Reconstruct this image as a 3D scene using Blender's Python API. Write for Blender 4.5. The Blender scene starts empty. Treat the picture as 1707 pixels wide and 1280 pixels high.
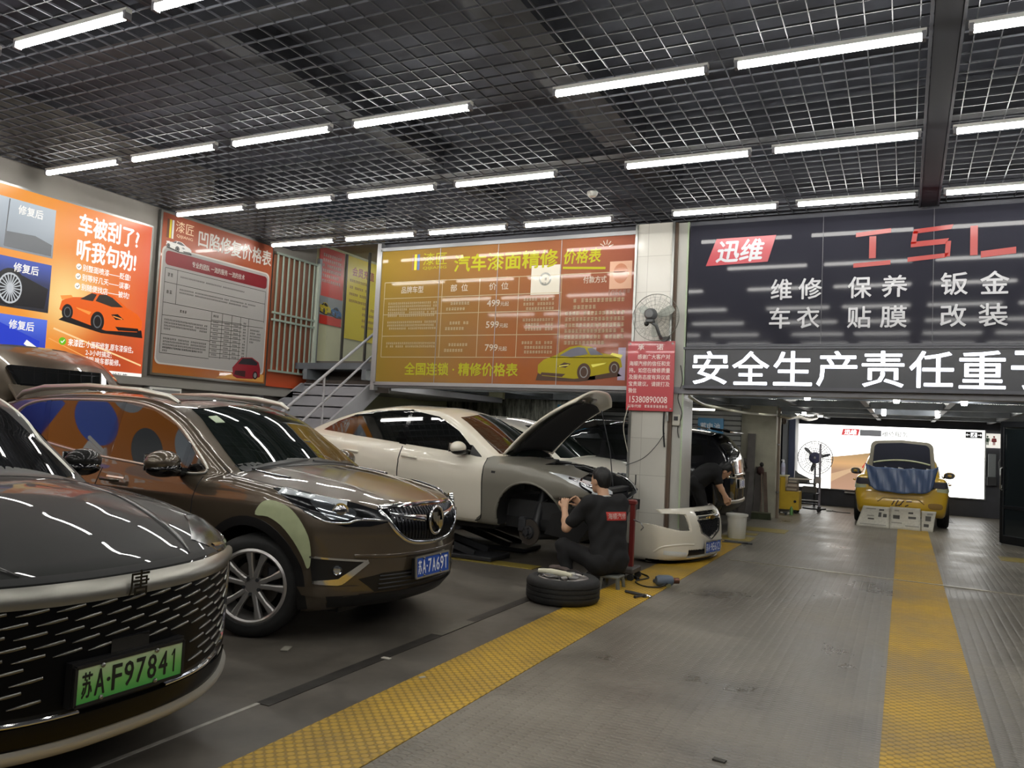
import bpy, bmesh, math, random
import numpy as np
from mathutils import Vector, Matrix, geometry
random.seed(7); RNG = np.random.default_rng(7)
SC = bpy.context.scene
COL = SC.collection
PI = math.pi
# ---------------------------------------------------------------- camera
cam_d = bpy.data.cameras.new('camera'); cam = bpy.data.objects.new('camera', cam_d); COL.objects.link(cam)
cam_d.sensor_fit = 'HORIZONTAL'; cam_d.sensor_width = 36.0
cam_d.lens = 1331.0 / 1707.0 * 36.0
cam_d.clip_start = 0.05; cam_d.clip_end = 200
_R = Matrix(((0.8970, -0.0170, 0.4417), (0.4396, -0.0727, -0.8953), (0.0473, 0.9972, -0.0577)))
_c2 = _R.col[2].normalized(); _c0 = (_R.col[0] - _c2 * _R.col[0].dot(_c2)).normalized(); _c1 = _c2.cross(_c0)
cam.matrix_world = Matrix.Translation((0, 0, 1.5)) @ Matrix((_c0, _c1, _c2)).transposed().to_4x4()
SC.camera = cam
# ---------------------------------------------------------------- world and exposure
w = bpy.data.worlds.new('world'); SC.world = w; w.use_nodes = True
w.node_tree.nodes['Background'].inputs[0].default_value = (0.75, 0.85, 1.0, 1)
w.node_tree.nodes['Background'].inputs[1].default_value = 0.02
vs = SC.view_settings
vs.view_transform = 'Standard'; vs.look = 'None'; vs.gamma = 1.0; vs.use_curve_mapping = False
vs.exposure = 0.03
LAMP_W = 44.0
SC.cycles.max_bounces = 8; SC.cycles.diffuse_bounces = 4; SC.cycles.glossy_bounces = 5
SC.cycles.transmission_bounces = 6; SC.cycles.transparent_max_bounces = 12
SC.cycles.sample_clamp_indirect = 4.0; SC.cycles.caustics_reflective = False; SC.cycles.caustics_refractive = False
# ---------------------------------------------------------------- materials
def lin(c):
    if isinstance(c, str):
        c = [int(c[i:i + 2], 16) / 255 for i in (0, 2, 4)]
    return tuple(x / 12.92 if x <= 0.04045 else ((x + 0.055) / 1.055) ** 2.4 for x in c)
MATS = {}
def mat(name, col, rough=0.5, metal=0.0, coat=0.0, emis=None, es=0.0, alpha=1.0, trans=0.0, ior=1.5, spec=0.5, noise=None, bump=None, coat_rough=0.02):
    """col: sRGB hex. noise=(scale, amount) varies the colour, bump=(scale, strength)."""
    if name in MATS: return MATS[name]
    m = bpy.data.materials.new(name); m.use_nodes = True; MATS[name] = m
    nt = m.node_tree; b = nt.nodes['Principled BSDF']; I = b.inputs
    c = lin(col) + (1,)
    I['Base Color'].default_value = c; I['Roughness'].default_value = rough; I['Metallic'].default_value = metal
    I['Coat Weight'].default_value = coat; I['Coat Roughness'].default_value = coat_rough
    I['IOR'].default_value = ior; I['Specular IOR Level'].default_value = spec
    I['Alpha'].default_value = alpha; I['Transmission Weight'].default_value = trans
    if emis: I['Emission Color'].default_value = lin(emis) + (1,); I['Emission Strength'].default_value = es
    tc = nt.nodes.new('ShaderNodeTexCoord') if (noise or bump) else None
    if noise:
        n = nt.nodes.new('ShaderNodeTexNoise'); n.inputs['Scale'].default_value = noise[0]; n.inputs['Detail'].default_value = 6
        r = nt.nodes.new('ShaderNodeMapRange'); r.inputs[1].default_value = 0.3; r.inputs[2].default_value = 0.7
        r.inputs[3].default_value = 1 - noise[1]; r.inputs[4].default_value = 1 + noise[1]
        mx = nt.nodes.new('ShaderNodeVectorMath'); mx.operation = 'SCALE'; mx.inputs[0].default_value = c[:3]
        nt.links.new(tc.outputs['Object'], n.inputs['Vector']); nt.links.new(n.outputs[0], r.inputs[0])
        nt.links.new(r.outputs[0], mx.inputs['Scale']); nt.links.new(mx.outputs[0], I['Base Color'])
    if bump:
        n = nt.nodes.new('ShaderNodeTexNoise'); n.inputs['Scale'].default_value = bump[0]; n.inputs['Detail'].default_value = 4
        bn = nt.nodes.new('ShaderNodeBump'); bn.inputs['Strength'].default_value = bump[1]; bn.inputs['Distance'].default_value = 0.01
        nt.links.new(tc.outputs['Object'], n.inputs['Vector']); nt.links.new(n.outputs[0], bn.inputs['Height']); nt.links.new(bn.outputs[0], I['Normal'])
    return m
def glow(name, col, s):
    return mat(name, '101010', rough=0.4, emis=col, es=s)
black = mat('black_plastic', '0d0d0e', 0.45)
gloss_black = mat('gloss_black', '060607', 0.06, coat=0.5)
rubber = mat('rubber', '1b1b1b', 0.72, noise=(40, .25))
chrome = mat('chrome', 'd8d8d8', 0.08, metal=1)
satin = mat('satin_silver', 'cfcdc4', 0.38, metal=1)
steel = mat('steel', '8f8f8c', 0.35, metal=1)
grey_steel = mat('painted_grey_steel', '85858a', 0.5, noise=(9, .08))
dark_steel = mat('dark_steel', '2a2b2e', 0.5)
white_pl = mat('white_plastic', 'dcdcd6', 0.35)
# ---------------------------------------------------------------- object helpers
def tag(o, label=None, cat=None, group=None, kind=None):
    if label: o['label'] = label
    if cat: o['category'] = cat
    if group: o['group'] = group
    if kind: o['kind'] = kind
    return o
def thing(name, label, cat, loc=(0, 0, 0), rotz=0.0, group=None):
    o = bpy.data.objects.new(name, None); COL.objects.link(o); o.empty_display_size = .1
    o.location = loc; o.rotation_euler = (0, 0, rotz)
    return tag(o, label, cat, group)
def copy_tree(o, parent=None):
    c = o.copy(); COL.objects.link(c)
    if parent: c.parent = parent
    for ch in [x for x in bpy.data.objects if x.parent == o]: copy_tree(ch, c)
    return c
class MB:
    """collects shapes, builds ONE mesh object"""
    def __init__(s): s.v = []; s.f = []; s.m = []; s.mats = []
    def mi(s, m):
        if m not in s.mats: s.mats.append(m)
        return s.mats.index(m)
    def add(s, vs, fs, m):
        k = len(s.v); s.v += [tuple(p) for p in vs]; i = s.mi(m)
        s.f += [tuple(k + a for a in f) for f in fs]; s.m += [i] * len(fs)
    def box(s, c, d, m, rot=None, bev=0.0):
        x, y, z = d[0] / 2, d[1] / 2, d[2] / 2
        if bev > 0 and bev < min(x, y, z):
            b = bev; vs = []; idx = {}
            for sx in (-1, 1):
                for sy in (-1, 1):
                    for sz in (-1, 1):
                        for a, p in enumerate(((sx * x, sy * (y - b), sz * (z - b)), (sx * (x - b), sy * y, sz * (z - b)), (sx * (x - b), sy * (y - b), sz * z))):
                            idx[sx, sy, sz, a] = len(vs); vs.append(p)
            fs = []
            for t in (-1, 1):
                for a in range(3):
                    o = [k for k in range(3) if k != a]
                    q = []
                    for u, v in ((-1, -1), (1, -1), (1, 1), (-1, 1)):
                        g = [0, 0, 0]; g[a] = t; g[o[0]] = u; g[o[1]] = v; q.append(idx[g[0], g[1], g[2], a])
                    fs.append(q if (t > 0) != (a == 1) else q[::-1])
            for a in range(3):
                o = [k for k in range(3) if k != a]
                for u in (-1, 1):
                    for v in (-1, 1):
                        g0 = [0, 0, 0]; g0[a] = -1; g0[o[0]] = u; g0[o[1]] = v; g1 = list(g0); g1[a] = 1
                        q = [idx[(*g0, o[0])], idx[(*g1, o[0])], idx[(*g1, o[1])], idx[(*g0, o[1])]]
                        fs.append(q if (u * v > 0) != (a == 1) else q[::-1])
            for sx in (-1, 1):
                for sy in (-1, 1):
                    for sz in (-1, 1):
                        q = [idx[sx, sy, sz, a] for a in range(3)]
                        fs.append(q if sx * sy * sz > 0 else q[::-1])
        else:
            vs = [(i * x, j * y, k * z) for i in (-1, 1) for j in (-1, 1) for k in (-1, 1)]
            fs = [(0, 1, 3, 2), (4, 6, 7, 5), (0, 4, 5, 1), (2, 3, 7, 6), (0, 2, 6, 4), (1, 5, 7, 3)]
        if rot is not None: vs = [rot @ Vector(p) for p in vs]
        s.add([(p[0] + c[0], p[1] + c[1], p[2] + c[2]) for p in vs], fs, m)
    def bar(s, a, b, wdt, hgt, m, up=(0, 0, 1)):
        a = Vector(a); b = Vector(b); d = b - a; L = d.length; d.normalize()
        u = Vector(up); u = (u - d * u.dot(d))
        if u.length < 1e-4: u = Vector((1, 0, 0)); u = u - d * u.dot(d)
        u.normalize(); r = Matrix((d, u.cross(d), u)).transposed()
        s.box((a + b) / 2, (L, wdt, hgt), m, r)
    def tube(s, pts, r, m, n=8, cap=True, closed=False):
        pts = [Vector(p) for p in pts]; N = len(pts); rr = r if isinstance(r, (list, tuple)) else [r] * N
        vs = []; fs = []; prev = None
        for i, p in enumerate(pts):
            if closed: d = pts[(i + 1) % N] - pts[i - 1]
            else: d = pts[min(i + 1, N - 1)] - pts[max(i - 1, 0)]
            if d.length < 1e-9: d = Vector((0, 0, 1))
            d.normalize()
            if prev is None:
                a = Vector((0, 0, 1)) if abs(d.z) < .9 else Vector((1, 0, 0))
                u = d.cross(a).normalized()
            else:
                u = prev - d * prev.dot(d)
                u = u.normalized() if u.length > 1e-6 else d.orthogonal().normalized()
            prev = u; v = d.cross(u)
            vs += [p + (u * math.cos(2 * PI * k / n) + v * math.sin(2 * PI * k / n)) * rr[i] for k in range(n)]
        for i in range(N if closed else N - 1):
            j = (i + 1) % N
            for k in range(n): fs.append((i * n + k, i * n + (k + 1) % n, j * n + (k + 1) % n, j * n + k))
        if cap and not closed: fs += [tuple(range(n))[::-1], tuple((N - 1) * n + k for k in range(n))]
        s.add(vs, fs, m)
    def lathe(s, prof, m, c=(0, 0, 0), n=32, axis='z', rot=None, closed=False, cap=True):
        """prof [(r, h)] revolved about axis"""
        vs = []; fs = []; N = len(prof)
        for r, h in prof:
            for k in range(n):
                a = 2 * PI * k / n; p = (r * math.cos(a), r * math.sin(a), h)
                if axis == 'y': p = (p[0], p[2], p[1])
                if axis == 'x': p = (p[2], p[0], p[1])
                vs.append(p)
        for i in range(N if closed else N - 1):
            j = (i + 1) % N
            for k in range(n): fs.append((i * n + k, i * n + (k + 1) % n, j * n + (k + 1) % n, j * n + k))
        if not closed and cap:
            if prof[0][0] > 1e-5: fs.append(tuple(range(n))[::-1])
            if prof[-1][0] > 1e-5: fs.append(tuple((N - 1) * n + k for k in range(n)))
        if rot is not None: vs = [rot @ Vector(p) for p in vs]
        s.add([(p[0] + c[0], p[1] + c[1], p[2] + c[2]) for p in vs], fs, m)
    def ball(s, c, r, m, n=16, q=10):
        r = r if isinstance(r, (list, tuple)) else (r, r, r)
        vs = []; fs = []
        for i in range(q + 1):
            t = PI * i / q
            for k in range(n):
                a = 2 * PI * k / n
                vs.append((c[0] + r[0] * math.sin(t) * math.cos(a), c[1] + r[1] * math.sin(t) * math.sin(a), c[2] - r[2] * math.cos(t)))
        for i in range(q):
            for k in range(n): fs.append((i * n + k, i * n + (k + 1) % n, (i + 1) * n + (k + 1) % n, (i + 1) * n + k))
        s.add(vs, fs, m)
    def prism(s, poly, h, m, O, X, Y):
        """2-D polygon in plane (O, X, Y) extruded by h along X x Y"""
        O = Vector(O); X = Vector(X); Y = Vector(Y); Zv = X.cross(Y).normalized()
        n = len(poly); A = [O + X * p[0] + Y * p[1] for p in poly]; B = [p + Zv * h for p in A]
        ar = sum(poly[i][0] * poly[(i + 1) % n][1] - poly[(i + 1) % n][0] * poly[i][1] for i in range(n))
        up = tuple(range(n, 2 * n)); dn = tuple(range(n))
        sd = [(i, (i + 1) % n, n + (i + 1) % n, n + i) for i in range(n)]
        if ar * h < 0: up = up[::-1]; sd = [q[::-1] for q in sd]
        else: dn = dn[::-1]
        s.add(A + B, [up, dn] + sd, m)
    def build(s, name, parent=None, smooth=None, loc=None):
        me = bpy.data.meshes.new(name); me.from_pydata(s.v, [], s.f)
        for m in s.mats: me.materials.append(m)
        me.polygons.foreach_set('material_index', s.m)
        bm = bmesh.new(); bm.from_mesh(me)
        bmesh.ops.remove_doubles(bm, verts=bm.verts, dist=1e-6)
        bmesh.ops.recalc_face_normals(bm, faces=bm.faces); bm.to_mesh(me); bm.free()
        if smooth:
            me.polygons.foreach_set('use_smooth', [True] * len(me.polygons))
            me.set_sharp_from_angle(angle=math.radians(smooth))
        me.update()
        o = bpy.data.objects.new(name, me); COL.objects.link(o)
        if parent: o.parent = parent
        if loc: o.location = loc
        return o
# ---------------------------------------------------------------- flat printed sheets and lettering
_fc = {}
def glyph(st, bold):
    k = (st, bold)
    if k in _fc: return _fc[k]
    cu = bpy.data.curves.new('t', 'FONT'); cu.body = st; cu.resolution_u = 2; cu.offset = bold; cu.size = 1
    ob = bpy.data.objects.new('t', cu); COL.objects.link(ob)
    dg = bpy.context.evaluated_depsgraph_get(); me = ob.evaluated_get(dg).to_mesh()
    v = np.array([x.co[:2] for x in me.vertices]) if len(me.vertices) else np.zeros((0, 2))
    f = [tuple(p.vertices) for p in me.polygons]
    ob.evaluated_get(dg).to_mesh_clear(); bpy.data.objects.remove(ob); bpy.data.curves.remove(cu)
    if len(v):
        lo, hi = v.min(0), v.max(0); v = (v - lo) / np.maximum(hi - lo, 1e-6)
    _fc[k] = (v, f); return _fc[k]
class Sheet:
    """flat layers in the plane O + u*X + v*Y, each layer 0.6 mm proud of the last"""
    def __init__(s, O, X, Y):
        s.O = Vector(O); s.X = Vector(X); s.Y = Vector(Y); s.N = s.X.cross(s.Y).normalized(); s.art = MB(); s.let = MB(); s.own = []
    def P(s, u, v, l): return s.O + s.X * u + s.Y * v + s.N * (0.0008 * l)
    def poly(s, m, pts, l=1, tgt=None):
        (tgt or s.art).add([s.P(u, v, l) for u, v in pts], [tuple(range(len(pts)))], m)
    def rect(s, m, u0, v0, u1, v1, l=1): s.poly(m, [(u0, v0), (u1, v0), (u1, v1), (u0, v1)], l)
    def oval(s, m, u, v, a, b, l=1, n=24): s.poly(m, [(u + a * math.cos(2 * PI * k / n), v + b * math.sin(2 * PI * k / n)) for k in range(n)], l)
    def line(s, m, pts, wd, l=2):
        for (a, b), (c, d) in zip(pts, pts[1:]):
            L = math.hypot(c - a, d - b) or 1; nx, ny = -(d - b) / L * wd / 2, (c - a) / L * wd / 2
            s.poly(m, [(a + nx, b + ny), (a - nx, b - ny), (c - nx, d - ny), (c + nx, d + ny)], l)
    def text(s, m, st, u0, v0, u1, v1, bold=0.0, l=4, skew=0.0, own=False):
        v, f = glyph(st, 0.0); h = v1 - v0; o = bold * h * .8
        T_ = MB() if own else s.let
        if own: s.own.append((T_, own if isinstance(own, str) else 'character'))
        for i, (dx, dy) in enumerate(((0, 0),) if not bold else ((-o, 0), (o, 0), (0, -o), (0, o))):
            T_.add([s.P(u0 + (u1 - u0) * a[0] + skew * a[1] * h + dx, v0 + h * a[1] + dy, l + .1 * i) for a in v], f, m)
    def scrib(s, m, u0, v1, u1, n, h, lead=1.6, l=4, last=1.0):
        """rows of tiny unreadable print"""
        for r in range(n):
            u = u0; y = v1 - r * h * lead; ue = u0 + (u1 - u0) * (last if r == n - 1 else 1)
            while u + h <= ue + 1e-6:
                if random.random() < .93:
                    for k in range(3):
                        a = y - h * (0.1 + .33 * k + random.random() * .1)
                        s.poly(m, [(u + .06 * h, a - .1 * h), (u + h * (.6 + .28 * random.random()), a - .1 * h), (u + h * .84, a + .06 * h), (u + .06 * h, a + .06 * h)], l, s.let)
                    b = u + h * (.2 + .4 * random.random())
                    s.poly(m, [(b, y - .95 * h), (b + .13 * h, y - .95 * h), (b + .13 * h, y), (b, y)], l, s.let)
                u += h
    def build(s, parent, art='printed_artwork', let='lettering'):
        r = []
        if s.art.v: r.append(s.art.build(art, parent))
        if s.let.v: r.append(s.let.build(let, parent))
        for q, nm in s.own: r.append(q.build(nm, parent))
        return r
# ================================================================ SETTING
def nodes_of(m): return m.node_tree, m.node_tree.nodes['Principled BSDF']
def floor_mat(name, base, kind, wear=None, rough=(.32, .55)):
    """rubber/concrete floor: colour noise, studs in the bump, uneven gloss"""
    m = bpy.data.materials.new(name); m.use_nodes = True; nt, b = nodes_of(m); N = nt.nodes.new; K = nt.links.new
    tc = N('ShaderNodeTexCoord')
    n1 = N('ShaderNodeTexNoise'); n1.inputs['Scale'].default_value = .9; n1.inputs['Detail'].default_value = 8; n1.inputs['Roughness'].default_value = .62
    n2 = N('ShaderNodeTexNoise'); n2.inputs['Scale'].default_value = 14; n2.inputs['Detail'].default_value = 5
    K(tc.outputs['Object'], n1.inputs['Vector']); K(tc.outputs['Object'], n2.inputs['Vector'])
    cr = N('ShaderNodeValToRGB'); c = lin(base); d = lin(wear or base)
    cr.color_ramp.elements[0].position = .33; cr.color_ramp.elements[0].color = (*[x * .72 for x in d], 1)
    cr.color_ramp.elements[1].position = .66; cr.color_ramp.elements[1].color = (*[x * 1.08 for x in c], 1)
    K(n1.outputs[0], cr.inputs[0])
    mx = N('ShaderNodeMix'); mx.data_type = 'RGBA'; mx.blend_type = 'MULTIPLY'; mx.inputs[0].default_value = .35
    K(cr.outputs[0], mx.inputs[6]); K(n2.outputs[0], mx.inputs[7])
    K(mx.outputs[2], b.inputs['Base Color'])
    rr = N('ShaderNodeMapRange'); rr.inputs[1].default_value = .35; rr.inputs[2].default_value = .65
    rr.inputs[3].default_value = rough[0]; rr.inputs[4].default_value = rough[1]; K(n1.outputs[0], rr.inputs[0]); K(rr.outputs[0], b.inputs['Roughness'])
    bp = N('ShaderNodeBump'); bp.inputs['Strength'].default_value = .55; bp.inputs['Distance'].default_value = .004
    if kind == 'coin' or kind == 'stud':
        s = 22 if kind == 'coin' else 26
        vo = N('ShaderNodeTexVoronoi'); vo.inputs['Scale'].default_value = s; vo.inputs['Randomness'].default_value = 0.0
        mp = N('ShaderNodeMapping'); mp.inputs['Rotation'].default_value = (0, 0, .785 if kind == 'coin' else 0)
        mp.inputs['Scale'].default_value = (1, 1, 0) if kind == 'coin' else (.55, 1, 0)
        K(tc.outputs['Object'], mp.inputs[0]); K(mp.outputs[0], vo.inputs['Vector'])
        r2 = N('ShaderNodeMapRange'); r2.inputs[1].default_value = .36; r2.inputs[2].default_value = .5; r2.inputs[3].default_value = 1; r2.inputs[4].default_value = 0
        K(vo.outputs['Distance'], r2.inputs[0]); K(r2.outputs[0], bp.inputs['Height'])
        if kind == 'coin':
            m2 = N('ShaderNodeMix'); m2.data_type = 'RGBA'; m2.blend_type = 'MULTIPLY'; K(mx.outputs[2], m2.inputs[6])
            r3 = N('ShaderNodeMapRange'); r3.inputs[3].default_value = .55; r3.inputs[4].default_value = 1
            K(r2.outputs[0], r3.inputs[0]); m2.inputs[0].default_value = 1
            cb = N('ShaderNodeCombineXYZ'); [K(r3.outputs[0], cb.inputs[i]) for i in range(3)]
            K(cb.outputs[0], m2.inputs[7]); K(m2.outputs[2], b.inputs['Base Color'])
    else:
        K(n2.outputs[0], bp.inputs['Height']); bp.inputs['Strength'].default_value = .12
    K(bp.outputs[0], b.inputs['Normal'])
    return m
def slab(name, x0, y0, x1, y1, z0, z1, m, parent=None, kind='structure'):
    b = MB(); b.box(((x0 + x1) / 2, (y0 + y1) / 2, (z0 + z1) / 2), (x1 - x0, y1 - y0, z1 - z0), m); o = b.build(name, parent)
    if kind: o['kind'] = kind
    return o
M_rubber = floor_mat('rubber_floor', '8a8478', 'stud', '767065', rough=(.26, .48))
M_conc = floor_mat('concrete_floor', '6e685f', 'plain', '57524b', rough=(.34, .6))
M_yel = floor_mat('yellow_coin_rubber', 'dcb031', 'coin', 'bd9830', rough=(.4, .6))
slab('floor', -9.2, -6, 5.2, 22, -.2, 0, M_conc)
def strip(name, x0, y0, x1, y1, m, z=.003): return slab(name, x0, y0, x1, y1, .0002, z, m)
strip('floor_rubber_mat', -2.6, -5, 5, 21.4, M_rubber, .002)
strip('floor_yellow_strip_left', -2.6, -4, -2.1, 12.3, M_yel, .006)
strip('floor_yellow_strip_right', -.08, -4, .42, 17.5, M_yel, .006)
M_drain = mat('drain_grime', '2b2824', .5, noise=(12, .5)); M_line = mat('pale_line', 'a5a198', .5, noise=(20, .2))
strip('floor_drain_channel', -3.045, 3.3, -2.955, 7.3, M_drain, .004)
strip('floor_drain_cover', -3.045, 5.05, -2.955, 5.55, mat('drain_cover', '605c54', .5, noise=(15, .2)), .006)
strip('floor_pale_line', -3.04, 1.6, -3.015, 3.3, M_line, .004)
b = MB(); b.bar((-1.95, 10.37, .006), (1.6, 10.13, .006), .035, .008, mat('worn_aluminium', 'b5b0a2', .3, metal=1, noise=(3, .4))); b.build('floor_joint_strip')['kind'] = 'structure'
M_patch = floor_mat('yellow_worn', 'a8943f', 'plain', '8d7f48')
for k, (x0, y0, x1, y1) in enumerate([(-2.55, 12.45, -2.05, 13.0), (-2.5, 14.0, -1.75, 14.6), (-2.55, 13.3, -2.1, 13.6), (-5.3, 8.0, -3.6, 8.25), (1.25, 13.2, 2.0, 13.7), (1.5, 11.9, 2.2, 12.3)]):
    strip('floor_yellow_patch', x0, y0, x1, y1, M_patch, .005 + .0004 * k)
strip('floor_grate', .75, 19.2, .95, 21.2, dark_steel, .006)
# ceiling
M_ceil = mat('ceiling_black', '4a4d57', .8, noise=(3, .25))
M_grid = mat('grid_charcoal', '4a4c52', .45)
slab('ceiling', -9.2, -6, 5.2, 9.75, 4.95, 5.1, M_ceil)
g = MB(); dx = .158
x = -8.8
while x < 5.1: g.box((x, 1.95, 4.2), (.007, 15.5, .014), M_grid); x += dx
y = -5.8
while y < 9.7: g.box((-1.85, y, 4.2), (13.9, .007, .014), M_grid); y += dx
g.build('ceiling_grid')['kind'] = 'structure'
b = MB(); b.box((.2, 1.9, 4.185), (.15, 15.6, .05), mat('ceiling_batten', '26272c', .5)); b.box((.11, 1.9, 4.18), (.02, 15.6, .05), M_grid); b.box((.29, 1.9, 4.18), (.02, 15.6, .05), M_grid); b.build('ceiling_batten')['kind'] = 'structure'
d = MB()
for xx, wd, zz in ((-2.75, .42, 4.75), (-5.2, .3, 4.8), (2.6, .35, 4.75)): d.box((xx, 1.9, zz), (wd, 15.6, .3), mat('duct_dark', '303238', .6, noise=(5, .3)))
for yy in (.6, 4.4, 8.2): d.box((-2, yy, 4.7), (14, .22, .3), MATS['duct_dark'])
d.build('ceiling_beam')['kind'] = 'structure'
# walls
M_wall = mat('wall_grey_plaster', '8b8680', .75, noise=(2.5, .08)); M_cream = mat('wall_cream', 'd6d6b0', .7, noise=(2, .05))
M_dark = mat('wall_dark', '45464d', .6, noise=(3, .15))
slab('wall_left', -9.2, -6, -8.85, 10.35, 0, 4.95, M_wall)
slab('wall_recess', -9.2, 10.35, -8.9, 16.5, 0, 4.95, M_cream)
slab('wall_right', 5.0, -6, 5.2, 22, 0, 4.95, M_dark)
slab('wall_back', -9.2, -6.2, 5.2, -6, 0, 4.95, M_dark)
slab('wall_far', -9.2, 21.52, 5.2, 21.7, 0, 4.95, M_dark)
slab('wall_front_header', -7.1, 9.82, 5.0, 9.98, 2.13, 4.95, M_dark)
slab('wall_landing_end', -8.9, 14.0, -7.1, 14.1, 2.1, 4.95, M_cream)
slab('ceiling_recess', -8.9, 9.76, -7.1, 14, 4.5, 4.6, M_wall)
# mezzanine underside, joists
M_soff = mat('soffit_dark', '5a5e63', .55, noise=(2, .2)); M_joist = mat('joist_grey', '6d7276', .5, noise=(4, .2))
slab('ceiling_soffit', -9.0, 9.95, 5.0, 21.5, 2.32, 2.42, M_soff)
b = MB()
for xx in np.arange(-8.6, 5, 1.15): b.box((xx, 15.7, 2.24), (.08, 11.5, .16), M_joist)
for yy in (12.2, 14.6, 17.0, 19.4): b.box((-2, yy, 2.2), (14, .1, .12), M_joist)
b.build('ceiling_joist')['kind'] = 'structure'
b = MB(); b.box((-1.05, 9.9, 2.09), (12.1, .3, .08), grey_steel); b.box((-1.05, 9.9, 2.22), (12.1, .12, .2), dark_steel); b.build('trim_mezzanine_edge')['kind'] = 'structure'
# streaky back wall and shutter under the mezzanine
def streak_mat():
    m = bpy.data.materials.new('streaky_sheeting'); m.use_nodes = True; nt, b = nodes_of(m); N = nt.nodes.new; K = nt.links.new
    tc = N('ShaderNodeTexCoord'); mp = N('ShaderNodeMapping'); mp.inputs['Scale'].default_value = (5, 5, .9)
    n = N('ShaderNodeTexNoise'); n.inputs['Scale'].default_value = 2; n.inputs['Detail'].default_value = 8; n.inputs['Roughness'].default_value = .7
    cr = N('ShaderNodeValToRGB'); e = cr.color_ramp.elements; e[0].position = .4; e[0].color = (*lin('2e2f2c'), 1); e[1].position = .6; e[1].color = (*lin('a7a89b'), 1)
    K(tc.outputs['Object'], mp.inputs[0]); K(mp.outputs[0], n.inputs['Vector']); K(n.outputs[0], cr.inputs[0]); K(cr.outputs[0], b.inputs['Base Color']); b.inputs['Roughness'].default_value = .5
    return m
slab('wall_sheeting', -8.9, 14.9, -6.0, 15.0, 0, 2.3, streak_mat())
M_shut = mat('shutter_grey', '8d8f8c', .5, noise=(3, .1))
b = MB()
for k in range(23): b.box((-4.5, 16.5, .05 + k * .1), (3.1, .03, .085), M_shut, bev=.012)
b.box((-4.5, 16.53, 1.15), (3.1, .02, 2.3), dark_steel)
b.build('door_1')['kind'] = 'structure'
slab('wall_shutter_side', -9, 16.45, -6.05, 16.6, 0, 2.3, M_wall)
# column under the mezzanine
M_con = mat('raw_concrete', 'a3a08f', .8, noise=(2.2, .22), bump=(30, .3))
slab('wall_column', -2.98, 16.7, -2.3, 17.4, 0, 2.32, M_con)
slab('wall_far_stub', -2.55, 19.6, -2.4, 21.5, 0, 2.32, mat('stub_pale', '8e9092', .7))
b = MB(); b.box((-2.33, 19.55, 1.15), (.14, .12, 2.3), mat('blue_grey_frame', '39435e', .5)); b.build('trim_frame')['kind'] = 'structure'
# tiled pillar
def tile_mat():
    m = bpy.data.materials.new('pillar_tile'); m.use_nodes = True; nt, b = nodes_of(m); N = nt.nodes.new; K = nt.links.new
    tc = N('ShaderNodeTexCoord'); br = N('ShaderNodeTexBrick'); mp = N('ShaderNodeMapping'); mp.inputs['Rotation'].default_value = (PI / 2, 0, 0); mp.inputs['Location'].default_value = (.25, .1, 0)
    br.offset = 0; br.inputs['Scale'].default_value = 1; br.inputs['Mortar Size'].default_value = .003; br.inputs['Brick Width'].default_value = .9; br.inputs['Row Height'].default_value = .46
    br.inputs['Color1'].default_value = (*lin('cfccc3'), 1); br.inputs['Color2'].default_value = (*lin('c6c3ba'), 1); br.inputs['Mortar'].default_value = (*lin('aaa69d'), 1)
    K(tc.outputs['Object'], mp.inputs[0]); K(mp.outputs[0], br.inputs['Vector']); K(br.outputs[0], b.inputs['Base Color']); b.inputs['Roughness'].default_value = .22
    return m
slab('wall_pillar', -3.1, 9.7, -2.63, 10.25, 0, 4.2, tile_mat())
slab('wall_pillar_side', -2.59, 9.78, -2.45, 10.25, 0, 4.2, mat('pillar_side_panel', 'b4b3ac', .35, noise=(2, .06)))
slab('trim_pillar_groove', -2.635, 9.74, -2.585, 10.2, 0, 4.2, mat('brown_strip', '5b4a3d', .5))
b = MB(); b.box((-3.105, 9.695, 2.1), (.03, .03, 4.2), steel); b.box((-2.625, 9.695, 2.95), (.03, .03, 2.5), steel); b.box((-2.46, 9.77, 2.3), (.02, .02, 3.8), mat('pale_green_tube', 'a9b79a', .3)); b.build('trim_pillar_edge')['kind'] = 'structure'
slab('trim_pillar_base', -3.16, 9.66, -2.62, 10.3, 0, .17, mat('grey_base', '6b6964', .7, noise=(5, .2)))
# ---------------------------------------------------------------- stairs, landing and its glazed screen
st = thing('staircase', 'grey steel stairs with pipe handrail rising to the mezzanine', 'stairs', (-8.13, 9.23, 0))
st_m = mat('stair_grey', '96969a', .55, noise=(3, .06))
def W(o, p):
    if o.name.startswith('staircase'): return (p[0] + 7.85, p[1] - 8.9, p[2])
    return (p[0] - o.location.x, p[1] - o.location.y, p[2] - o.location.z)
b = MB(); n = 12
for k in range(n):
    z = .175 * (k + 1); yy = 6.95 + .255 * k
    b.box(W(st, (-7.8, yy + .135, z - .02)), (1.3, .29, .04), st_m); b.box(W(st, (-7.8, yy, z - .0975)), (1.3, .02, .155), st_m)
b.build('treads', st)
for xx in (-8.47, -7.13):
    b = MB(); b.prism([(6.75, 0), (7.1, 0), (10.0, 2.0), (10.0, 2.1), (9.7, 2.1), (6.75, .2)], .04, st_m, W(st, (xx, 0, 0)), (0, 1, 0), (0, 0, 1)); b.build('stringer', st)
rail_m = mat('rail_grey', 'a2a2a6', .4)
b = MB(); b.tube([W(st, p) for p in ((-7.1, 6.9, .98), (-7.1, 7.78, 1.58), (-7.1, 9.72, 2.88))], .022, rail_m, 10); b.build('handrail', st, 40)
b = MB(); b.tube([W(st, p) for p in ((-7.1, 6.9, .6), (-7.1, 8.2, 1.47), (-7.1, 9.7, 2.53))], .018, rail_m, 10); b.build('mid_rail', st, 40)
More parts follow.
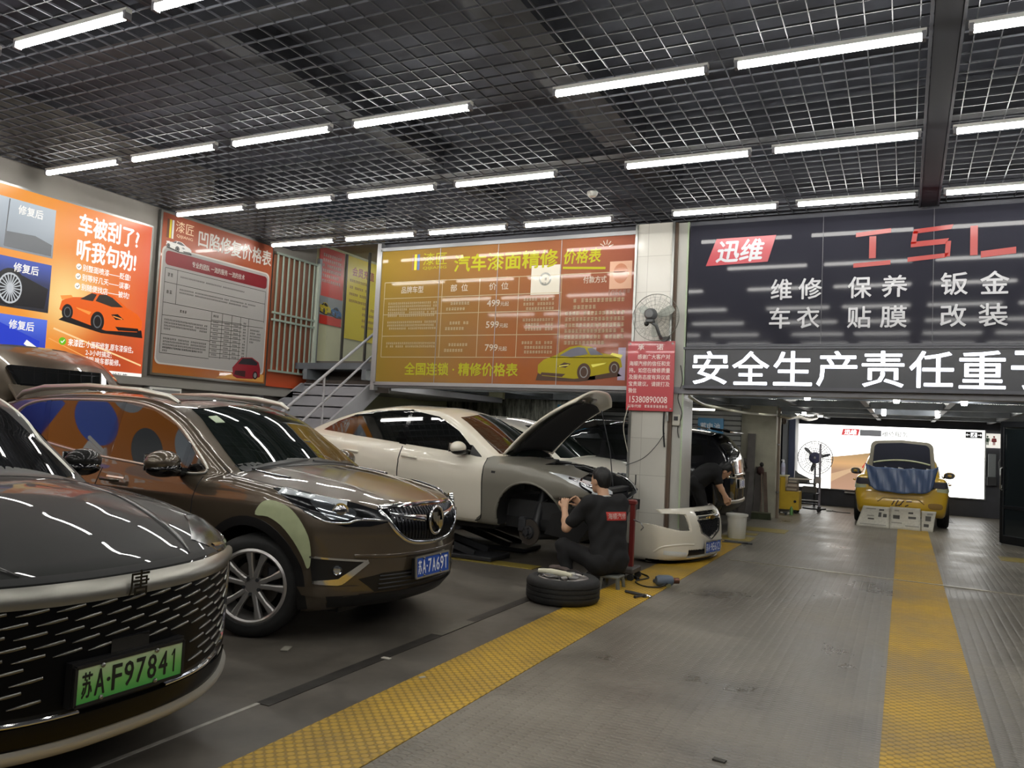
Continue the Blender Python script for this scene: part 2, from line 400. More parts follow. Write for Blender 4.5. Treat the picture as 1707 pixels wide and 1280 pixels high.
for y0, z0, z1 in ((7.1, .2, 1.12), (8.62, 1.1, 2.14)):
    b = MB(); b.tube([W(st, (-7.1, y0, z0)), W(st, (-7.1, y0, z1))], .018, rail_m, 10); b.build('rail_post', st, 40)
b = MB(); b.tube([W(st, p) for p in ((-8.5, 7.6, 1.5), (-8.5, 8.9, 1.86), (-8.5, 8.95, 1.3))], .022, rail_m, 10); b.build('wall_rail', st, 40)
slab('floor_landing', -8.9, 10.2, -7.1, 14, 2.02, 2.12, st_m)
slab('trim_landing_sill', -8.85, 10.5, -7.2, 10.62, 2.13, 2.5, mat('sill_brown', '5e5751', .6))
slab('trim_landing_edge', -8.75, 10.16, -7.12, 10.2, 1.98, 2.16, mat('landing_edge', '4b443e', .6))
sc = thing('glazed_screen', 'slim dark framed clear glass screen at the top of the stairs', 'glass screen', (-8.0, 10.58, 2.5))
b = MB()
for xx in (-8.4, -7.93): b.box(W(sc, (xx, 10.58, 3.4)), (.03, .04, 1.8), mat('bronze_frame', '5c5a55', .4, metal=.6))
b.build('frame', sc)
b = MB(); b.box(W(sc, (-8.0, 10.59, 3.4)), (1.5, .006, 1.8), mat('clear_glass', 'f2f6f4', .02, alpha=.03)); b.build('glass', sc)
b = MB(); b.box((-7.11, 9.76, 3.1), (.07, .1, 2.2), mat('post_grey', '9a9b9c', .4, metal=.5)); b.build('trim_board_post')['kind'] = 'structure'
b = MB(); b.box((-8.8, 10.38, 3.1), (.06, .06, 2.2), MATS['post_grey']); b.build('trim_grille_post')['kind'] = 'structure'
# ---------------------------------------------------------------- tube lamps
M_lamp = glow('tube_light', 'fcfaf4', LAMP_W)
lamp_first = None
def tube_lamp(x, y, label, z=4.1, L=1.16):
    global lamp_first
    if lamp_first is None:
        t = thing('tube_lamp', label, 'lamp', (x, y, z), 0, 'white tube lamps under the ceiling grid')
        b = MB(); b.box((L / 2, 0, .035), (L + .03, .045, .03), white_pl); b.build('housing', t)
        b = MB(); b.tube([(0.01, 0, 0), (L - .01, 0, 0)], .023, M_lamp, 10); b.build('tube', t, 40)
        b = MB(); b.box((0, 0, .005), (.025, .05, .055), MATS['painted_grey_steel']); b.build('end_cap', t)
        b = MB(); b.box((L, 0, .005), (.025, .05, .055), MATS['painted_grey_steel']); b.build('end_cap', t)
        lamp_first = t
        return t
    t = copy_tree(lamp_first); t.location = (x, y, z); t['label'] = label; return t
ORD = ['first', 'second', 'third', 'fourth', 'fifth', 'sixth', 'seventh', 'eighth']
CX = [-8.58, -7.2, -5.8, -4.37, -2.46, -1.09, .33, 1.72, 3.1]
for ri, (yy, rn, see) in enumerate([(3.42, 'front row, high at the top edge', (2, 3)), (5.5, 'second row back from the camera', (0, 1, 2, 3, 4, 5, 6)), (7.27, 'third row back from the camera', (0, 1, 2, 3, 4, 5, 6)), (9.02, 'last row, just before the boards', (0, 1, 2, 3, 4, 5, 6)), (1.5, '', ()), (-.5, '', ()), (-2.5, '', ()), (-4.5, '', ())]):
    for ci, xx in enumerate(CX):
        if ri == 0 and ci in (4, 5): pass
        if see and ci in see: lab = 'white tube lamp, ' + ORD[see.index(ci)] + ' from the left in the ' + rn
        else: lab = 'white tube lamp out of view above or behind the camera'
        tube_lamp(xx, yy, lab)
b = MB(); b.lathe([(0, -.05), (.04, -.05), (.055, -.03), (.06, -.012), (.06, 0)], white_pl, (0, 0, 0), 24)
o = b.build('smoke_detector', None, 40, (-3.14, 8.15, 4.17)); tag(o, 'small round white smoke detector hanging under the ceiling grid', 'smoke detector')
# lights under the mezzanine
def small_tube(x0, x1, y, z, label):
    t = thing('short_tube_lamp', label, 'lamp', ((x0 + x1) / 2, y, z))
    b = MB(); b.tube([((x0 - x1) / 2, 0, 0), ((x1 - x0) / 2, 0, 0)], .02, glow('small_tube_light', 'fff8ea', 14), 8); b.build('tube', t, 40)
    b = MB(); b.box((0, 0, .03), (x1 - x0 + .04, .04, .03), white_pl); b.build('housing', t)
    for s_ in (-1, 1): b = MB(); b.tube([(s_ * .12, 0, .04), (s_ * .12, 0, 2.325 - z)], .004, steel, 6); b.build('hanger', t)
tube_lamp(-8.4, 12.4, 'unseen tube lamp added above the stair landing, behind the ceiling edge', 4.4)  # unseen lamp added to light the posters in the recess
for yy in (12.38, 14.78, 17.18):
    for xx in (-2.2, -.6, 1.0, 2.6): tube_lamp(xx, yy, 'unseen tube lamp added behind a joist under the mezzanine', 2.27)  # unseen tubes added to brighten the bay under the mezzanine
small_tube(-3.75, -3.3, 15.6, 2.08, 'short lit tube lamp above the blue sign on the shutter')
small_tube(-1.95, -1.6, 18.6, 2.12, 'bright lit tube lamp beside pipes under the mezzanine')
tube_lamp(-6.6, 12.6, 'lamp tube hidden above the board over the white car', 2.27)
tube_lamp(-4.6, 12.4, 'lamp tube hidden above the board near the pillar', 2.27)
tube_lamp(-4.4, 10.3, 'unseen lamp tube added behind the board above the raised hood', 2.27)  # unseen tube added to brighten the white car behind the sedan
tube_lamp(-6.9, 10.7, 'lamp tube hidden behind the board over the sedan', 2.27)
for x, y in ((-2.1, 10.9), (-1.2, 11.6), (-.1, 11.8), (.7, 12.0), (-1.9, 17.8), (-.35, 16.5), (.55, 16.7)):
    b = MB(); b.lathe([(0, 0), (.03, 0), (.04, .03), (.04, .22)], glow('spot_light', 'ffffff', 30), (0, 0, 0), 12)
    o = b.build('downlight', None, 40, (x, y, 2.1)); tag(o, 'tiny round white downlight under the dark mezzanine', 'lamp', 'downlights under the mezzanine')
# ================================================================ SIGNS
def lit(c, s=1.0): return mat('lit_' + c + '_%g' % s, '080808', .25, emis=c, es=s)
def ink(c, rough=.4, coat=0.0): return mat('ink_' + c + ('c' if coat else ''), c, rough, spec=.15 if coat else .5)
def ramp_mat(name, stops, axis, a0, a1, emission=0.0, blobs=(), rough=.3, coat=0.0, spec=.5):
    """colour gradient along an object axis plus soft printed spots"""
    m = bpy.data.materials.new(name); m.use_nodes = True; nt, b = nodes_of(m); N = nt.nodes.new; K = nt.links.new
    tc = N('ShaderNodeTexCoord'); sp = N('ShaderNodeSeparateXYZ'); K(tc.outputs['Object'], sp.inputs[0])
    mr = N('ShaderNodeMapRange'); mr.inputs[1].default_value = a0; mr.inputs[2].default_value = a1; K(sp.outputs['XYZ'.index(axis)], mr.inputs[0])
    cr = N('ShaderNodeValToRGB'); e = cr.color_ramp.elements
    for i, (p, c) in enumerate(stops):
        q = e[i] if i < 2 else e.new(p); q.position = p; q.color = (*lin(c), 1)
    K(mr.outputs[0], cr.inputs[0]); out = cr.outputs[0]
    for (pt, rad, c, amt) in blobs:
        vd = N('ShaderNodeVectorMath'); vd.operation = 'DISTANCE'; vd.inputs[1].default_value = pt; K(tc.outputs['Object'], vd.inputs[0])
        r = N('ShaderNodeMapRange'); r.inputs[1].default_value = 0; r.inputs[2].default_value = rad; r.inputs[3].default_value = amt; r.inputs[4].default_value = 0; r.interpolation_type = 'SMOOTHSTEP'
        K(vd.outputs[1], r.inputs[0]); mx = N('ShaderNodeMix'); mx.data_type = 'RGBA'; K(r.outputs[0], mx.inputs[0]); K(out, mx.inputs[6]); mx.inputs[7].default_value = (*lin(c), 1); out = mx.outputs[2]
    if emission:
        b.inputs['Base Color'].default_value = (.01, .01, .01, 1); K(out, b.inputs['Emission Color']); b.inputs['Emission Strength'].default_value = emission
    else: K(out, b.inputs['Base Color'])
    b.inputs['Roughness'].default_value = rough; b.inputs['Coat Weight'].default_value = coat; b.inputs['Specular IOR Level'].default_value = spec
    return m
def flat_car(S, u, v, wd, ht, body, dark, glass, rim, trim, l=2, flip=False):
    """a plain generic coupe in three-quarter view printed on a sheet"""
    f = lambda pts: [(u + wd * ((1 - a) if flip else a), v + ht * b) for a, b in pts]
    S.poly(dark, f([(.0, .12), (.5, -.06), (1.02, -.04), (1.0, .16), (.1, .3)]), l)
    S.poly(body, f([(0, .38), (.02, .6), (.1, .72), (.26, .78), (.36, .95), (.5, 1.0), (.62, .96), (.78, .72), (.93, .58), (1, .42), (1, .2), (.94, .1), (.55, .02), (.44, .06), (.12, .22)]), l + 1)
    S.poly(glass, f([(.4, .74), (.44, .92), (.52, .95), (.6, .9), (.74, .7), (.6, .66)]), l + 2)
    S.poly(glass, f([(.22, .72), (.35, .92), (.41, .91), (.37, .72)]), l + 2)
    S.poly(trim, f([(.02, .62), (.0, .72), (.12, .78), (.14, .73)]), l + 2)
    for a, b, r in ((.09, .34, .1), (.44, .22, .13)):
        S.oval(dark, u + wd * ((1 - a) if flip else a), v + ht * b, r * wd * .62, ht * r * 2.0, l + 3)
        S.oval(rim, u + wd * ((1 - a) if flip else a), v + ht * b, r * wd * .38, ht * r * 1.3, l + 4)
        S.oval(dark, u + wd * ((1 - a) if flip else a), v + ht * b, r * wd * .3, ht * r * 1.05, l + 5)
    S.poly(dark, f([(.6, .46), (.68, .5), (.76, .38), (.66, .34)]), l + 2)
    S.poly(trim, f([(.62, .44), (.74, .4), (.74, .37), (.63, .41)]), l + 3)
    S.poly(dark, f([(.66, .16), (.95, .2), (.97, .12), (.7, .07)]), l + 2)
    S.poly(trim, f([(.18, .5), (.36, .44), (.34, .36), (.2, .46)]), l + 2)
# ---- lit orange poster box on the left wall
t = thing('lightbox_poster', 'glowing orange lit poster of a sports car on the left wall', 'poster', (-8.84, 6.4, 1.85))
def LW(y, z, x=-8.78): return (x + 8.84, y - 6.4, z - 1.85)
b = MB(); b.box((.02, -2.85, 1.03), (.06, 7.1, 2.09), steel); b.build('box_frame', t)
S = Sheet((.052, -6.4, -1.85), (0, 1, 0), (0, 0, 1))
EL = .95
bg = ramp_mat('lit_orange_print', [(0, 'ee8a26'), (.5, 'f39a2e'), (.8, 'ee8034'), (1, 'e55c30')], 'Y', -2.4, .66, EL, blobs=[((.05, -.42, .95), .62, 'ffdf90', .95), ((.05, .3, .25), .75, 'b8431f', .9), ((.05, -.2, .1), .5, 'c1501f', .8)])
S.rect(bg, .25, 1.87, 7.07, 3.9, 1)
ph = ramp_mat('lit_grey_photo', [(0, '7e848c'), (.35, '9aa2aa'), (1, 'c2ccd4')], 'Z', 1.3, 1.95, EL)
bl = ramp_mat('lit_blue_photo', [(0, '1c2ea0'), (.5, '3550c8'), (1, '5a78e6')], 'Z', .2, .65, EL)
nb = ramp_mat('lit_navy_photo', [(0, '20222c'), (.6, '2c3560'), (1, '3f57b4')], 'Z', .75, 1.25, EL)
wt = lit('fffaf2', 1.0); dk = lit('16171c', .9); gy = lit('6c6f72', .9); lg = lit('c9cdd2', .9); yg = lit('77c41e', .9)
for k, (z0, z1, m) in enumerate(((3.21, 3.77, ph), (2.58, 3.13, nb), (2.0, 2.5, bl))):
    for y0, y1 in ((4.72, 5.77), (3.2, 4.25)):
        S.rect(m, y0, z0, y1, z1, 2)
        S.text(wt, '修复后', y0 + .62, z1 - .15, y0 + .9, z1 - .05, .02, 6)
S.poly(gy, [(5.22, 3.23), (5.75, 3.23), (5.75, 3.36), (5.55, 3.42), (5.22, 3.4)], 3); S.line(gy, [(5.22, 3.24), (5.24, 3.76)], .012, 4)
S.poly(dk, [(5.1, 2.6), (5.72, 2.62), (5.75, 2.85), (5.45, 2.95), (5.1, 2.9)], 3); S.oval(dk, 5.32, 2.8, .17, .21, 4); S.oval(lg, 5.32, 2.79, .13, .17, 5); S.oval(dk, 5.32, 2.79, .115, .15, 6)
for k in range(10): a = PI * k / 10; S.line(lg, [(5.32 - .12 * math.cos(a), 2.79 - .155 * math.sin(a)), (5.32 + .12 * math.cos(a), 2.79 + .155 * math.sin(a))], .012, 7)
S.poly(lg, [(4.72, 2.65), (5.02, 2.6), (5.0, 3.1), (4.72, 3.12)], 3)
S.poly(lit('2440d0', .9), [(5.15, 2.02), (5.7, 2.1), (5.7, 2.25), (5.2, 2.42)], 3); S.poly(wt, [(5.52, 2.2), (5.66, 2.12), (5.67, 2.18), (5.55, 2.25)], 4)
S.text(wt, '车被刮了?', 6.06, 3.57, 6.88, 3.82, .035, 6); S.text(wt, '听我句劝!', 6.06, 3.27, 6.86, 3.52, .035, 6)
for k, st in enumerate(('别整面喷漆——贬值!', '别等好几天——误事!', '别随便找店——被坑!')):
    S.oval(wt, 6.1, 3.185 - .115 * k, .035, .037, 5); S.line(gy, [(6.083, 3.185 - .115 * k), (6.097, 3.17 - .115 * k), (6.12, 3.2 - .115 * k)], .008, 6)
    S.text(wt, st, 6.15, 3.145 - .115 * k, 6.8, 3.225 - .115 * k, .02, 6)
flat_car(S, 5.9, 2.47, 1.12, .47, lit('f0651c', .95), dk, lit('33302e', .8), gy, lit('ff9a45', 1.0), 2)
S.line(lit('ffd59a', 1.0), [(5.85, 2.42), (7.05, 2.1)], .02, 2); S.line(lit('ffb060', .9), [(5.8, 2.3), (6.5, 2.05)], .012, 2)
S.oval(yg, 5.97, 2.285, .045, .045, 4); S.line(wt, [(5.95, 2.285), (5.965, 2.265), (5.995, 2.305)], .01, 5)
S.text(wt, '来漆匠:', 6.04, 2.24, 6.25, 2.325, .03, 6); S.text(wt, '小面积修复,原车漆保住。', 6.27, 2.24, 6.92, 2.325, .012, 6)
S.text(wt, '2-3小时搞定;', 6.27, 2.15, 6.62, 2.225, .012, 6); S.text(wt, '价格透明,啥车都能修。', 6.12, 2.06, 6.75, 2.14, .012, 6)
S.rect(wt, 5.9, 1.87, 7.07, 1.995, 3); S.text(lit('4a4c52', .8), '不用排队等', 6.5, 1.9, 6.86, 1.975, .01, 6)
S.build(t)
# ---- second lit orange wall poster, seen mirrored in the car windows: same wall, nearer the camera
b = MB()
for k, (y, z, c) in enumerate(((2.6, 3.2, lg), (1.7, 2.85, gy), (2.7, 2.62, bl), (1.0, 3.4, ph))):
    n = 28; b.add([(-8.778, y + .38 * math.cos(2 * PI * i / n), z + .26 * math.sin(2 * PI * i / n)) for i in range(n)], [tuple(range(n))], c)
S2 = Sheet((-8.779, 0, 0), (0, 1, 0), (0, 0, 1)); S2.text(wt, '凹陷修复', 3.2, 3.3, 4.5, 3.7, .03, 1) if False else None
S2.text(wt, '凹陷修复', .7, 2.1, 2.7, 2.45, .04, 2); b.add(S2.let.v, S2.let.f, wt)
o = b.build('round_photo_print'); o.parent = t; o.matrix_parent_inverse = Matrix.Translation((8.84, -6.4, -1.85))
# ---- dent price board
t = thing('price_board', 'orange and grey dent repair price board left of the barred window', 'sign', (-8.84, 8.25, 2.0))
b = MB(); b.box((.02, 0, 1.09), (.05, 2.1, 2.18), steel); b.build('frame', t)
S = Sheet((.046, -8.25, -2.0), (0, 1, 0), (0, 0, 1))
og = ramp_mat('orange_print', [(0, 'ad6a2c'), (.12, 'a65426'), (.6, 'a75634'), (1, '9f523a')], 'Z', 0, 2.15, 0, rough=.3, coat=.3)
S.rect(og, 7.23, 2.03, 9.27, 4.15, 1)
pn = ink('aaa7a4', .35, .2); rd = ink('7e2028'); wh = ink('cfcac2'); tx = ink('33322f'); lw = ink('f1d9b8')
def rrect(S, m, u0, v0, u1, v1, r, l):
    p = []
    for cx, cy, a0 in ((u1 - r, v1 - r, 0), (u0 + r, v1 - r, 90), (u0 + r, v0 + r, 180), (u1 - r, v0 + r, 270)):
        p += [(cx + r * math.cos(math.radians(a0 + 15 * k)), cy + r * math.sin(math.radians(a0 + 15 * k))) for k in range(7)]
    S.poly(m, p, l)
rrect(S, wh, 7.25, 2.15, 9.23, 3.72, .08, 2); rrect(S, pn, 7.27, 2.17, 9.21, 3.7, .08, 3); rrect(S, rd, 7.31, 3.47, 9.18, 3.66, .05, 4)
S.text(wh, '专业的团队 一流的服务 一流的技术', 7.75, 3.52, 8.72, 3.6, .01, 6)
for k, c in enumerate(('6a4a3a', 'e6d23a', 'd8d8d8')): S.rect(ink(c), 7.3 + .04 * k, 3.83, 7.33 + .04 * k, 4.08, 3)
S.text(lw, '漆匠', 7.44, 3.94, 7.74, 4.09, .0, 5); S.text(lw, 'QIJIANG', 7.46, 3.86, 7.73, 3.91, .0, 5)
S.text(wh, '凹陷修复价格表', 7.83, 3.83, 9.24, 4.06, .025, 5)
rows = [3.43, 3.24, 2.95, 2.78]; ths = .007
for z in (3.43, 3.24, 2.97): S.line(tx, [(7.32, z), (9.17, z)], ths, 4)
S.line(tx, [(7.32, 3.43), (7.32, 2.3)], ths, 4); S.line(tx, [(9.17, 3.43), (9.17, 2.95)], ths, 4); S.line(tx, [(7.52, 3.43), (7.52, 2.97)], ths, 4)
S.scrib(tx, 7.36, 3.37, 7.47, 1, .05); S.scrib(tx, 7.36, 3.14, 7.47, 1, .05); S.scrib(tx, 7.57, 3.36, 8.75, 1, .022); S.scrib(tx, 7.57, 3.19, 8.98, 2, .022, 1.9, last=.9)
S.line(tx, [(7.32, 2.8), (9.17, 2.87)], ths, 4)
for z in (2.55, 2.3): S.line(tx, [(7.32, z), (8.15, z)], ths, 4)
for k in range(10): S.line(tx, [(8.15, 2.85 - .058 * k), (8.73, 2.87 - .058 * k)], ths, 4)
for y in (8.15, 8.35, 8.53, 8.7, 8.86): S.line(tx, [(y, 2.97), (y, 2.32)], ths, 4)
S.scrib(tx, 7.6, 2.91, 7.75, 1, .04); S.scrib(tx, 8.18, 2.93, 8.3, 1, .035)
S.scrib(tx, 7.36, 2.76, 8.1, 4, .027, 1.5, last=.15); S.scrib(tx, 7.36, 2.51, 8.1, 4, .027, 1.5, last=.8); S.scrib(tx, 7.36, 2.27 + .12, 8.05, 2, .027, 1.5, last=.12)
for r in range(9):
    for y in (8.19, 8.4, 8.57): S.scrib(tx, y, 2.84 - .058 * r, y + .1, 1, .024)
S.scrib(tx, 8.76, 2.9, 8.82, 12, .028, 1.6); S.scrib(tx, 8.9, 2.82, 9.14, 5, .028, 1.6, last=.4)
flat_car(S, 7.3, 3.68, .42, .14, ink('e4e2de'), ink('3c3a38'), ink('5c5c60'), ink('aaaaaa'), ink('f4f4f2'), 5)
S.poly(ink('d9a052'), [(8.3, 2.05), (9.24, 2.05), (9.24, 2.16), (8.9, 2.19)], 4)
c1 = ink('8e1f2b'); S.poly(c1, [(8.62, 2.1), (8.6, 2.22), (8.66, 2.28), (8.76, 2.38), (8.98, 2.4), (9.12, 2.34), (9.16, 2.24), (9.16, 2.12), (9.0, 2.08), (8.7, 2.07)], 5)
S.poly(ink('2c2a2e'), [(8.7, 2.28), (8.79, 2.37), (8.97, 2.385), (9.1, 2.33), (9.08, 2.29)], 6); S.poly(ink('3a1016'), [(8.64, 2.12), (8.66, 2.18), (8.86, 2.19), (8.86, 2.1)], 6); S.oval(ink('241418'), 9.06, 2.14, .05, .06, 6); S.oval(ink('8b8b8b'), 9.06, 2.14, .03, .04, 7)
S.build(t)
# ---- orange panel with barred window
t = thing('barred_window', 'barred orange window panel between the price board and the stairs', 'window', (-8.84, 9.83, 2.0))
b = MB(); b.box((.0, 0, 1.05), (.05, 1.04, 2.1), ramp_mat('orange_panel', [(0, 'c9532c'), (.17, '8c4f37'), (1, '7d5440')], 'Z', 0, 2.1, 0, rough=.35)); b.build('panel', t)  # browner upper stops put the panel's reflection into its colour
pg = mat('pale_green_metal', '9aa79b', .45)
for k in range(8):
    b = MB(); b.box((.07, -.46 + .122 * k, 1.15), (.02, .022, 1.82), pg); b.build('bar', t)
for z in (.24, 1.03, 1.14, 2.07):
    b = MB(); b.box((.075, -.02, z), (.03, 1.0, .03), pg); b.build('cross_rail', t)
b = MB(); b.box((.07, .49, 1.15), (.05, .06, 1.9), mat('pale_jamb', 'b9c2b4', .4)); b.build('jamb', t)
# skirting under the boards on the left wall
o = MB(); o.box((-8.78, 8.5, 1.9), (.14, 3.9, .1), mat('shelf_grey', '8d8a84', .5)); o.box((-8.77, 7.4, 1.76), (.12, .5, .16), white_pl); o.box((-8.7, 7.4, 1.76), (.02, .42, .1), MATS['post_grey'])
o.build('trim_left_ledge')['kind'] = 'structure'
# ---- posters in the recess
def plain_poster(name, label, y0, y1, z0, z1, base, fn):
    t = thing(name, label, 'poster', (-8.89, (y0 + y1) / 2, z0)); b = MB(); b.box((.004, 0, (z1 - z0) / 2), (.012, y1 - y0, z1 - z0), base); b.build('sheet', t)
    S = Sheet((.0108, -(y0 + y1) / 2, -z0), (0, 1, 0), (0, 0, 1)); fn(S); S.build(t)
def fa(S):
    S.scrib(ink('f4e9dd'), 10.55, 4.35, 11.05, 6, .055, 1.6); S.rect(ink('9aa0a4'), 10.47, 3.3, 11.13, 3.62, 1)
    flat_car(S, 10.5, 3.32, .34, .2, ink('d8c22c'), dark_steel, black, ink('888888'), ink('eee6a0'), 2); flat_car(S, 10.82, 3.3, .3, .18, ink('3b6ea8'), dark_steel, black, ink('888888'), ink('9cc0e0'), 2)
plain_poster('red_poster', 'red poster with small cars, leftmost one above the stairs', 10.47, 11.13, 3.15, 4.45, mat('poster_red', 'dd3a2e', .4), fa)
def fb(S):
    S.text(ink('b5502a'), '会员充值', 11.36, 4.12, 12.0, 4.28, .03, 4); S.scrib(ink('a8702a'), 11.3, 4.05, 11.9, 4, .05, 2.4); S.scrib(ink('a8702a'), 11.7, 3.6, 12.1, 4, .05, 2.2)
plain_poster('yellow_poster', 'bright yellow poster with orange heading, middle one above the stairs', 11.22, 12.15, 2.98, 4.45, mat('poster_yellow', 'f2dc1e', .4, emis='f2dc1e', es=.0), fb)
def fc(S): S.scrib(ink('a8702a'), 12.4, 4.1, 12.8, 14, .045, 1.8); S.scrib(ink('b5502a'), 12.35, 4.28, 12.85, 1, .1)
plain_poster('tall_yellow_poster', 'yellow poster behind the thin glass frame beside the big price board', 12.28, 13.1, 2.75, 4.45, mat('poster_lemon', 'ecd92a', .4), fc)
# ---- big price board on the mezzanine front
t = thing('large_price_board', 'wide orange paint repair price board on the mezzanine front', 'sign', (-5.08, 9.72, 2.1))
bgm = ramp_mat('board_print', [(0, '88702f'), (.3, '8a683a'), (.6, '8d5d3d'), (1, '8e5445')], 'X', -2, 2, 0, rough=.05, spec=.15, blobs=[((.4, 0, .2), 1.1, '94502a', .5)])
b = MB(); b.box((0, .02, 1.0), (3.98, .04, 2.0), bgm); b.build('panel', t)
b = MB()
for a, c in (((-2, 0, 0), (2, 0, 0)), ((-2, 0, 2), (2, 0, 2)), ((-2, 0, 0), (-2, 0, 2)), ((2, 0, 0), (2, 0, 2))): b.bar(a, c, .05, .035, MATS['post_grey'], (0, 1, 0))
b.build('frame', t)
S = Sheet((5.08, -.002, -2.1), (1, 0, 0), (0, 0, 1)); gl = dict(rough=.05, coat=.3)
yl = ink('a8a630', .06, .3); wl = ink('b9a98a', .06, .3); wp = ink('c4b8a8', .06, .3)
S.rect(ink('8c6a5a', .06, .3), -6.52, 3.77, -6.49, 4.0, 1); S.rect(ink('e0d044', .06, .3), -6.48, 3.77, -6.44, 4.0, 1); S.rect(ink('5f6f9a', .06, .3), -6.43, 3.77, -6.39, 4.0, 1)
S.text(yl, '漆匠', -6.33, 3.83, -5.93, 4.01, 0, 2); S.text(yl, 'QIJIANG', -6.33, 3.76, -5.93, 3.81, 0, 2)
S.text(yl, '汽车漆面精修', -5.8, 3.71, -4.2, 3.95, .03, 2); S.text(yl, '价格表', -4.12, 3.74, -3.6, 3.93, .03, 2, .12); S.line(yl, [(-4.12, 3.69), (-3.52, 3.66)], .03, 2)
for a in range(5): q = math.radians(20 + 32 * a); S.line(wp, [(-3.52 + .04 * math.cos(q), 3.93 + .04 * math.sin(q)), (-3.52 + .1 * math.cos(q), 3.93 + .1 * math.sin(q))], .012, 2)
for z in (3.6, 3.36, 3.12, 2.8, 2.49): S.line(wl, [(-6.98, z - .0), (-3.25 if z in (3.6, 2.49) else -4.12, z)], .009, 2)
for u in (-6.98, -5.98, -5.37, -4.76, -4.13): S.line(wl, [(u, 3.6), (u, 2.49)], .009, 2)
for st, u0, u1 in (('品牌车型', -6.68, -6.3), ('部  位', -5.84, -5.56), ('价  位', -5.22, -4.92)): S.text(wp, st, u0, 3.43, u1, 3.53, .012, 2)
for st, z in (('499', 3.2), ('599', 2.9), ('799', 2.58)): S.text(wp, st, -5.24, z, -5.04, z + .09, .02, 2); S.text(wp, '元起', -5.03, z, -4.9, z + .06, .01, 2)
for k, z in enumerate((3.3, 3.02, 2.71)):
    S.scrib(wl, -6.9, z, -6.05, (5, 3, 2)[k], .034, 1.35); S.scrib(wl, -5.83, z - .02, -5.5, 1, .045); S.scrib(wl, -5.9, z - .1, -5.5, 1, .045, last=.8); S.scrib(wl, -4.68, z, -4.2, 3, .042, 1.5)
S.scrib(wl, -3.95, 3.27, -3.2, 2, .055, 1.6, last=.5); S.scrib(wl, -4.06, 3.1, -3.2, 6, .052, 1.5, last=.7)
S.text(wp, '付款方式', -3.82, 3.47, -3.5, 3.56, .012, 2)
pw = ink('cfc9ba', .08, .3); S.rect(pw, -4.58, 3.34, -4.16, 3.74, 1); S.oval(ink('8f8f88', .1), -4.37, 3.55, .09, .09, 2); S.oval(pw, -4.37, 3.55, .065, .065, 3); S.scrib(ink('77756e'), -4.42, 3.57, -4.32, 2, .04)
S.rect(ink('cfa58c', .08, .3), -3.46, 3.38, -3.16, 3.74, 1); S.oval(ink('b4785a', .1), -3.31, 3.58, .1, .13, 2); S.text(ink('8b6a58'), '1056', -3.46, 3.3, -3.28, 3.37, 0, 3); S.scrib(ink('8b6a58'), -3.27, 3.37, -3.16, 1, .05)
S.text(yl, '全国连锁 · 精修价格表', -6.55, 2.23, -4.72, 2.41, .03, 2)
flat_car(S, -4.42, 2.2, 1.18, .45, ink('9c8f2a', .06, .3), ink('54443c', .06, .3), ink('6f6f7c', .06, .3), ink('8c8c8c', .06, .3), ink('e4dc6a', .06, .3), 1, True)
for u, wdt in ((-3.72, .12), (-3.3, .1)): S.rect(ink('9e93a6', .08, .3), u, 2.2, u + wdt, 2.62, 1)
S.build(t)
for u in (-6.04, -5.1, -4.15):
    b = MB(); b.box((u + 5.08, -.004, 1.0), (.006, .006, 1.96), MATS['post_grey']); b.build('panel_seam', t)
# ---- black glass sign over the right bay
t = thing('black_glass_sign', 'large black glossy sign with red tag and white service words', 'sign', (1.3, 9.72, 2.62))
SX = -1.3
b = MB(); b.box((0, .03, .76), (7.45, .05, 1.51), mat('black_glass', '2e2e36', .05, spec=.13)); b.build('panel', t)
b = MB()
for u in (-.88, .255, 1.4, 2.5, 3.6): b.box((u + SX, .002, .76), (.007, .006, 1.54), mat('seam_grey', '4a4b52', .4))
b.box((0, 0, .02), (7.45, .03, .03), MATS['seam_grey']); b.build('seam', t)
S = Sheet((SX, -.001, -2.62), (1, 0, 0), (0, 0, 1))
rdg = ink('a32c38', .3); whg = ink('b9b9be', .25)
S.poly(rdg, [(-2.22, 3.62), (-1.49, 3.64), (-1.4, 3.955), (-2.1, 3.95)], 1); S.text(whg, '迅维', -2.1, 3.66, -1.57, 3.92, .035, 3, .18, own='tag_name')
for st, u0, u1, z0 in (('维', -1.44, -1.21, 3.17), ('修', -1.13, -.88, 3.17), ('保', -.6, -.36, 3.165), ('养', -.25, .0, 3.165), ('钣', .33, .58, 3.17), ('金', .7, .96, 3.17), ('车', -1.45, -1.22, 2.83), ('衣', -1.14, -.9, 2.83), ('贴', -.6, -.36, 2.825), ('膜', -.26, .0, 2.825), ('改', .33, .57, 2.825), ('装', .69, .95, 2.825)):
    S.text(whg, st, u0, z0 + .01, u1, z0 + .25, .02, 3, own=True)
S.build(t)
S = Sheet((SX, -.003, -2.62), (1, 0, 0), (0, 0, 1)); rl = mat('red_reflection_glow', '5a0f0d', .3, emis='e02818', es=.4)  # glowing bars painted as the reflection of a red LED sign in the glass
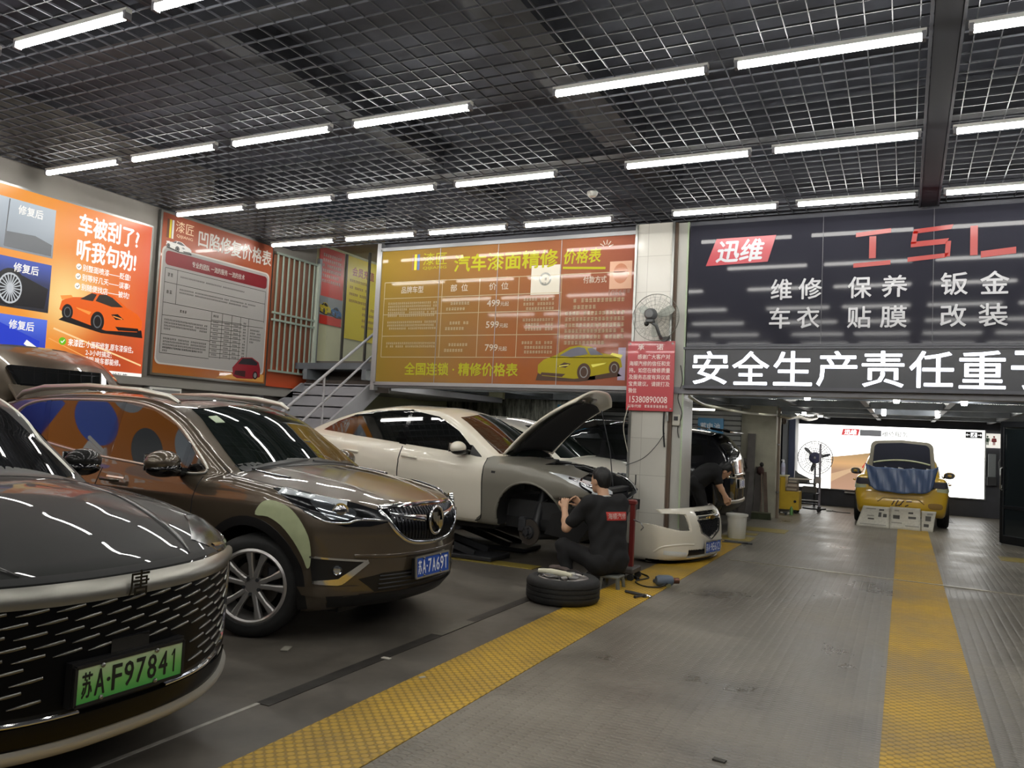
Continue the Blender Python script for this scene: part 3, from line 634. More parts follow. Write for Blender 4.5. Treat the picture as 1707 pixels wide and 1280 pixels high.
for q in ([(-.53, 3.87), (-.17, 3.9), (-.17, 3.95), (-.53, 3.92)], [(-.39, 3.62), (-.32, 3.62), (-.32, 3.87), (-.39, 3.87)], [(-.55, 3.52), (-.17, 3.54), (-.17, 3.59), (-.55, 3.57)],
          [(.05, 3.87), (.42, 3.9), (.44, 3.95), (.06, 3.92)], [(.03, 3.72), (.37, 3.74), (.4, 3.8), (.03, 3.78)], [(.0, 3.56), (.37, 3.59), (.4, 3.64), (.0, 3.61)], [(.03, 3.76), (.08, 3.76), (.1, 3.9), (.05, 3.9)], [(.36, 3.6), (.41, 3.6), (.42, 3.77), (.37, 3.77)],
          [(.6, 3.6), (.67, 3.6), (.67, 3.92), (.6, 3.92)], [(.7, 3.57), (1.02, 3.6), (1.02, 3.67), (.7, 3.64)]): S.poly(rl, q, 1)
S.build(t, 'red_led_reflection')
# ---- LED message strip
t = thing('led_message_board', 'dark strip with glowing white running LED characters below black sign', 'LED sign', (1.3, 9.7, 2.13))
b = MB(); b.box((0, .04, .235), (7.45, .1, .46), mat('led_face', '3a3b40', .35)); b.build('face', t)
b = MB(); b.box((0, .03, -.0), (7.5, .12, .035), MATS['seam_grey']); b.box((0, .03, .475), (7.5, .12, .025), MATS['seam_grey']); b.build('rim', t)
S = Sheet((SX, -.011, -2.13), (1, 0, 0), (0, 0, 1)); lw_ = lit('eef2ff', 3.5)
for k, ch in enumerate('安全生产责任重于'):
    u = -2.33 + .474 * k; S.text(lw_, ch, u, 2.17, u + .42, 2.565, .012, 1)
S.build(t, 'x', 'led_characters')
# ---- red promise sign on the pillar
t = thing('red_promise_sign', 'red notice with white writing fixed to the tiled pillar', 'sign', (-2.85, 9.66, 1.82))
b = MB(); b.box((0, 0, .435), (.6, .02, .87), mat('sign_red', 'b23a40', .3, coat=.2)); b.build('plate', t)
S = Sheet((0, -.011, 0), (1, 0, 0), (0, 0, 1)); wr = ink('eddcd6', .4)
S.text(wr, '承', -.17, .76, -.09, .83, .02, 1, own='heading'); S.text(wr, '诺', .07, .76, .155, .83, .02, 1, own='heading')
for k, (st, u0, u1) in enumerate((('感谢广大客户对', -.17, .245), ('海顺汽修的信任和支', -.275, .25), ('持。如您在维修质量', -.275, .25), ('及服务态度有异议或', -.275, .25), ('宝贵建议。请拨打及', -.275, .25), ('微信', -.275, -.17))):
    S.text(wr, st, u0, .645 - .085 * k, u1, .705 - .085 * k, .012, 1, own='text_line')
S.text(wr, '15380890008', -.255, .1, .225, .18, .012, 1, own='phone_number'); S.text(wr, '以车代修', -.275, .035, -.1, .075, .008, 1); S.scrib(wr, -.06, .075, .24, 1, .037, l=1)
S.build(t)
b = MB()
for u in (-.27, .27): b.lathe([(0, -.004), (.012, -.002), (.012, .004)], steel, (u, -.012, .84), 10, 'y'); b.lathe([(0, -.004), (.012, -.002), (.012, .004)], steel, (u, -.012, .03), 10, 'y')
b.build('screws', t)
# ---- blue signs on the shutter
def blue_sign(x, y, z, wd, st, label):
    t = thing('blue_sign', label, 'sign', (x, y, z)); b = MB(); b.box((0, 0, .17), (wd, .015, .34), mat('sign_blue', '2f7fae', .4)); b.build('plate', t)
    S = Sheet((0, -.008, 0), (1, 0, 0), (0, 0, 1)); [S.text(ink('dfe9f0'), c, -wd * .4 + wd * .8 * i / len(st), .1, -wd * .4 + wd * .8 * (i + .88) / len(st), .24, .02, 1, own=True) for i, c in enumerate(st)]; S.build(t)
blue_sign(-3.55, 16.45, 1.6, .52, '蓄电池', 'blue sign with white characters on the shutter right of the pillar')
blue_sign(-6.0, 14.85, 1.72, .55, '轮胎', 'blue sign under the raised hood corner, left of the pillar')
# ---- lit white wall panel at the far end
t = thing('lit_wall_panel', 'huge bright white lit advertising panel on the far wall', 'poster', (-.45, 21.5, .42))
b = MB(); b.box((0, -.04, .79), (4.3, .08, 1.6), steel); b.build('frame', t)
S = Sheet((.45, -.082, -.42), (1, 0, 0), (0, 0, 1))
wpn = ramp_mat('lit_panel_print', [(0, 'fffdf6'), (.55, 'f4f4f0'), (1, 'fffdf8')], 'X', -2.1, 2.1, 3.2)
S.rect(wpn, -2.57, .43, 1.67, 2.01, 1)
tan = ramp_mat('lit_hill', [(0, 'c49a80'), (.45, 'b58f72'), (.62, 'e0b07a'), (1, '8f7a55')], 'Z', 0, 1.05, 1.0)
S.poly(tan, [(-1.62, .43), (-.4, .43), (-.4, 1.42), (-.8, 1.35), (-1.2, 1.28), (-1.62, 1.22)], 2)
S.poly(lit('d8b48e', 1.0), [(-1.62, .8), (-1.1, .98), (-.6, 1.05), (-.6, 1.0), (-1.2, .85), (-1.62, .6)], 3)
S.poly(lit('d03a3a', .9), [(-.92, 1.0), (-.8, 1.18), (-.6, 1.22), (-.45, 1.1), (-.45, .95), (-.8, .92)], 4); S.oval(lit('20202a', .8), -.8, .96, .08, .07, 5)
S.poly(lit('d23b40', 1.0), [(-1.4, 1.77), (-1.02, 1.77), (-.98, 1.93), (-1.36, 1.93)], 3); S.text(wpn, '迅维', -1.33, 1.79, -1.06, 1.91, .03, 5, .1)
S.rect(lit('6c6c6e', .9), -.98, 1.77, -.5, 1.92, 3); S.text(ink('141416'), '维修服务', -.48, 1.77, .08, 1.9, .02, 5)
for u, v, c in ((1.2, 1.0, 'e6e2dc'), (1.45, 1.35, 'eae6e2'), (.9, .7, 'ece8e4')): S.oval(lit(c, 1.8), u, v, .22, .13, 2)
S.build(t)
t = thing('exit_sign', 'small dark exit sign with arrows and running figure at panel corner', 'sign', (1.45, 21.4, 1.82))
b = MB(); b.box((0, 0, .075), (.34, .03, .15), mat('exit_face', '2c2c30', .4)); b.build('plate', t)
S = Sheet((0, -.016, 0), (1, 0, 0), (0, 0, 1)); wx = lit('f2f2f2', 1.2)
S.line(wx, [(-.15, .075), (-.08, .075)], .018, 1); S.poly(wx, [(-.165, .075), (-.13, .11), (-.13, .04)], 1); S.line(wx, [(.08, .075), (.15, .075)], .018, 1); S.poly(wx, [(.165, .075), (.13, .04), (.13, .11)], 1)
S.rect(wx, -.065, .02, .065, .13, 1); S.oval(MATS['exit_face'], .01, .105, .015, .015, 2); S.line(MATS['exit_face'], [(0, .09), (-.01, .06), (.02, .045), (.01, .025)], .014, 2); S.line(MATS['exit_face'], [(-.01, .06), (-.03, .04), (-.05, .04)], .014, 2); S.line(MATS['exit_face'], [(-.03, .08), (.03, .08)], .01, 2)
S.build(t, 'symbols')
t = thing('restroom_sign', 'white lit restroom sign with green man and red woman symbols', 'sign', (1.88, 21.485, 1.62))
b = MB(); b.box((0, 0, .16), (.46, .06, .33), mat('wc_face', 'eceae2', .4, emis='fbf8ee', es=.75)); b.build('plate', t)
S = Sheet((0, -.031, 0), (1, 0, 0), (0, 0, 1)); gm = ink('3f6b46'); rm = ink('c9303a')
for u, m, fem in ((-.15, gm, 0), (-.02, rm, 1)):
    S.oval(m, u, .25, .02, .022, 1); S.poly(m, [(u - .03, .22), (u + .03, .22), (u + (.045 if fem else .03), .13), (u - (.045 if fem else .03), .13)], 1); S.rect(m, u - .022, .06, u - .004, .14, 1); S.rect(m, u + .004, .06, u + .022, .14, 1); S.line(m, [(u - .035, .215), (u - .05, .14)], .013, 1); S.line(m, [(u + .035, .215), (u + .05, .14)], .013, 1)
S.scrib(ink('8a8a86'), .1, .26, .2, 2, .05, 2, l=1); S.build(t, 'symbols')
# ================================================================ CAR BUILDER
def spl(pts):
    """smooth monotone curve through (x, v) points as a lookup"""
    p = sorted(pts); X = np.array([a for a, _ in p], float); Y = np.array([b for _, b in p], float)
    h = np.diff(X); d = np.diff(Y) / h; m = np.zeros_like(Y)
    m[0], m[-1] = d[0], d[-1]
    for i in range(1, len(X) - 1):
        if d[i - 1] * d[i] > 0:
            w1, w2 = 2 * h[i] + h[i - 1], h[i] + 2 * h[i - 1]; m[i] = (w1 + w2) / (w1 / d[i - 1] + w2 / d[i])
    xs = np.linspace(X[0], X[-1], 600); k = np.clip(np.searchsorted(X, xs) - 1, 0, len(h) - 1); t = (xs - X[k]) / h[k]
    ys = (2 * t**3 - 3 * t**2 + 1) * Y[k] + (t**3 - 2 * t**2 + t) * h[k] * m[k] + (-2 * t**3 + 3 * t**2) * Y[k + 1] + (t**3 - t**2) * h[k] * m[k + 1]
    return lambda q: np.interp(q, xs, ys)
def smx(a, b, k): h = np.clip(.5 + .5 * (a - b) / k, 0, 1); return b + (a - b) * h + k * h * (1 - h)
def smn(a, b, k): return -smx(-a, -b, k)
def surfnet(F, lo, hi, h):
    n = [int(math.ceil((hi[i] - lo[i]) / h)) + 1 for i in range(3)]
    ax = [lo[i] + h * np.arange(n[i]) for i in range(3)]
    V = F(ax[0][:, None, None], ax[1][None, :, None], ax[2][None, None, :]); V = np.broadcast_to(V, n)
    I = V < 0; acc = np.zeros([k - 1 for k in n] + [3]); cnt = np.zeros([k - 1 for k in n])
    sl = lambda o, a: slice(o, n[a] - 1 + o)
    for a in range(3):
        b, c = [(1, 2), (0, 2), (0, 1)][a]
        for ob in (0, 1):
            for oc in (0, 1):
                o0 = [0, 0, 0]; o0[b] = ob; o0[c] = oc; o1 = list(o0); o1[a] = 1
                v0 = V[tuple(sl(o0[i], i) for i in range(3))]; v1 = V[tuple(sl(o1[i], i) for i in range(3))]
                x = (v0 < 0) != (v1 < 0); t = np.where(x, v0 / np.where(x, v0 - v1, 1), 0)
                for i in range(3): acc[..., i] += np.where(x, t if i == a else o0[i], 0)
                cnt += x
    act = cnt > 0; idx = -np.ones(act.shape, int); idx[act] = np.arange(act.sum())
    ijk = np.argwhere(act); P = (ijk + acc[act] / cnt[act][:, None]) * h + np.array(lo)
    Q = []
    for a in range(3):
        b, c = [(1, 2), (2, 0), (0, 1)][a]
        s0 = [slice(None)] * 3; s0[a] = slice(0, n[a] - 1); s1 = [slice(None)] * 3; s1[a] = slice(1, n[a])
        x = I[tuple(s0)] != I[tuple(s1)]; e = np.argwhere(x); fl = I[tuple(s0)][x]
        ok = (e[:, b] > 0) & (e[:, c] > 0) & (e[:, b] < n[b] - 1) & (e[:, c] < n[c] - 1); e = e[ok]; fl = fl[ok]
        def at(db, dc): q = e.copy(); q[:, b] -= db; q[:, c] -= dc; return idx[q[:, 0], q[:, 1], q[:, 2]]
        q = np.stack([at(1, 1), at(0, 1), at(0, 0), at(1, 0)], 1); q[~fl] = q[~fl][:, ::-1]; Q.append(q)
    return P, np.concatenate(Q)
def grad(F, P, e=2e-3):
    g = np.stack([F(*(P + e * np.eye(3)[i]).T) - F(*(P - e * np.eye(3)[i]).T) for i in range(3)], 1) / (2 * e)
    return g
def norm(v): return v / np.maximum(np.linalg.norm(v, axis=1, keepdims=True), 1e-9)
def npmesh(name, P, faces, m, parent, normals=None):
    me = bpy.data.meshes.new(name); me.from_pydata(P.tolist(), [], [tuple(f) for f in faces])
    for q in (m if isinstance(m, (list, tuple)) else [m]): me.materials.append(q)
    me.polygons.foreach_set('use_smooth', [True] * len(me.polygons))
    if normals is not None: me.normals_split_custom_set_from_vertices(normals.tolist())
    me.update(); o = bpy.data.objects.new(name, me); COL.objects.link(o)
    if parent: o.parent = parent
    return o
class Car:
    def __init__(s, spec, root): s.S = spec; s.root = root; s.prep()
    def prep(s):
        S = s.S; s.T = spl(S['top']); s.PW = spl(S['plan']); s.IN = spl(S['inset']); s.B = spl(S['bottom']); s.XF = spl(S['front']); s.XR = spl(S['rear'])
        s.GW = spl(S['gw']); rp = sorted(S['roof']); s.RP = spl([(rp[0][0] - .15, .5)] + rp + [(rp[-1][0] + .15, .5)]); x = np.linspace(-2.6, 2.6, 800); sl = np.gradient(s.RP(x), x); s.RS = lambda q: 1 / np.sqrt(1 + np.interp(q, x, sl) ** 2)
        sl2 = np.gradient(s.T(x), x); s.TS = lambda q: 1 / np.sqrt(1 + np.interp(q, x, sl2) ** 2)
    def low(s, x, y, z):
        S = s.S; a = np.abs(y); w = s.PW(x)
        side = a - (w - s.IN(z)); top = (z - s.T(x) + S.get('crown', .05) * (y / .8) ** 2) * s.TS(x); bot = s.B(x) - z
        f = (x - s.XF(z) + S['fsweep'] * a ** S.get('fpow', 2.6)) * .9; r = (s.XR(z) + S['rsweep'] * a ** 3 - x) * .9
        v = smx(side, top, S.get('ks', .07)); v = smx(v, bot, .06); v = smx(v, f, S.get('kf', .08)); return smx(v, r, .09)
    def green(s, x, y, z):
        S = s.S; a = np.abs(y)
        side = (a - (s.GW(x) - S['tum'] * (z - S['belt']))) * .95
        xe = x + S['wsweep'] * y * y * np.clip((x + .3) / 1.0, -.5, 1)
        top = (z - s.RP(xe) + S.get('rcrown', .05) * (y / .6) ** 2) * s.RS(xe)
        return smx(smx(side, top, S.get('kg', .06)), S['belt'] - .15 - z, .02)
    def arch(s, x, y, z):
        S = s.S; v = 9.0
        for ax in S['axles']:
            d = np.sqrt((x - ax) ** 2 + (z - S['az']) ** 2) - S['ar']
            v = np.minimum(v, np.maximum(d, S.get('ain', .55) - np.abs(y)))
        return v
    def F0(s, x, y, z): return smn(s.low(x, y, z), s.green(x, y, z), s.S.get('kb', .025))
    def F(s, x, y, z):
        v = np.maximum(s.F0(x, y, z), -s.arch(x, y, z))
        for c in s.S.get('cuts', ()): v = np.maximum(v, -c(x, y, z))
        return v
    def body(s, m, h=.03, name='body', mfun=None):
        P, Q = surfnet(s.F, (-2.75, -1.15, .05), (2.75, 1.15, 1.95), h)
        for _ in range(3):
            v = s.F(*P.T); g = grad(s.F, P); n2 = np.maximum((g * g).sum(1), .2); st = (v / n2)[:, None] * g
            L = np.linalg.norm(st, axis=1, keepdims=True); P = P - st * np.minimum(1, .5 * h / np.maximum(L, 1e-9))
        N = norm(grad(s.F, P))
        o = npmesh(name, P, Q, m, s.root, N)
        if mfun is not None:
            c = P[Q].mean(1); o.data.polygons.foreach_set('material_index', mfun(c).astype(np.int32)); o.data.update()
        return o
    def inner(s, c): return (np.abs(s.F0(*c.T)) > .012) & (s.F0(*c.T) < 0)
    def hit(s, P, d, F, far=3.0):
        """first hit of the surface F from P - d*far along d"""
        n = 150; t = np.linspace(0, far + .9, n); O = P - d * far
        X = O[:, None, :] + t[None, :, None] * d
        V = F(X[..., 0], X[..., 1], X[..., 2]); ins = V < 0; k = ins.argmax(1); ok = ins.any(1) & (k > 0)
        k = np.where(ok, k, 1); a = t[k - 1]; b = t[k]
        for _ in range(22):
            mth = (a + b) / 2; q = O + mth[:, None] * d; i = F(*q.T) < 0; b = np.where(i, mth, b); a = np.where(i, a, mth)
        H = O + b[:, None] * d
        if not ok.all() and ok.any():
            bad = np.where(~ok)[0]; good = np.where(ok)[0]
            for i in bad: H[i] = H[good[np.argmin(((P[good] - P[i]) ** 2).sum(1))]]
        return H, ok
    def panel(s, name, pts, d, m, off=.004, F=None, h=.035, thick=.008, parent=None, smoothpts=0, holes=(), shift=None):
        """polygon of approximate 3-D points pushed along d onto the surface"""
        F = F or s.F0; d = np.array(d, float); d /= np.linalg.norm(d)
        P3 = np.array(pts, float)
        if smoothpts:
            Q = []
            n = len(P3)
            for i in range(n):
                p0, p1, p2, p3 = P3[i - 1], P3[i], P3[(i + 1) % n], P3[(i + 2) % n]
                for t in np.linspace(0, 1, smoothpts, endpoint=False):
                    Q.append(.5 * (2 * p1 + (p2 - p0) * t + (2 * p0 - 5 * p1 + 4 * p2 - p3) * t * t + (3 * p1 - p0 - 3 * p2 + p3) * t ** 3))
            P3 = np.array(Q)
        up = np.array((0, 0, 1.0)) if abs(d[2]) < .9 else np.array((1.0, 0, 0)); u = np.cross(d, up); u /= np.linalg.norm(u); v = np.cross(u, d)
        C = P3.mean(0); rings = [np.stack([(P3 - C) @ u, (P3 - C) @ v], 1)]
        for hl in holes: q = np.array(hl, float) - C; rings.append(np.stack([q @ u, q @ v], 1))
        vs = []; es = []
        for R in rings:
            R2 = []
            for i in range(len(R)):
                a, b = R[i], R[(i + 1) % len(R)]; k = max(1, int(np.linalg.norm(b - a) / h + .5))
                R2 += [a + (b - a) * t / k for t in range(k)]
            k0 = len(vs); vs += R2; es += [(k0 + i, k0 + (i + 1) % len(R2)) for i in range(len(R2))]
        nb = len(vs); R = np.array(vs); lo, hi = R.min(0), R.max(0)
        gx, gy = np.meshgrid(np.arange(lo[0] + h / 2, hi[0], h), np.arange(lo[1] + h / 2, hi[1], h)); G = np.stack([gx.ravel(), gy.ravel()], 1)
        E0 = R[[a for a, _ in es]]; E1 = R[[b for _, b in es]]
        if len(G):
            c = ((E0[None, :, 1] > G[:, None, 1]) != (E1[None, :, 1] > G[:, None, 1]))
            xx = E0[None, :, 0] + (G[:, None, 1] - E0[None, :, 1]) / np.where(c, E1[None, :, 1] - E0[None, :, 1], 1) * (E1[None, :, 0] - E0[None, :, 0])
            ins = ((c & (G[:, None, 0] < xx)).sum(1) % 2) == 1
            dm = np.sqrt(((G[:, None] - R[None]) ** 2).sum(2)).min(1); G = G[ins & (dm > h * .45)]
        allp = [tuple(p) for p in np.concatenate([R, G])] if len(G) else [tuple(p) for p in R]
        V2, E2, F2, ov, oe, of = geometry.delaunay_2d_cdt([Vector(p) for p in allp], es, [], 1, 1e-6)
        A = np.array([(p.x, p.y) for p in V2])
        if len(rings) > 1:
            Fk = []
            for f in F2:
                q = A[list(f)].mean(0); c = ((E0[:, 1] > q[1]) != (E1[:, 1] > q[1]))
                xx = E0[:, 0] + (q[1] - E0[:, 1]) / np.where(c, E1[:, 1] - E0[:, 1], 1) * (E1[:, 0] - E0[:, 0])
                if (c & (q[0] < xx)).sum() % 2: Fk.append(f)
            F2 = Fk
        P = C + A[:, :1] * u + A[:, 1:] * v
        H, ok = s.hit(P, d, F); N = norm(grad(F, H)); N = np.where((N @ d)[:, None] > 0.2, -d, N)
        T = H + N * off
        if shift is not None: T = T + np.array(shift)
        fs = []
        for f in F2:
            a, b, c = T[f[0]], T[f[1]], T[f[2]]; fs.append(tuple(f) if np.cross(b - a, c - a) @ d < 0 else tuple(f)[::-1])
        nv = len(T); cnt = {}
        for f in fs:
            for i in range(3): cnt[(f[i], f[(i + 1) % 3])] = 1
        bd = [e for e in cnt if (e[1], e[0]) not in cnt]
        bi = {}; ex = []; en = []
        for a, b in bd:
            for q in (a, b):
                if q not in bi: bi[q] = nv + len(ex); ex.append(T[q] - N[q] * thick); en.append(N[q])
        sk = [(b, a, bi[a], bi[b]) for a, b in bd]
        Pn = np.concatenate([T, np.array(ex)]) if ex else T
        o = npmesh(name, Pn, fs + sk, m, parent or s.root, np.concatenate([N, np.array(en)]) if ex else N)
        return o
    def strip(s, name, path, d, wdt, m, off=.004, F=None, step=.02, thick=.006, parent=None, closed=False, raise_=0.0, smooth=True):
        """narrow band of width wdt along a 3-D path pushed along d onto the surface; raise_ gives it a rounded crown"""
        F = F or s.F0; d = np.array(d, float); d /= np.linalg.norm(d); p = np.array(path, float)
        if closed: p = np.concatenate([p, p[:1]])
        if smooth and len(p) > 2:
            Q = [];n = len(p)
            for i in range(n - 1):
                p0 = p[i - 1] if i > 0 else (p[-2] if closed else p[0]); p1, p2 = p[i], p[i + 1]; p3 = p[i + 2] if i + 2 < n else (p[1] if closed else p[-1])
                for t in np.linspace(0, 1, 8, endpoint=False): Q.append(.5 * (2 * p1 + (p2 - p0) * t + (2 * p0 - 5 * p1 + 4 * p2 - p3) * t * t + (3 * p1 - p0 - 3 * p2 + p3) * t ** 3))
            Q.append(p[-1]); p = np.array(Q)
        L = np.concatenate([[0], np.cumsum(np.linalg.norm(np.diff(p, axis=0), axis=1))]); n = max(2, int(L[-1] / step) + 1)
        q = np.stack([np.interp(np.linspace(0, L[-1], n), L, p[:, i]) for i in range(3)], 1)
        tg = np.gradient(q, axis=0); tg = norm(tg); sd = norm(np.cross(tg, -d))
        wd = np.array([wdt] * n) if np.isscalar(wdt) else np.interp(np.linspace(0, 1, n), np.linspace(0, 1, len(wdt)), wdt)
        H, ok = s.hit(q, d, F); N = norm(grad(F, H)); N = np.where((N @ d)[:, None] > .2, -d, N)
        tg = norm(np.gradient(H, axis=0)); sd = norm(np.cross(tg, N))
        prof = [(-1, -thick), (-1, off), (-.55, off + raise_ * .8), (0, off + raise_), (.55, off + raise_ * .8), (1, off), (1, -thick)]
        P = []; NN = []
        for a, b in prof: P.append(H + sd * (a * wd / 2)[:, None] + N * b); NN.append(norm(N + sd * (a * .6 if raise_ else 0)))
        P = np.concatenate(P); NN = np.concatenate(NN); k = len(prof); fs = []
        for j in range(k - 1):
            for i in range(n - 1): fs.append((j * n + i, j * n + i + 1, (j + 1) * n + i + 1, (j + 1) * n + i))
        a, b, c = P[fs[2 * (n - 1)][0]], P[fs[2 * (n - 1)][1]], P[fs[2 * (n - 1)][2]]
        if np.cross(b - a, c - a) @ N[0] < 0: fs = [f[::-1] for f in fs]
        return npmesh(name, P, fs, m, parent or s.root, NN)
def merge(objs, name, parent):
    V = []; Fc = []; ms = []; mi = []
    for o in objs:
        k = len(V); V += [tuple(v.co) for v in o.data.vertices]
        for m in o.data.materials:
            if m not in ms: ms.append(m)
        for p in o.data.polygons: Fc.append(tuple(k + i for i in p.vertices)); mi.append(ms.index(o.data.materials[p.material_index]))
        me = o.data; bpy.data.objects.remove(o); bpy.data.meshes.remove(me)
    r = npmesh(name, np.array(V), Fc, ms, parent); r.data.polygons.foreach_set('material_index', mi); r.data.set_sharp_from_angle(angle=.7); r.data.update()
    return r
def sidepts(pts, sgn, y=1.0): return [(a, sgn * y, b) for a, b in pts]
def arc(cx, cz, r, a0, a1, n=18, sgn=-1): return [(cx + r * math.cos(math.radians(a0 + (a1 - a0) * i / n)), sgn * 1.0, cz + r * math.sin(math.radians(a0 + (a1 - a0) * i / n))) for i in range(n + 1)]
# ---- wheels: built about the origin, outer face towards -y
def wheel(parent, loc, R=.345, wdt=.225, rim_r=.235, style='ten', rim=None, turn=0.0, flip=False, spin=0.0):
    rim = rim or mat('alloy', 'b3b0ad', .3, metal=.75)
    e = bpy.data.objects.new('wheel', None); COL.objects.link(e); e.parent = parent; e.location = loc; e.rotation_euler = (0, 0, turn + (PI if flip else 0)); e.empty_display_size = .1
    h = wdt / 2; b = MB()
    prof = [(rim_r + .005, h - .02), (rim_r + .02, h - .004), (rim_r + .05, h), (R - .035, h - .004), (R - .012, h - .02), (R, h - .045)]
    for k in range(4): c = -h + .045 + (k + .5) * (wdt - .09) / 4; prof += [] 
    g = [h - .06, h - .065, h - .072, h - .077, .028, .023, .016, .011]
    prof = prof + [(R, .045), (R - .008, .043), (R - .008, .035), (R, .033), (R, .006), (R - .008, .004), (R - .008, -.004), (R, -.006), (R, -.033), (R - .008, -.035), (R - .008, -.043), (R, -.045)] + [(r, -z) for r, z in prof[::-1]]
    b.lathe([(r, z) for r, z in prof], rubber, (0, 0, 0), 56, 'y', cap=False); b.build('tire', e, 35)
    b = MB(); b.lathe([(rim_r + .012, -h + .012), (rim_r - .004, -h + .004), (rim_r - .016, -h + .016), (rim_r - .02, -h + .05), (rim_r - .035, .06), (rim_r + .004, h - .01)][::-1], rim, (0, 0, 0), 48, 'y', cap=False)
    yb = -h + .045
    b.lathe([(0, yb - .012), (.03, yb - .012), (.068, yb - .008), (.075, yb + .01), (.06, yb + .05)], rim, (0, 0, 0), 28, 'y')
    n = 5 if style in ('ten', 'five') else 9
    for k in range(n):
        for sg in ((-1, 1) if style == 'ten' else (0,)):
            a0 = 2 * PI * k / n + spin + sg * .2; a1 = 2 * PI * k / n + spin + sg * .24
            w0, w1 = (.017, .027) if style == 'ten' else ((.04, .03) if style == 'five' else (.016, .014))
            p = []
            for r, a, ww, y in ((.05, a0, w0 * 1.2, yb - .006), (rim_r * .6, (a0 + a1) / 2, w0, yb - .016), (rim_r - .012, a1, w1, yb - .022)):
                c_, s_ = math.cos(a), math.sin(a)
                p.append([(r * c_ - ww * s_, y, r * s_ + ww * c_), (r * c_ - ww * .55 * s_, y - .008, r * s_ + ww * .55 * c_), (r * c_ + ww * .55 * s_, y - .008, r * s_ - ww * .55 * c_), (r * c_ + ww * s_, y, r * s_ - ww * c_), (r * c_ + ww * s_, y + .035, r * s_ - ww * c_), (r * c_ - ww * s_, y + .035, r * s_ + ww * c_)])
            vs = [q for pp in p for q in pp]; fs = [(i * 6 + j, i * 6 + (j + 1) % 6, (i + 1) * 6 + (j + 1) % 6, (i + 1) * 6 + j) for i in range(2) for j in range(6)] + [(0, 1, 2, 3, 4, 5), (17, 16, 15, 14, 13, 12)]
            b.add(vs, fs, rim)
    b.build('rim', e, 35)
    b = MB()
    for k in range(5): a = 2 * PI * (k + .5) / 5 + spin; b.lathe([(.013, yb - .02), (.013, yb + .01)], dark_steel, (.056 * math.cos(a), 0, .056 * math.sin(a)), 6, 'y')
    b.build('lug_nuts', e)
    b = MB(); b.lathe([(.07, .0), (.165, .0), (.165, .02), (.07, .02)], mat('brake_iron', '55504b', .45, metal=.7), (0, 0, 0), 32, 'y', closed=True); b.box((.12, .0, .06), (.07, .07, .14), dark_steel, bev=.01); b.build('brake', e, 30)
    b = MB(); b.lathe([(0, .05), (rim_r - .03, .05)], black, (0, 0, 0), 32, 'y'); b.build('backing', e)
    return e
def plate(parent, O, X, Y, wd, ht, base, ink_, text, frame=None, boltm=None):
    e = bpy.data.objects.new('license_plate', None); COL.objects.link(e); e.parent = parent; e.location = O; e.empty_display_size = .05
    X = Vector(X).normalized(); Y = Vector(Y).normalized(); Nn = X.cross(Y)
    b = MB(); r = Matrix((X, Y, Nn)).transposed(); b.box((0, 0, 0), (wd, ht, .006), base, r); b.build('plate_face', e)
    b = MB()
    if frame:
        for a, c in (((-.5, -.5), (.5, -.5)), ((.5, -.5), (.5, .5)), ((.5, .5), (-.5, .5)), ((-.5, .5), (-.5, -.5))): b.bar(X * a[0] * wd + Y * a[1] * ht, X * c[0] * wd + Y * c[1] * ht, .012, .012, frame, Nn)
        b.build('plate_frame', e)
    S = Sheet(Nn * .0035, X, Y); n = len(text); u = -wd * .46
    tot = sum((.35 if c == '·' else .55 if c in '1T' and False else 1) for c in text); cw = wd * .92 / tot
    for c in text:
        k = .35 if c == '·' else 1; ww = cw * k
        if c == '·': S.oval(ink_, u + ww / 2, 0, .008, .008, 1)
        elif c == '1': S.rect(ink_, u + ww * .44, -ht * .33, u + ww * .58, ht * .33, 1); S.line(ink_, [(u + ww * .5, ht * .3), (u + ww * .28, ht * .16)], ww * .13, 1)
        else: S.text(ink_, c, u + ww * .12, -ht * .33, u + ww * .88, ht * .33, .02, 1)
        u += ww
    S.build(e, 'x', 'plate_characters')
    for a in (-.28, .22):
        for c in (-.42, .42): b = MB(); b.ball(X * a * wd + Y * c * ht + Nn * .006, .009, steel, 10, 6); b.build('plate_bolt', e)
    return e
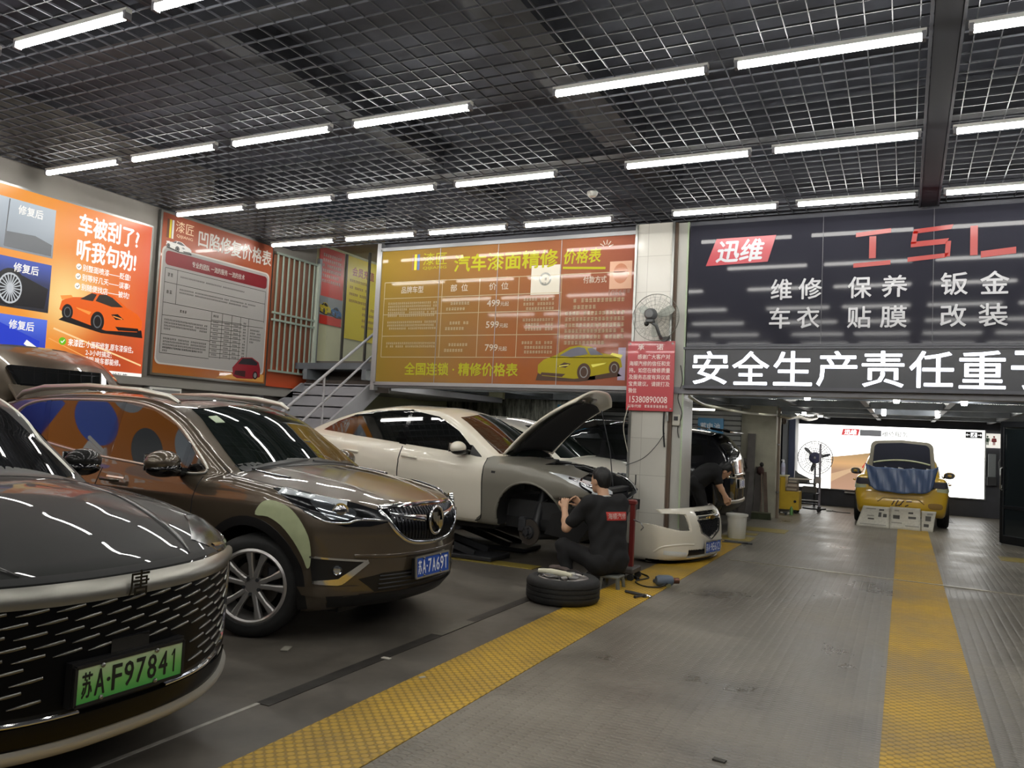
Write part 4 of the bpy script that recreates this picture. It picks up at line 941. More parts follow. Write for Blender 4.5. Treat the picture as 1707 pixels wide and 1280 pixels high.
# ================================================================ BROWN SUV
def paint(name, c, metal=.55, rough=.32): return mat(name, c, rough, metal=metal, coat=1.0, coat_rough=.015)
tint = mat('tinted_glass', '0b0d0c', .02, spec=.75, coat=.4)
tint_green = mat('windscreen_glass', '0e1512', .02, spec=.7, coat=.3)
lamp_glass = mat('lamp_glass', '1a1a1c', .03, spec=.6, alpha=.35)
lamp_silver = mat('lamp_reflector', 'c9ced4', .12, metal=1)
lamp_dark = mat('lamp_housing', '202124', .15, metal=.6)
gap_m = mat('panel_gap', '0a0a0a', .7)
def suv():
    root = thing('suv', 'brown metallic SUV with pale green filler patch on its front fender', 'car', (-5.43, 5.1, 0))
    P = paint('paint_brown', '574d40', .55, .3)
    spec = dict(
        top=[(-2.45, .95), (-2.25, 1.1), (-1.8, 1.2), (-1.0, 1.19), (0, 1.15), (.8, 1.12), (1.1, 1.155), (1.4, 1.13), (1.75, 1.075), (2.05, .995), (2.25, .915), (2.45, .8)],
        plan=[(-2.5, .80), (-2.1, .88), (-1.4, .925), (-.5, .905), (.4, .905), (1.0, .915), (1.4, .93), (1.8, .915), (2.1, .88), (2.5, .82)],
        inset=[(.1, .16), (.22, .10), (.36, .05), (.5, .045), (.62, .02), (.78, 0.0), (.9, .006), (.98, .03), (1.08, .055), (1.2, .10), (1.4, .2)],
        bottom=[(-2.5, .36), (-2.0, .24), (0, .2), (1.8, .21), (2.1, .23), (2.4, .26)],
        front=[(.1, 2.1), (.24, 2.2), (.34, 2.27), (.45, 2.285), (.6, 2.30), (.75, 2.315), (.88, 2.29), (1.0, 2.2), (1.3, 2.0)],
        rear=[(.1, -2.1), (.3, -2.24), (.5, -2.33), (.7, -2.33), (.95, -2.28), (1.2, -2.2), (1.5, -2.0)],
        fsweep=.52, fpow=2.5, rsweep=.25, crown=.075, ks=.06, kf=.085,
        axles=(1.40, -1.35), az=.355, ar=.41, ain=.58,
        gw=[(-2.4, .72), (-1.9, .80), (-1.2, .845), (0, .86), (.7, .85), (1.2, .80), (1.5, .76)], belt=1.05, tum=.33,
        roof=[(-2.3, .92), (-2.25, 1.2), (-2.05, 1.47), (-1.9, 1.575), (-1.4, 1.645), (-.7, 1.68), (-.1, 1.665), (.3, 1.60), (.5, 1.53), (.8, 1.365), (1.1, 1.18), (1.3, 1.06), (1.5, .93)],
        wsweep=.12, rcrown=.035, kg=.04)
    C = Car(spec, root); C.body([P, black], .028, mfun=C.inner); G = C.green
    R = (0, 1, 0); L = (0, -1, 0); Fr = (-1, 0, 0); Dn = (0, 0, -1)
    C.panel('windshield', [(1.0, -.70, 1.10), (1.0, -.4, 1.085), (1.0, 0, 1.08), (1.0, .4, 1.085), (1.0, .70, 1.10), (1, .66, 1.25), (1, .6, 1.42), (1, .54, 1.545), (1, 0, 1.60), (1, -.54, 1.545), (1, -.6, 1.42), (1, -.66, 1.25)], Fr, tint_green, .004, G, .05)
    C.panel('sunroof', [(.15, -.46, 2), (.15, .46, 2), (-1.3, .46, 2), (-1.3, -.46, 2)], Dn, tint, .004, G, .06)
    dlo = [(.88, 1.11), (.80, 1.075), (.65, 1.075), (.12, 1.115), (-.57, 1.165), (-1.2, 1.25), (-1.5, 1.36), (-1.6, 1.44), (-1.5, 1.52), (-1.3, 1.565), (-.95, 1.585), (-.2, 1.585), (.18, 1.53), (.46, 1.42), (.7, 1.26)]
    for sg, D in ((-1, R), (1, L)):
        y = sg
        C.panel('side_window', sidepts([(.62, 1.09), (.12, 1.125), (-.16, 1.145), (-.20, 1.57), (.15, 1.52), (.43, 1.415), (.62, 1.295)], sg), D, tint, .004, G, .05)
        C.panel('side_window', sidepts([(-.26, 1.155), (-.57, 1.18), (-1.0, 1.235), (-1.16, 1.56), (-.95, 1.572), (-.24, 1.572)], sg), D, tint, .004, G, .05)
        C.panel('quarter_window', sidepts([(-1.1, 1.26), (-1.2, 1.275), (-1.48, 1.38), (-1.56, 1.44), (-1.48, 1.505), (-1.3, 1.548), (-1.22, 1.55)], sg), D, tint, .004, G, .05)
        C.panel('mirror_triangle', sidepts([(.66, 1.09), (.79, 1.09), (.86, 1.115), (.66, 1.26)], sg), D, gloss_black, .004, G, .05)
        C.panel('window_pillar', sidepts([(-.16, 1.14), (-.26, 1.15), (-.24, 1.58), (-.2, 1.58)], sg), D, gloss_black, .0045, G, .05)
        C.panel('window_pillar', sidepts([(-1.0, 1.23), (-1.1, 1.25), (-1.22, 1.56), (-1.16, 1.57)], sg), D, gloss_black, .0045, G, .05)
        C.panel('window_pillar', sidepts([(.62, 1.08), (.66, 1.08), (.66, 1.28), (.62, 1.30)], sg), D, gloss_black, .0045, G, .05)
        C.strip('window_trim', sidepts(dlo, sg), D, .018, satin, .007, G, .03, closed=True, raise_=.004)
        b = MB(); b.tube([(.32, sg * .62, 1.59), (.22, sg * .635, 1.635), (-.1, sg * .65, 1.675), (-.7, sg * .66, 1.70), (-1.3, sg * .65, 1.68), (-1.62, sg * .63, 1.63), (-1.72, sg * .62, 1.58)], [.014, .024, .027, .027, .027, .024, .014], satin, 10); b.build('roof_rail', root, 50)
        for x0, x1 in ((.86, -.2), (-.2, -1.12)):
            path = [(x0, sg, 1.06), (x0 - .02, sg, .9), (x0 - .02, sg, .5), (x0 - .1, sg, .34)]
            C.strip('door_gap', path, D, .007, gap_m, .002, None, .03)
        C.strip('door_gap', [(-1.12, sg, 1.22), (-1.06, sg, 1.0), (-.98, sg, .8), (-.9, sg, .5), (-.85, sg, .34)], D, .007, gap_m, .002, None, .03)
        for x in (-.02, -.98):
            hd = MB(); hd.tube([(x - .1, sg * .925, .985), (x - .08, sg * .95, .985), (x + .08, sg * .95, .98), (x + .1, sg * .925, .98)], .014, P, 10); hd.build('door_handle', root, 50)
            C.strip('handle_chrome', [(x - .1, sg, 1.0), (x + .1, sg, .995)], D, .012, chrome, .004, None, .03)
        for ax in spec['axles']:
            C.panel('arch_cladding', arc(ax, .355, .475, -22, 202, 26, sg) + arc(ax, .355, .412, 202, -22, 26, sg), D, black, .005, C.F0, .04)
        C.panel('sill_cladding', sidepts([(.98, .36), (.9, .22), (-.88, .22), (-.95, .36)], sg), D, black, .006, None, .05)
        C.strip('sill_chrome', sidepts([(.92, .38), (-.9, .4)], sg), D, .02, satin, .005, None, .05)
        C.panel('headlamp', [(1.60, sg * .9, 1.025), (1.72, sg * .88, 1.03), (1.9, sg * .8, .995), (2.1, sg * .64, .945), (2.26, sg * .42, .865), (2.25, sg * .44, .825), (2.17, sg * .58, .80), (2.06, sg * .71, .80), (1.92, sg * .81, .845), (1.76, sg * .88, .93)], (-.75, -sg * .66, 0), lamp_dark, .006, None, .03)
        C.panel('lamp_lens', [(1.86, sg * .84, .955), (1.98, sg * .78, .955), (2.1, sg * .66, .90), (2.08, sg * .68, .85), (1.98, sg * .77, .85)], (-.75, -sg * .66, 0), mat('lamp_bright', '9aa0a6', .1, metal=.9), .009, None, .02, smoothpts=4)
        C.strip('lamp_drl', [(1.82, sg * .86, .9), (1.95, sg * .79, .835), (2.06, sg * .7, .825), (2.12, sg * .63, .845), (2.24, sg * .46, .835)], (-.75, -sg * .66, 0), .014, chrome, .01, None, .02, raise_=.004)
        C.strip('lamp_top_reflector', [(1.66, sg * .9, 1.01), (1.85, sg * .83, .985), (2.05, sg * .68, .94)], (-.75, -sg * .66, 0), .055, mat('lamp_pale', 'c4cacf', .2, metal=.4, coat=1), .009, None, .02)
        q, ok = C.hit(np.array([(2.03, sg * .73, .9)]), np.array((-.75, -sg * .66, 0)), C.F0); q = q[0]
        rt = Matrix.Rotation(sg * .72, 3, 'Z')
        b = MB(); b.lathe([(.0, .022), (.03, .02), (.044, .008), (.056, .012), (.056, -.02)], chrome, q, 24, 'x', rt); b.lathe([(0, .03), (.02, .027), (.03, .018)], lamp_glass, q, 20, 'x', rt); b.build('projector', root, 40)
        fog = [(1.90, sg * .86, .60), (2.2, sg * .60, .565), (2.17, sg * .62, .54), (2.06, sg * .73, .43), (1.92, sg * .84, .43)]
        C.panel('fog_recess', fog, (-.75, -sg * .66, 0), black, .004, None, .03)
        C.strip('fog_chrome', [fog[1], fog[3], fog[4]], (-.75, -sg * .66, 0), [.03, .05, .02], chrome, .008, None, .02, smooth=False)
        C.strip('fog_chrome', [fog[0], fog[1]], (-.75, -sg * .66, 0), .012, chrome, .008, None, .02)
        q, ok = C.hit(np.array([(2.04, sg * .74, .51)]), np.array((-.75, -sg * .66, 0)), C.F0); q = q[0]
        b = MB(); b.lathe([(.0, .014), (.022, .012), (.03, .02), (.036, .0)], lamp_silver, q, 20, 'x', rt); b.build('fog_lamp', root, 40)
        C.panel('bumper_blade', [(1.86, sg * .9, .395), (2.0, sg * .8, .405), (2.16, sg * .64, .4), (2.14, sg * .62, .34), (2.0, sg * .75, .325), (1.86, sg * .86, .345)], (-.75, -sg * .66, 0), P, .012, None, .03)
        C.strip('hood_gap', [(1.0, sg * .78, 1.3), (1.3, sg * .80, 1.3), (1.62, sg * .79, 1.3), (1.9, sg * .70, 1.2), (2.1, sg * .58, 1.1), (2.23, sg * .45, 1.0)], Dn, .007, gap_m, .0015, None, .03)
        C.strip('hood_vent', [(1.12, sg * .6, 1.3), (1.3, sg * .61, 1.3), (1.47, sg * .6, 1.2)], Dn, [.01, .03, .008], chrome, .006, None, .02, raise_=.004)
        C.strip('hood_crease', [(1.1, sg * .42, 1.3), (1.6, sg * .40, 1.3), (2.05, sg * .33, 1.2), (2.2, sg * .3, 1.0)], Dn, [.004, .05, .05, .05, .004], P, .0, None, .04, raise_=.006)
        # mirror
        m = MB(); c = (.66, sg * 1.03, 1.15)
        m.ball(c, (.095, .14, .09), P, 20, 12); m.box((.66, sg * .90, 1.08), (.08, .16, .06), black, bev=.01); mo = m.build('mirror', root, 60)
        m = MB(); m.ball((.665, sg * 1.02, 1.105), (.097, .142, .062), gloss_black, 20, 8); m.build('mirror_base', mo, 60)
        m = MB(); m.box((.585, sg * 1.03, 1.15), (.01, .2, .12), chrome, bev=.004); m.build('mirror_glass', mo)
    # filler patch
    C.panel('filler_patch', sidepts([(1.47, .845), (1.5, .915), (1.55, .945), (1.63, .945), (1.74, .915), (1.83, .85), (1.90, .74), (1.915, .62), (1.905, .54), (1.885, .525), (1.86, .60), (1.80, .70), (1.7, .79), (1.58, .84)], -1), R, mat('pale_green_filler', 'a8b08a', .55, noise=(14, .06)), .007, None, .03, smoothpts=3)
    # nose
    gr = [(2, .47, .915), (2, .45, .84), (2, .37, .74), (2, .24, .675), (2, .0, .655), (2, -.24, .675), (2, -.37, .74), (2, -.45, .84), (2, -.47, .915), (2, -.25, .925), (2, 0, .93), (2, .25, .925)]
    gp = C.panel('grille', gr, Fr, gloss_black, .003, None, .04)
    C.strip('grille_frame', gr, Fr, .026, chrome, .01, None, .02, closed=True, raise_=.007)
    for k in range(-12, 13):
        y = k * .034; zb = float(np.interp(abs(y), [0, .24, .37, .45], [.675, .695, .76, .86])); zt = .905
        if zt - zb > .03: C.strip('grille_slat', [(2, y, zt), (2, y, zb)], Fr, .008, mat('slat_dark', '35363a', .2, metal=.8), .012, None, .03, raise_=.005)
    for sg in (-1, 1): C.strip('grille_wing', [(2, sg * .09, .825), (2, sg * .25, .845), (2, sg * .43, .875)], Fr, [.05, .03, .012], chrome, .016, None, .02, raise_=.008)
    em = bpy.data.objects.new('emblem', None); COL.objects.link(em); em.parent = root; em.location = (2.345, 0, .815)
    b = MB(); b.tube([(0, .088 * math.cos(a), .098 * math.sin(a)) for a in np.linspace(0, 2 * PI, 33)[:-1]], .011, chrome, 8, closed=True); b.build('emblem_ring', em, 60)
    b = MB(); b.lathe([(0, -.002), (.085, -.004)], gloss_black, (-.006, 0, 0), 24, 'x'); b.build('emblem_disc', em)
    for k, (y, z) in enumerate(((-.035, .03), (0, 0), (.035, -.03))):
        b = MB(); b.prism([(y - .028, z + .03), (y - .028, z - .01), (y, z - .042), (y + .028, z - .01), (y + .028, z + .03)], .012 + .003 * k, chrome, (0, 0, 0), (0, 1, 0), (0, 0, 1)); b.build('emblem_shield', em)
    it = [(2, -.62, .445), (2, -.45, .475), (2, .45, .475), (2, .62, .445), (2, .5, .35), (2, -.5, .35)]
    C.panel('lower_intake', it, Fr, black, .003, None, .04)
    for z in (.37, .40, .43, .455): C.strip('intake_slat', [(2, -.48, z), (2, .48, z)], Fr, .01, dark_steel, .008, None, .05, raise_=.004)
    C.panel('front_lip', [(2, -.78, .34), (2, -.5, .34), (2, .5, .34), (2, .78, .34), (2, .74, .265), (2, 0, .25), (2, -.74, .265)], Fr, black, .014, None, .05)
    C.strip('bumper_crease', [(2, -.66, .60), (2, -.3, .585), (2, .3, .585), (2, .66, .60)], Fr, .03, P, 0, None, .04, raise_=.006)
    plate(root, (2.335, 0, .49), (0, 1, 0), (-.06, 0, 1), .45, .145, mat('plate_blue', '1f4ba8', .35), mat('plate_white', 'e8ecf2', .4), '苏A·7A69T', satin)
    b = MB(); b.box((2.31, 0, .49), (.03, .44, .13), black); b.build('plate_bracket', root)
    C.panel('cowl', [(1.12, -.68, 2), (1.2, -.3, 2), (1.22, 0, 2), (1.2, .3, 2), (1.12, .68, 2), (1.02, .70, 2), (1.08, 0, 2), (1.02, -.70, 2)], Dn, black, .004, C.F0, .04)
    for y0, y1 in ((-.62, .0), (.05, .6)): C.strip('wiper', [(1.12, y0, 1.4), (1.13, (y0 + y1) / 2, 1.4), (1.1, y1, 1.4)], Dn, .016, black, .012, C.F0, .03, raise_=.006)
    C.panel('windshield_sticker', [(1, -.5, 1.49), (1, -.5, 1.445), (1, -.42, 1.45), (1, -.42, 1.5)], Fr, mat('sticker_pale', 'a9b89a', .4), .007, G, .03)
    # raised tailgate, hinged at the rear edge of the roof
    tg = bpy.data.objects.new('tailgate', None); COL.objects.link(tg); tg.parent = root; tg.location = (-1.86, 0, 1.60); tg.rotation_euler = (0, math.radians(42), 0)
    n = 18; P1 = []; 
    for i in range(n + 1):
        for j in range(n + 1):
            u = i / n; v = j / n * 2 - 1; w = .74 + .06 * u; rr = 1 - max(0, (u - .86) / .14) ** 2 * .1
            P1.append((-.80 * u, v * w * rr, .07 * math.sin(min(1, u * 1.5) * PI * .5) - .1 * u * u - .07 * abs(v) ** 4 - .05 * v * v))
    P1 = np.array(P1); fs = [(i * (n + 1) + j, i * (n + 1) + j + 1, (i + 1) * (n + 1) + j + 1, (i + 1) * (n + 1) + j) for i in range(n) for j in range(n)]
    o = npmesh('outer_skin', P1, fs, P, tg); md = o.modifiers.new('s', 'SOLIDIFY'); md.thickness = .05; md.offset = -1
    b = MB(); b.box((-.25, 0, -.0), (.3, 1.0, .1), tint, bev=.02); b.build('rear_glass', tg)
    b = MB()
    b.box((.0, 0, .02), (.26, 1.18, .035), P, bev=.015); b.build('spoiler', tg)
    for sg in (-1, 1):
        b = MB(); b.tube([(-2.06, sg * .70, 1.25), (-2.3, sg * .72, 1.88)], .012, black, 8); b.build('gas_strut', root, 40)
    for ax in spec['axles']:
        for sg in (-1, 1): wheel(root, (ax, sg * .80, .35), .35, .23, .245, 'ten', flip=sg > 0, spin=.2, turn=.36 if ax > 0 else 0)
    b = MB(); b.box((0, 0, .27), (4.0, 1.3, .12), black); b.build('underbody', root)
    return root
suv()
# ================================================================ BLACK SUV IN THE FOREGROUND
def front_suv():
    root = thing('suv', 'black SUV with wide silver grille bar and green plate, nearest the camera', 'car', (-5.13, 2.21, 0))
    P = mat('paint_black', '141413', .5, spec=.15, coat=.5, coat_rough=.012)
    spec = dict(
        top=[(-2.5, 1.0), (-2.2, 1.15), (-1.0, 1.18), (0, 1.15), (.8, 1.14), (1.1, 1.17), (1.5, 1.135), (1.9, 1.045), (2.2, .95), (2.38, .88), (2.55, .78)],
        plan=[(-2.6, .84), (-2.1, .93), (-1.4, .965), (-.5, .95), (.4, .95), (1.0, .955), (1.4, .965), (1.8, .95), (2.15, .915), (2.6, .85)],
        inset=[(.1, .14), (.22, .08), (.36, .04), (.5, .03), (.62, .015), (.78, 0.0), (.9, .006), (.98, .03), (1.08, .055), (1.2, .10), (1.4, .2)],
        bottom=[(-2.5, .36), (-2.0, .24), (0, .2), (1.8, .21), (2.1, .22), (2.4, .24)],
        front=[(.1, 2.3), (.24, 2.37), (.34, 2.41), (.45, 2.42), (.6, 2.425), (.75, 2.43), (.85, 2.425), (.92, 2.36), (1.0, 2.26), (1.3, 2.0)],
        rear=[(.1, -2.1), (.3, -2.3), (.5, -2.42), (.7, -2.42), (.95, -2.38), (1.2, -2.3), (1.5, -2.1)],
        fsweep=.58, fpow=2.6, rsweep=.25, crown=.085, ks=.06, kf=.075, axles=(1.44, -1.38), az=.365, ar=.42, ain=.6,
        gw=[(-2.4, .76), (-1.9, .84), (-1.2, .88), (0, .89), (.7, .885), (1.2, .83), (1.5, .79)], belt=1.07, tum=.33,
        roof=[(-2.38, .92), (-2.3, 1.2), (-2.1, 1.5), (-1.9, 1.62), (-1.4, 1.69), (-.7, 1.72), (-.1, 1.70), (.3, 1.63), (.5, 1.56), (.8, 1.39), (1.1, 1.205), (1.3, 1.08), (1.5, .95)], wsweep=.22, rcrown=.05, kg=.05)
    C = Car(spec, root); C.body([P, black], .028, mfun=C.inner); G = C.green
    R = (0, 1, 0); L = (0, -1, 0); Fr = (-1, 0, 0); Dn = (0, 0, -1)
    C.panel('windshield', [(1.0, -.745, 1.13), (1.0, -.4, 1.11), (1.0, 0, 1.10), (1.0, .4, 1.11), (1.0, .745, 1.13), (1, .70, 1.27), (1, .63, 1.45), (1, .57, 1.575), (1, 0, 1.63), (1, -.57, 1.575), (1, -.63, 1.45), (1, -.70, 1.27)], Fr, tint, .004, G, .05)
    for sg, D in ((-1, R), (1, L)):
        C.panel('side_window', sidepts([(.66, 1.11), (.12, 1.13), (-.16, 1.145), (-.20, 1.60), (.15, 1.56), (.43, 1.45), (.66, 1.31)], sg), D, tint, .004, G, .05)
        C.panel('side_window', sidepts([(-.26, 1.155), (-.57, 1.16), (-1.7, 1.2), (-1.8, 1.5), (-1.3, 1.59), (-.24, 1.60)], sg), D, tint, .004, G, .05)
        C.strip('a_pillar_trim', [(.95, sg * .9, 1.14), (.7, sg * .8, 1.31), (.4, sg * .8, 1.49), (.1, sg * .8, 1.6)], D, .016, satin, .006, G, .03, raise_=.004)
        C.strip('window_trim', sidepts([(.88, 1.115), (.1, 1.12), (-.57, 1.14), (-1.8, 1.19)], sg), D, .016, satin, .006, G, .03)
        for x0 in (.88, -.2, -1.15): C.strip('door_gap', [(x0, sg, 1.08), (x0 - .02, sg, .9), (x0 - .02, sg, .5), (x0 - .1, sg, .34)], D, .007, gap_m, .002, None, .03)
        for ax in spec['axles']: C.panel('arch_cladding', arc(ax, .365, .47, -22, 202, 26, sg) + arc(ax, .365, .422, 202, -22, 26, sg), D, black, .005, C.F0, .04)
        C.panel('headlamp', [(1.82, sg * .95, .97), (2.0, sg * .88, .985), (2.2, sg * .76, .955), (2.32, sg * .62, .925), (2.3, sg * .65, .865), (2.2, sg * .78, .85), (2.0, sg * .90, .87)], (-.75, -sg * .66, 0), lamp_dark, .004, None, .03)
        C.strip('lamp_drl', [(1.9, sg * .94, .9), (2.1, sg * .84, .875), (2.28, sg * .67, .89)], (-.75, -sg * .66, 0), .018, lamp_silver, .008, None, .03)
        C.strip('hood_gap', [(1.05, sg * .80, 1.3), (1.4, sg * .84, 1.3), (1.8, sg * .80, 1.3), (2.1, sg * .74, 1.2), (2.28, sg * .62, 1.1)], Dn, .007, gap_m, .0015, None, .03)
        C.strip('hood_crease', [(1.15, sg * .56, 1.3), (1.7, sg * .54, 1.3), (2.1, sg * .46, 1.2), (2.3, sg * .38, 1.0)], Dn, [.004, .06, .06, .06, .004], P, 0, None, .04, raise_=.007)
        C.strip('grille_side_chrome', [(2, sg * .78, .82), (2, sg * .79, .66), (2, sg * .75, .52), (2, sg * .6, .43), (2, sg * .3, .395), (2, 0, .39)], (-.9, -sg * .42, 0), .014, chrome, .012, None, .03, raise_=.005)
        m = MB(); m.ball((.62, sg * 1.05, 1.19), (.08, .115, .075), P, 20, 12); m.box((.64, sg * .94, 1.13), (.07, .14, .035), black, bev=.01); mo = m.build('mirror', root, 60)
        m = MB(); m.ball((.625, sg * 1.04, 1.15), (.082, .117, .05), gloss_black, 20, 8); m.build('mirror_base', mo, 60)
        m = MB(); m.box((.55, sg * 1.05, 1.19), (.01, .18, .11), chrome, bev=.004); m.build('mirror_glass', mo)
        for ax in spec['axles']: wheel(root, (ax, sg * .83, .36), .36, .24, .25, 'five', flip=sg > 0)
    yy = np.linspace(-.76, .76, 21)
    C.panel('grille', [(2, y, .80 + .006 * (abs(y) / .76) ** 2) for y in yy] + [(2, .78, .7), (2, .74, .52), (2, .55, .42), (2, 0, .405), (2, -.55, .42), (2, -.74, .52), (2, -.78, .7)], Fr, mat('grille_black', '060709', .35, spec=.12), .004, None, .05)
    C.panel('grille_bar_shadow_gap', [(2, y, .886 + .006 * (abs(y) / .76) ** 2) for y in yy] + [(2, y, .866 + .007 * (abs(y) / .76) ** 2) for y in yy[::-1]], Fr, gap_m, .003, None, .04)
    C.strip('grille_bar', [(2, y, .825 + .008 * (abs(y) / .78) ** 2) for y in np.linspace(-.8, .8, 15)], Fr, [.05, .075, .08, .08, .08, .075, .05], mat('bar_silver', '98968f', .36, metal=1), .012, None, .03, raise_=.014)
    ds = []
    for r in range(9):
        z = .775 - .04 * r
        for k in range(-7, 8):
            y = (k + .5 * (r % 2)) * .125
            if abs(y) > .74 - max(0, .55 - z) * .9 or (abs(y) < .32 and z < .6): continue
            sgn = -1 if y < 0 else 1
            ds.append(C.strip('d', [(2, y - .05, z - .004), (2, y, z + .001), (2, y + .05, z + .008)], Fr, [.003, .012, .010], mat('dash_chrome', '7a7974', .35, metal=1), .008, None, .02, raise_=.003))
    merge(ds, 'grille_dashes', root)
    b = MB(); b.box((2.43, 0, .56), (.02, .17, .15), gloss_black, bev=.004); b.build('radar_cover', root)
    S = Sheet((2.452, 0, .0), (0, 1, 0), (0, 0, 1)); S.text(mat('emblem_dark', '3b3a36', .25, metal=.9), '唐', -.04, .79, .05, .885, .015, 1); S.build(root, 'x', 'emblem')
    b = MB(); b.box((2.43, 0, .5), (.035, .5, .16), black); b.build('plate_bracket', root)
    pm = ramp_mat('plate_green', [(0, '3f9a45'), (.45, '6fae5c'), (1, 'b6c4a0')], 'Z', -.07, .07, 0, rough=.35)
    plate(root, (2.455, 0, .495), (0, 1, 0), (0, 0, 1), .48, .14, pm, mat('plate_ink', '12140f', .4), '苏A·F97841', black)
    C.panel('bumper_band', [(2, y, .385) for y in yy] + [(2, y, .31) for y in yy[::-1]], Fr, mat('band_black', '060709', .25, spec=.2), .02, None, .05)
    C.strip('front_lip', [(2, y, .285 + .02 * (abs(y) / .78) ** 2) for y in np.linspace(-.86, .86, 15)], Fr, .05, mat('lip_silver', 'a9a79f', .4, metal=.25), .035, None, .03, raise_=.01)
    C.panel('under_lip', [(2, y, .27) for y in yy] + [(2, y, .22) for y in yy[::-1]], Fr, black, .015, None, .05)
    C.panel('cowl', [(1.14, -.72, 2), (1.24, 0, 2), (1.14, .72, 2), (1.04, .74, 2), (1.10, 0, 2), (1.04, -.74, 2)], Dn, black, .004, C.F0, .04)
    b = MB(); b.box((0, 0, .27), (4.1, 1.3, .12), black); b.build('underbody', root)
front_suv()
# ================================================================ SEDANS
SEDAN = dict(
    top=[(-2.45, .90), (-2.28, 1.0), (-1.9, 1.07), (-1.2, 1.05), (-.3, 1.0), (.5, .95), (.9, .955), (1.1, .955), (1.5, .915), (1.9, .825), (2.15, .73), (2.4, .6)],
    plan=[(-2.5, .76), (-2.1, .84), (-1.3, .895), (0, .885), (1.0, .89), (1.4, .895), (1.8, .87), (2.1, .82), (2.4, .76)],
    inset=[(.1, .13), (.2, .09), (.32, .05), (.45, .03), (.58, .012), (.7, 0.0), (.8, .006), (.88, .02), (.98, .045), (1.08, .09), (1.4, .2)],
    bottom=[(-2.5, .34), (-2.0, .23), (0, .18), (1.8, .2), (2.1, .2), (2.4, .22)],
    front=[(.1, 2.1), (.2, 2.22), (.32, 2.28), (.5, 2.29), (.62, 2.28), (.75, 2.2), (.9, 2.0), (1.2, 1.7)],
    rear=[(.1, -2.05), (.25, -2.2), (.45, -2.3), (.65, -2.28), (.9, -2.24), (1.05, -2.2), (1.3, -2.1)],
    fsweep=.45, fpow=2.5, rsweep=.3, crown=.06, ks=.06, kf=.09, axles=(1.35, -1.335), az=.32, ar=.375, ain=.58,
    gw=[(-2.4, .64), (-1.9, .72), (-1.2, .80), (0, .835), (.6, .825), (1.1, .77), (1.4, .73)], belt=.95, tum=.40,
    roof=[(-2.16, .90), (-1.98, 1.08), (-1.6, 1.26), (-1.1, 1.41), (-.55, 1.475), (-.1, 1.475), (.15, 1.44), (.35, 1.37), (.75, 1.17), (1.1, .985), (1.4, .82)], wsweep=.22, rcrown=.05, kg=.05, kb=.02)
R_ = (0, 1, 0); L_ = (0, -1, 0); Fr_ = (-1, 0, 0); Bk_ = (1, 0, 0); Dn_ = (0, 0, -1)
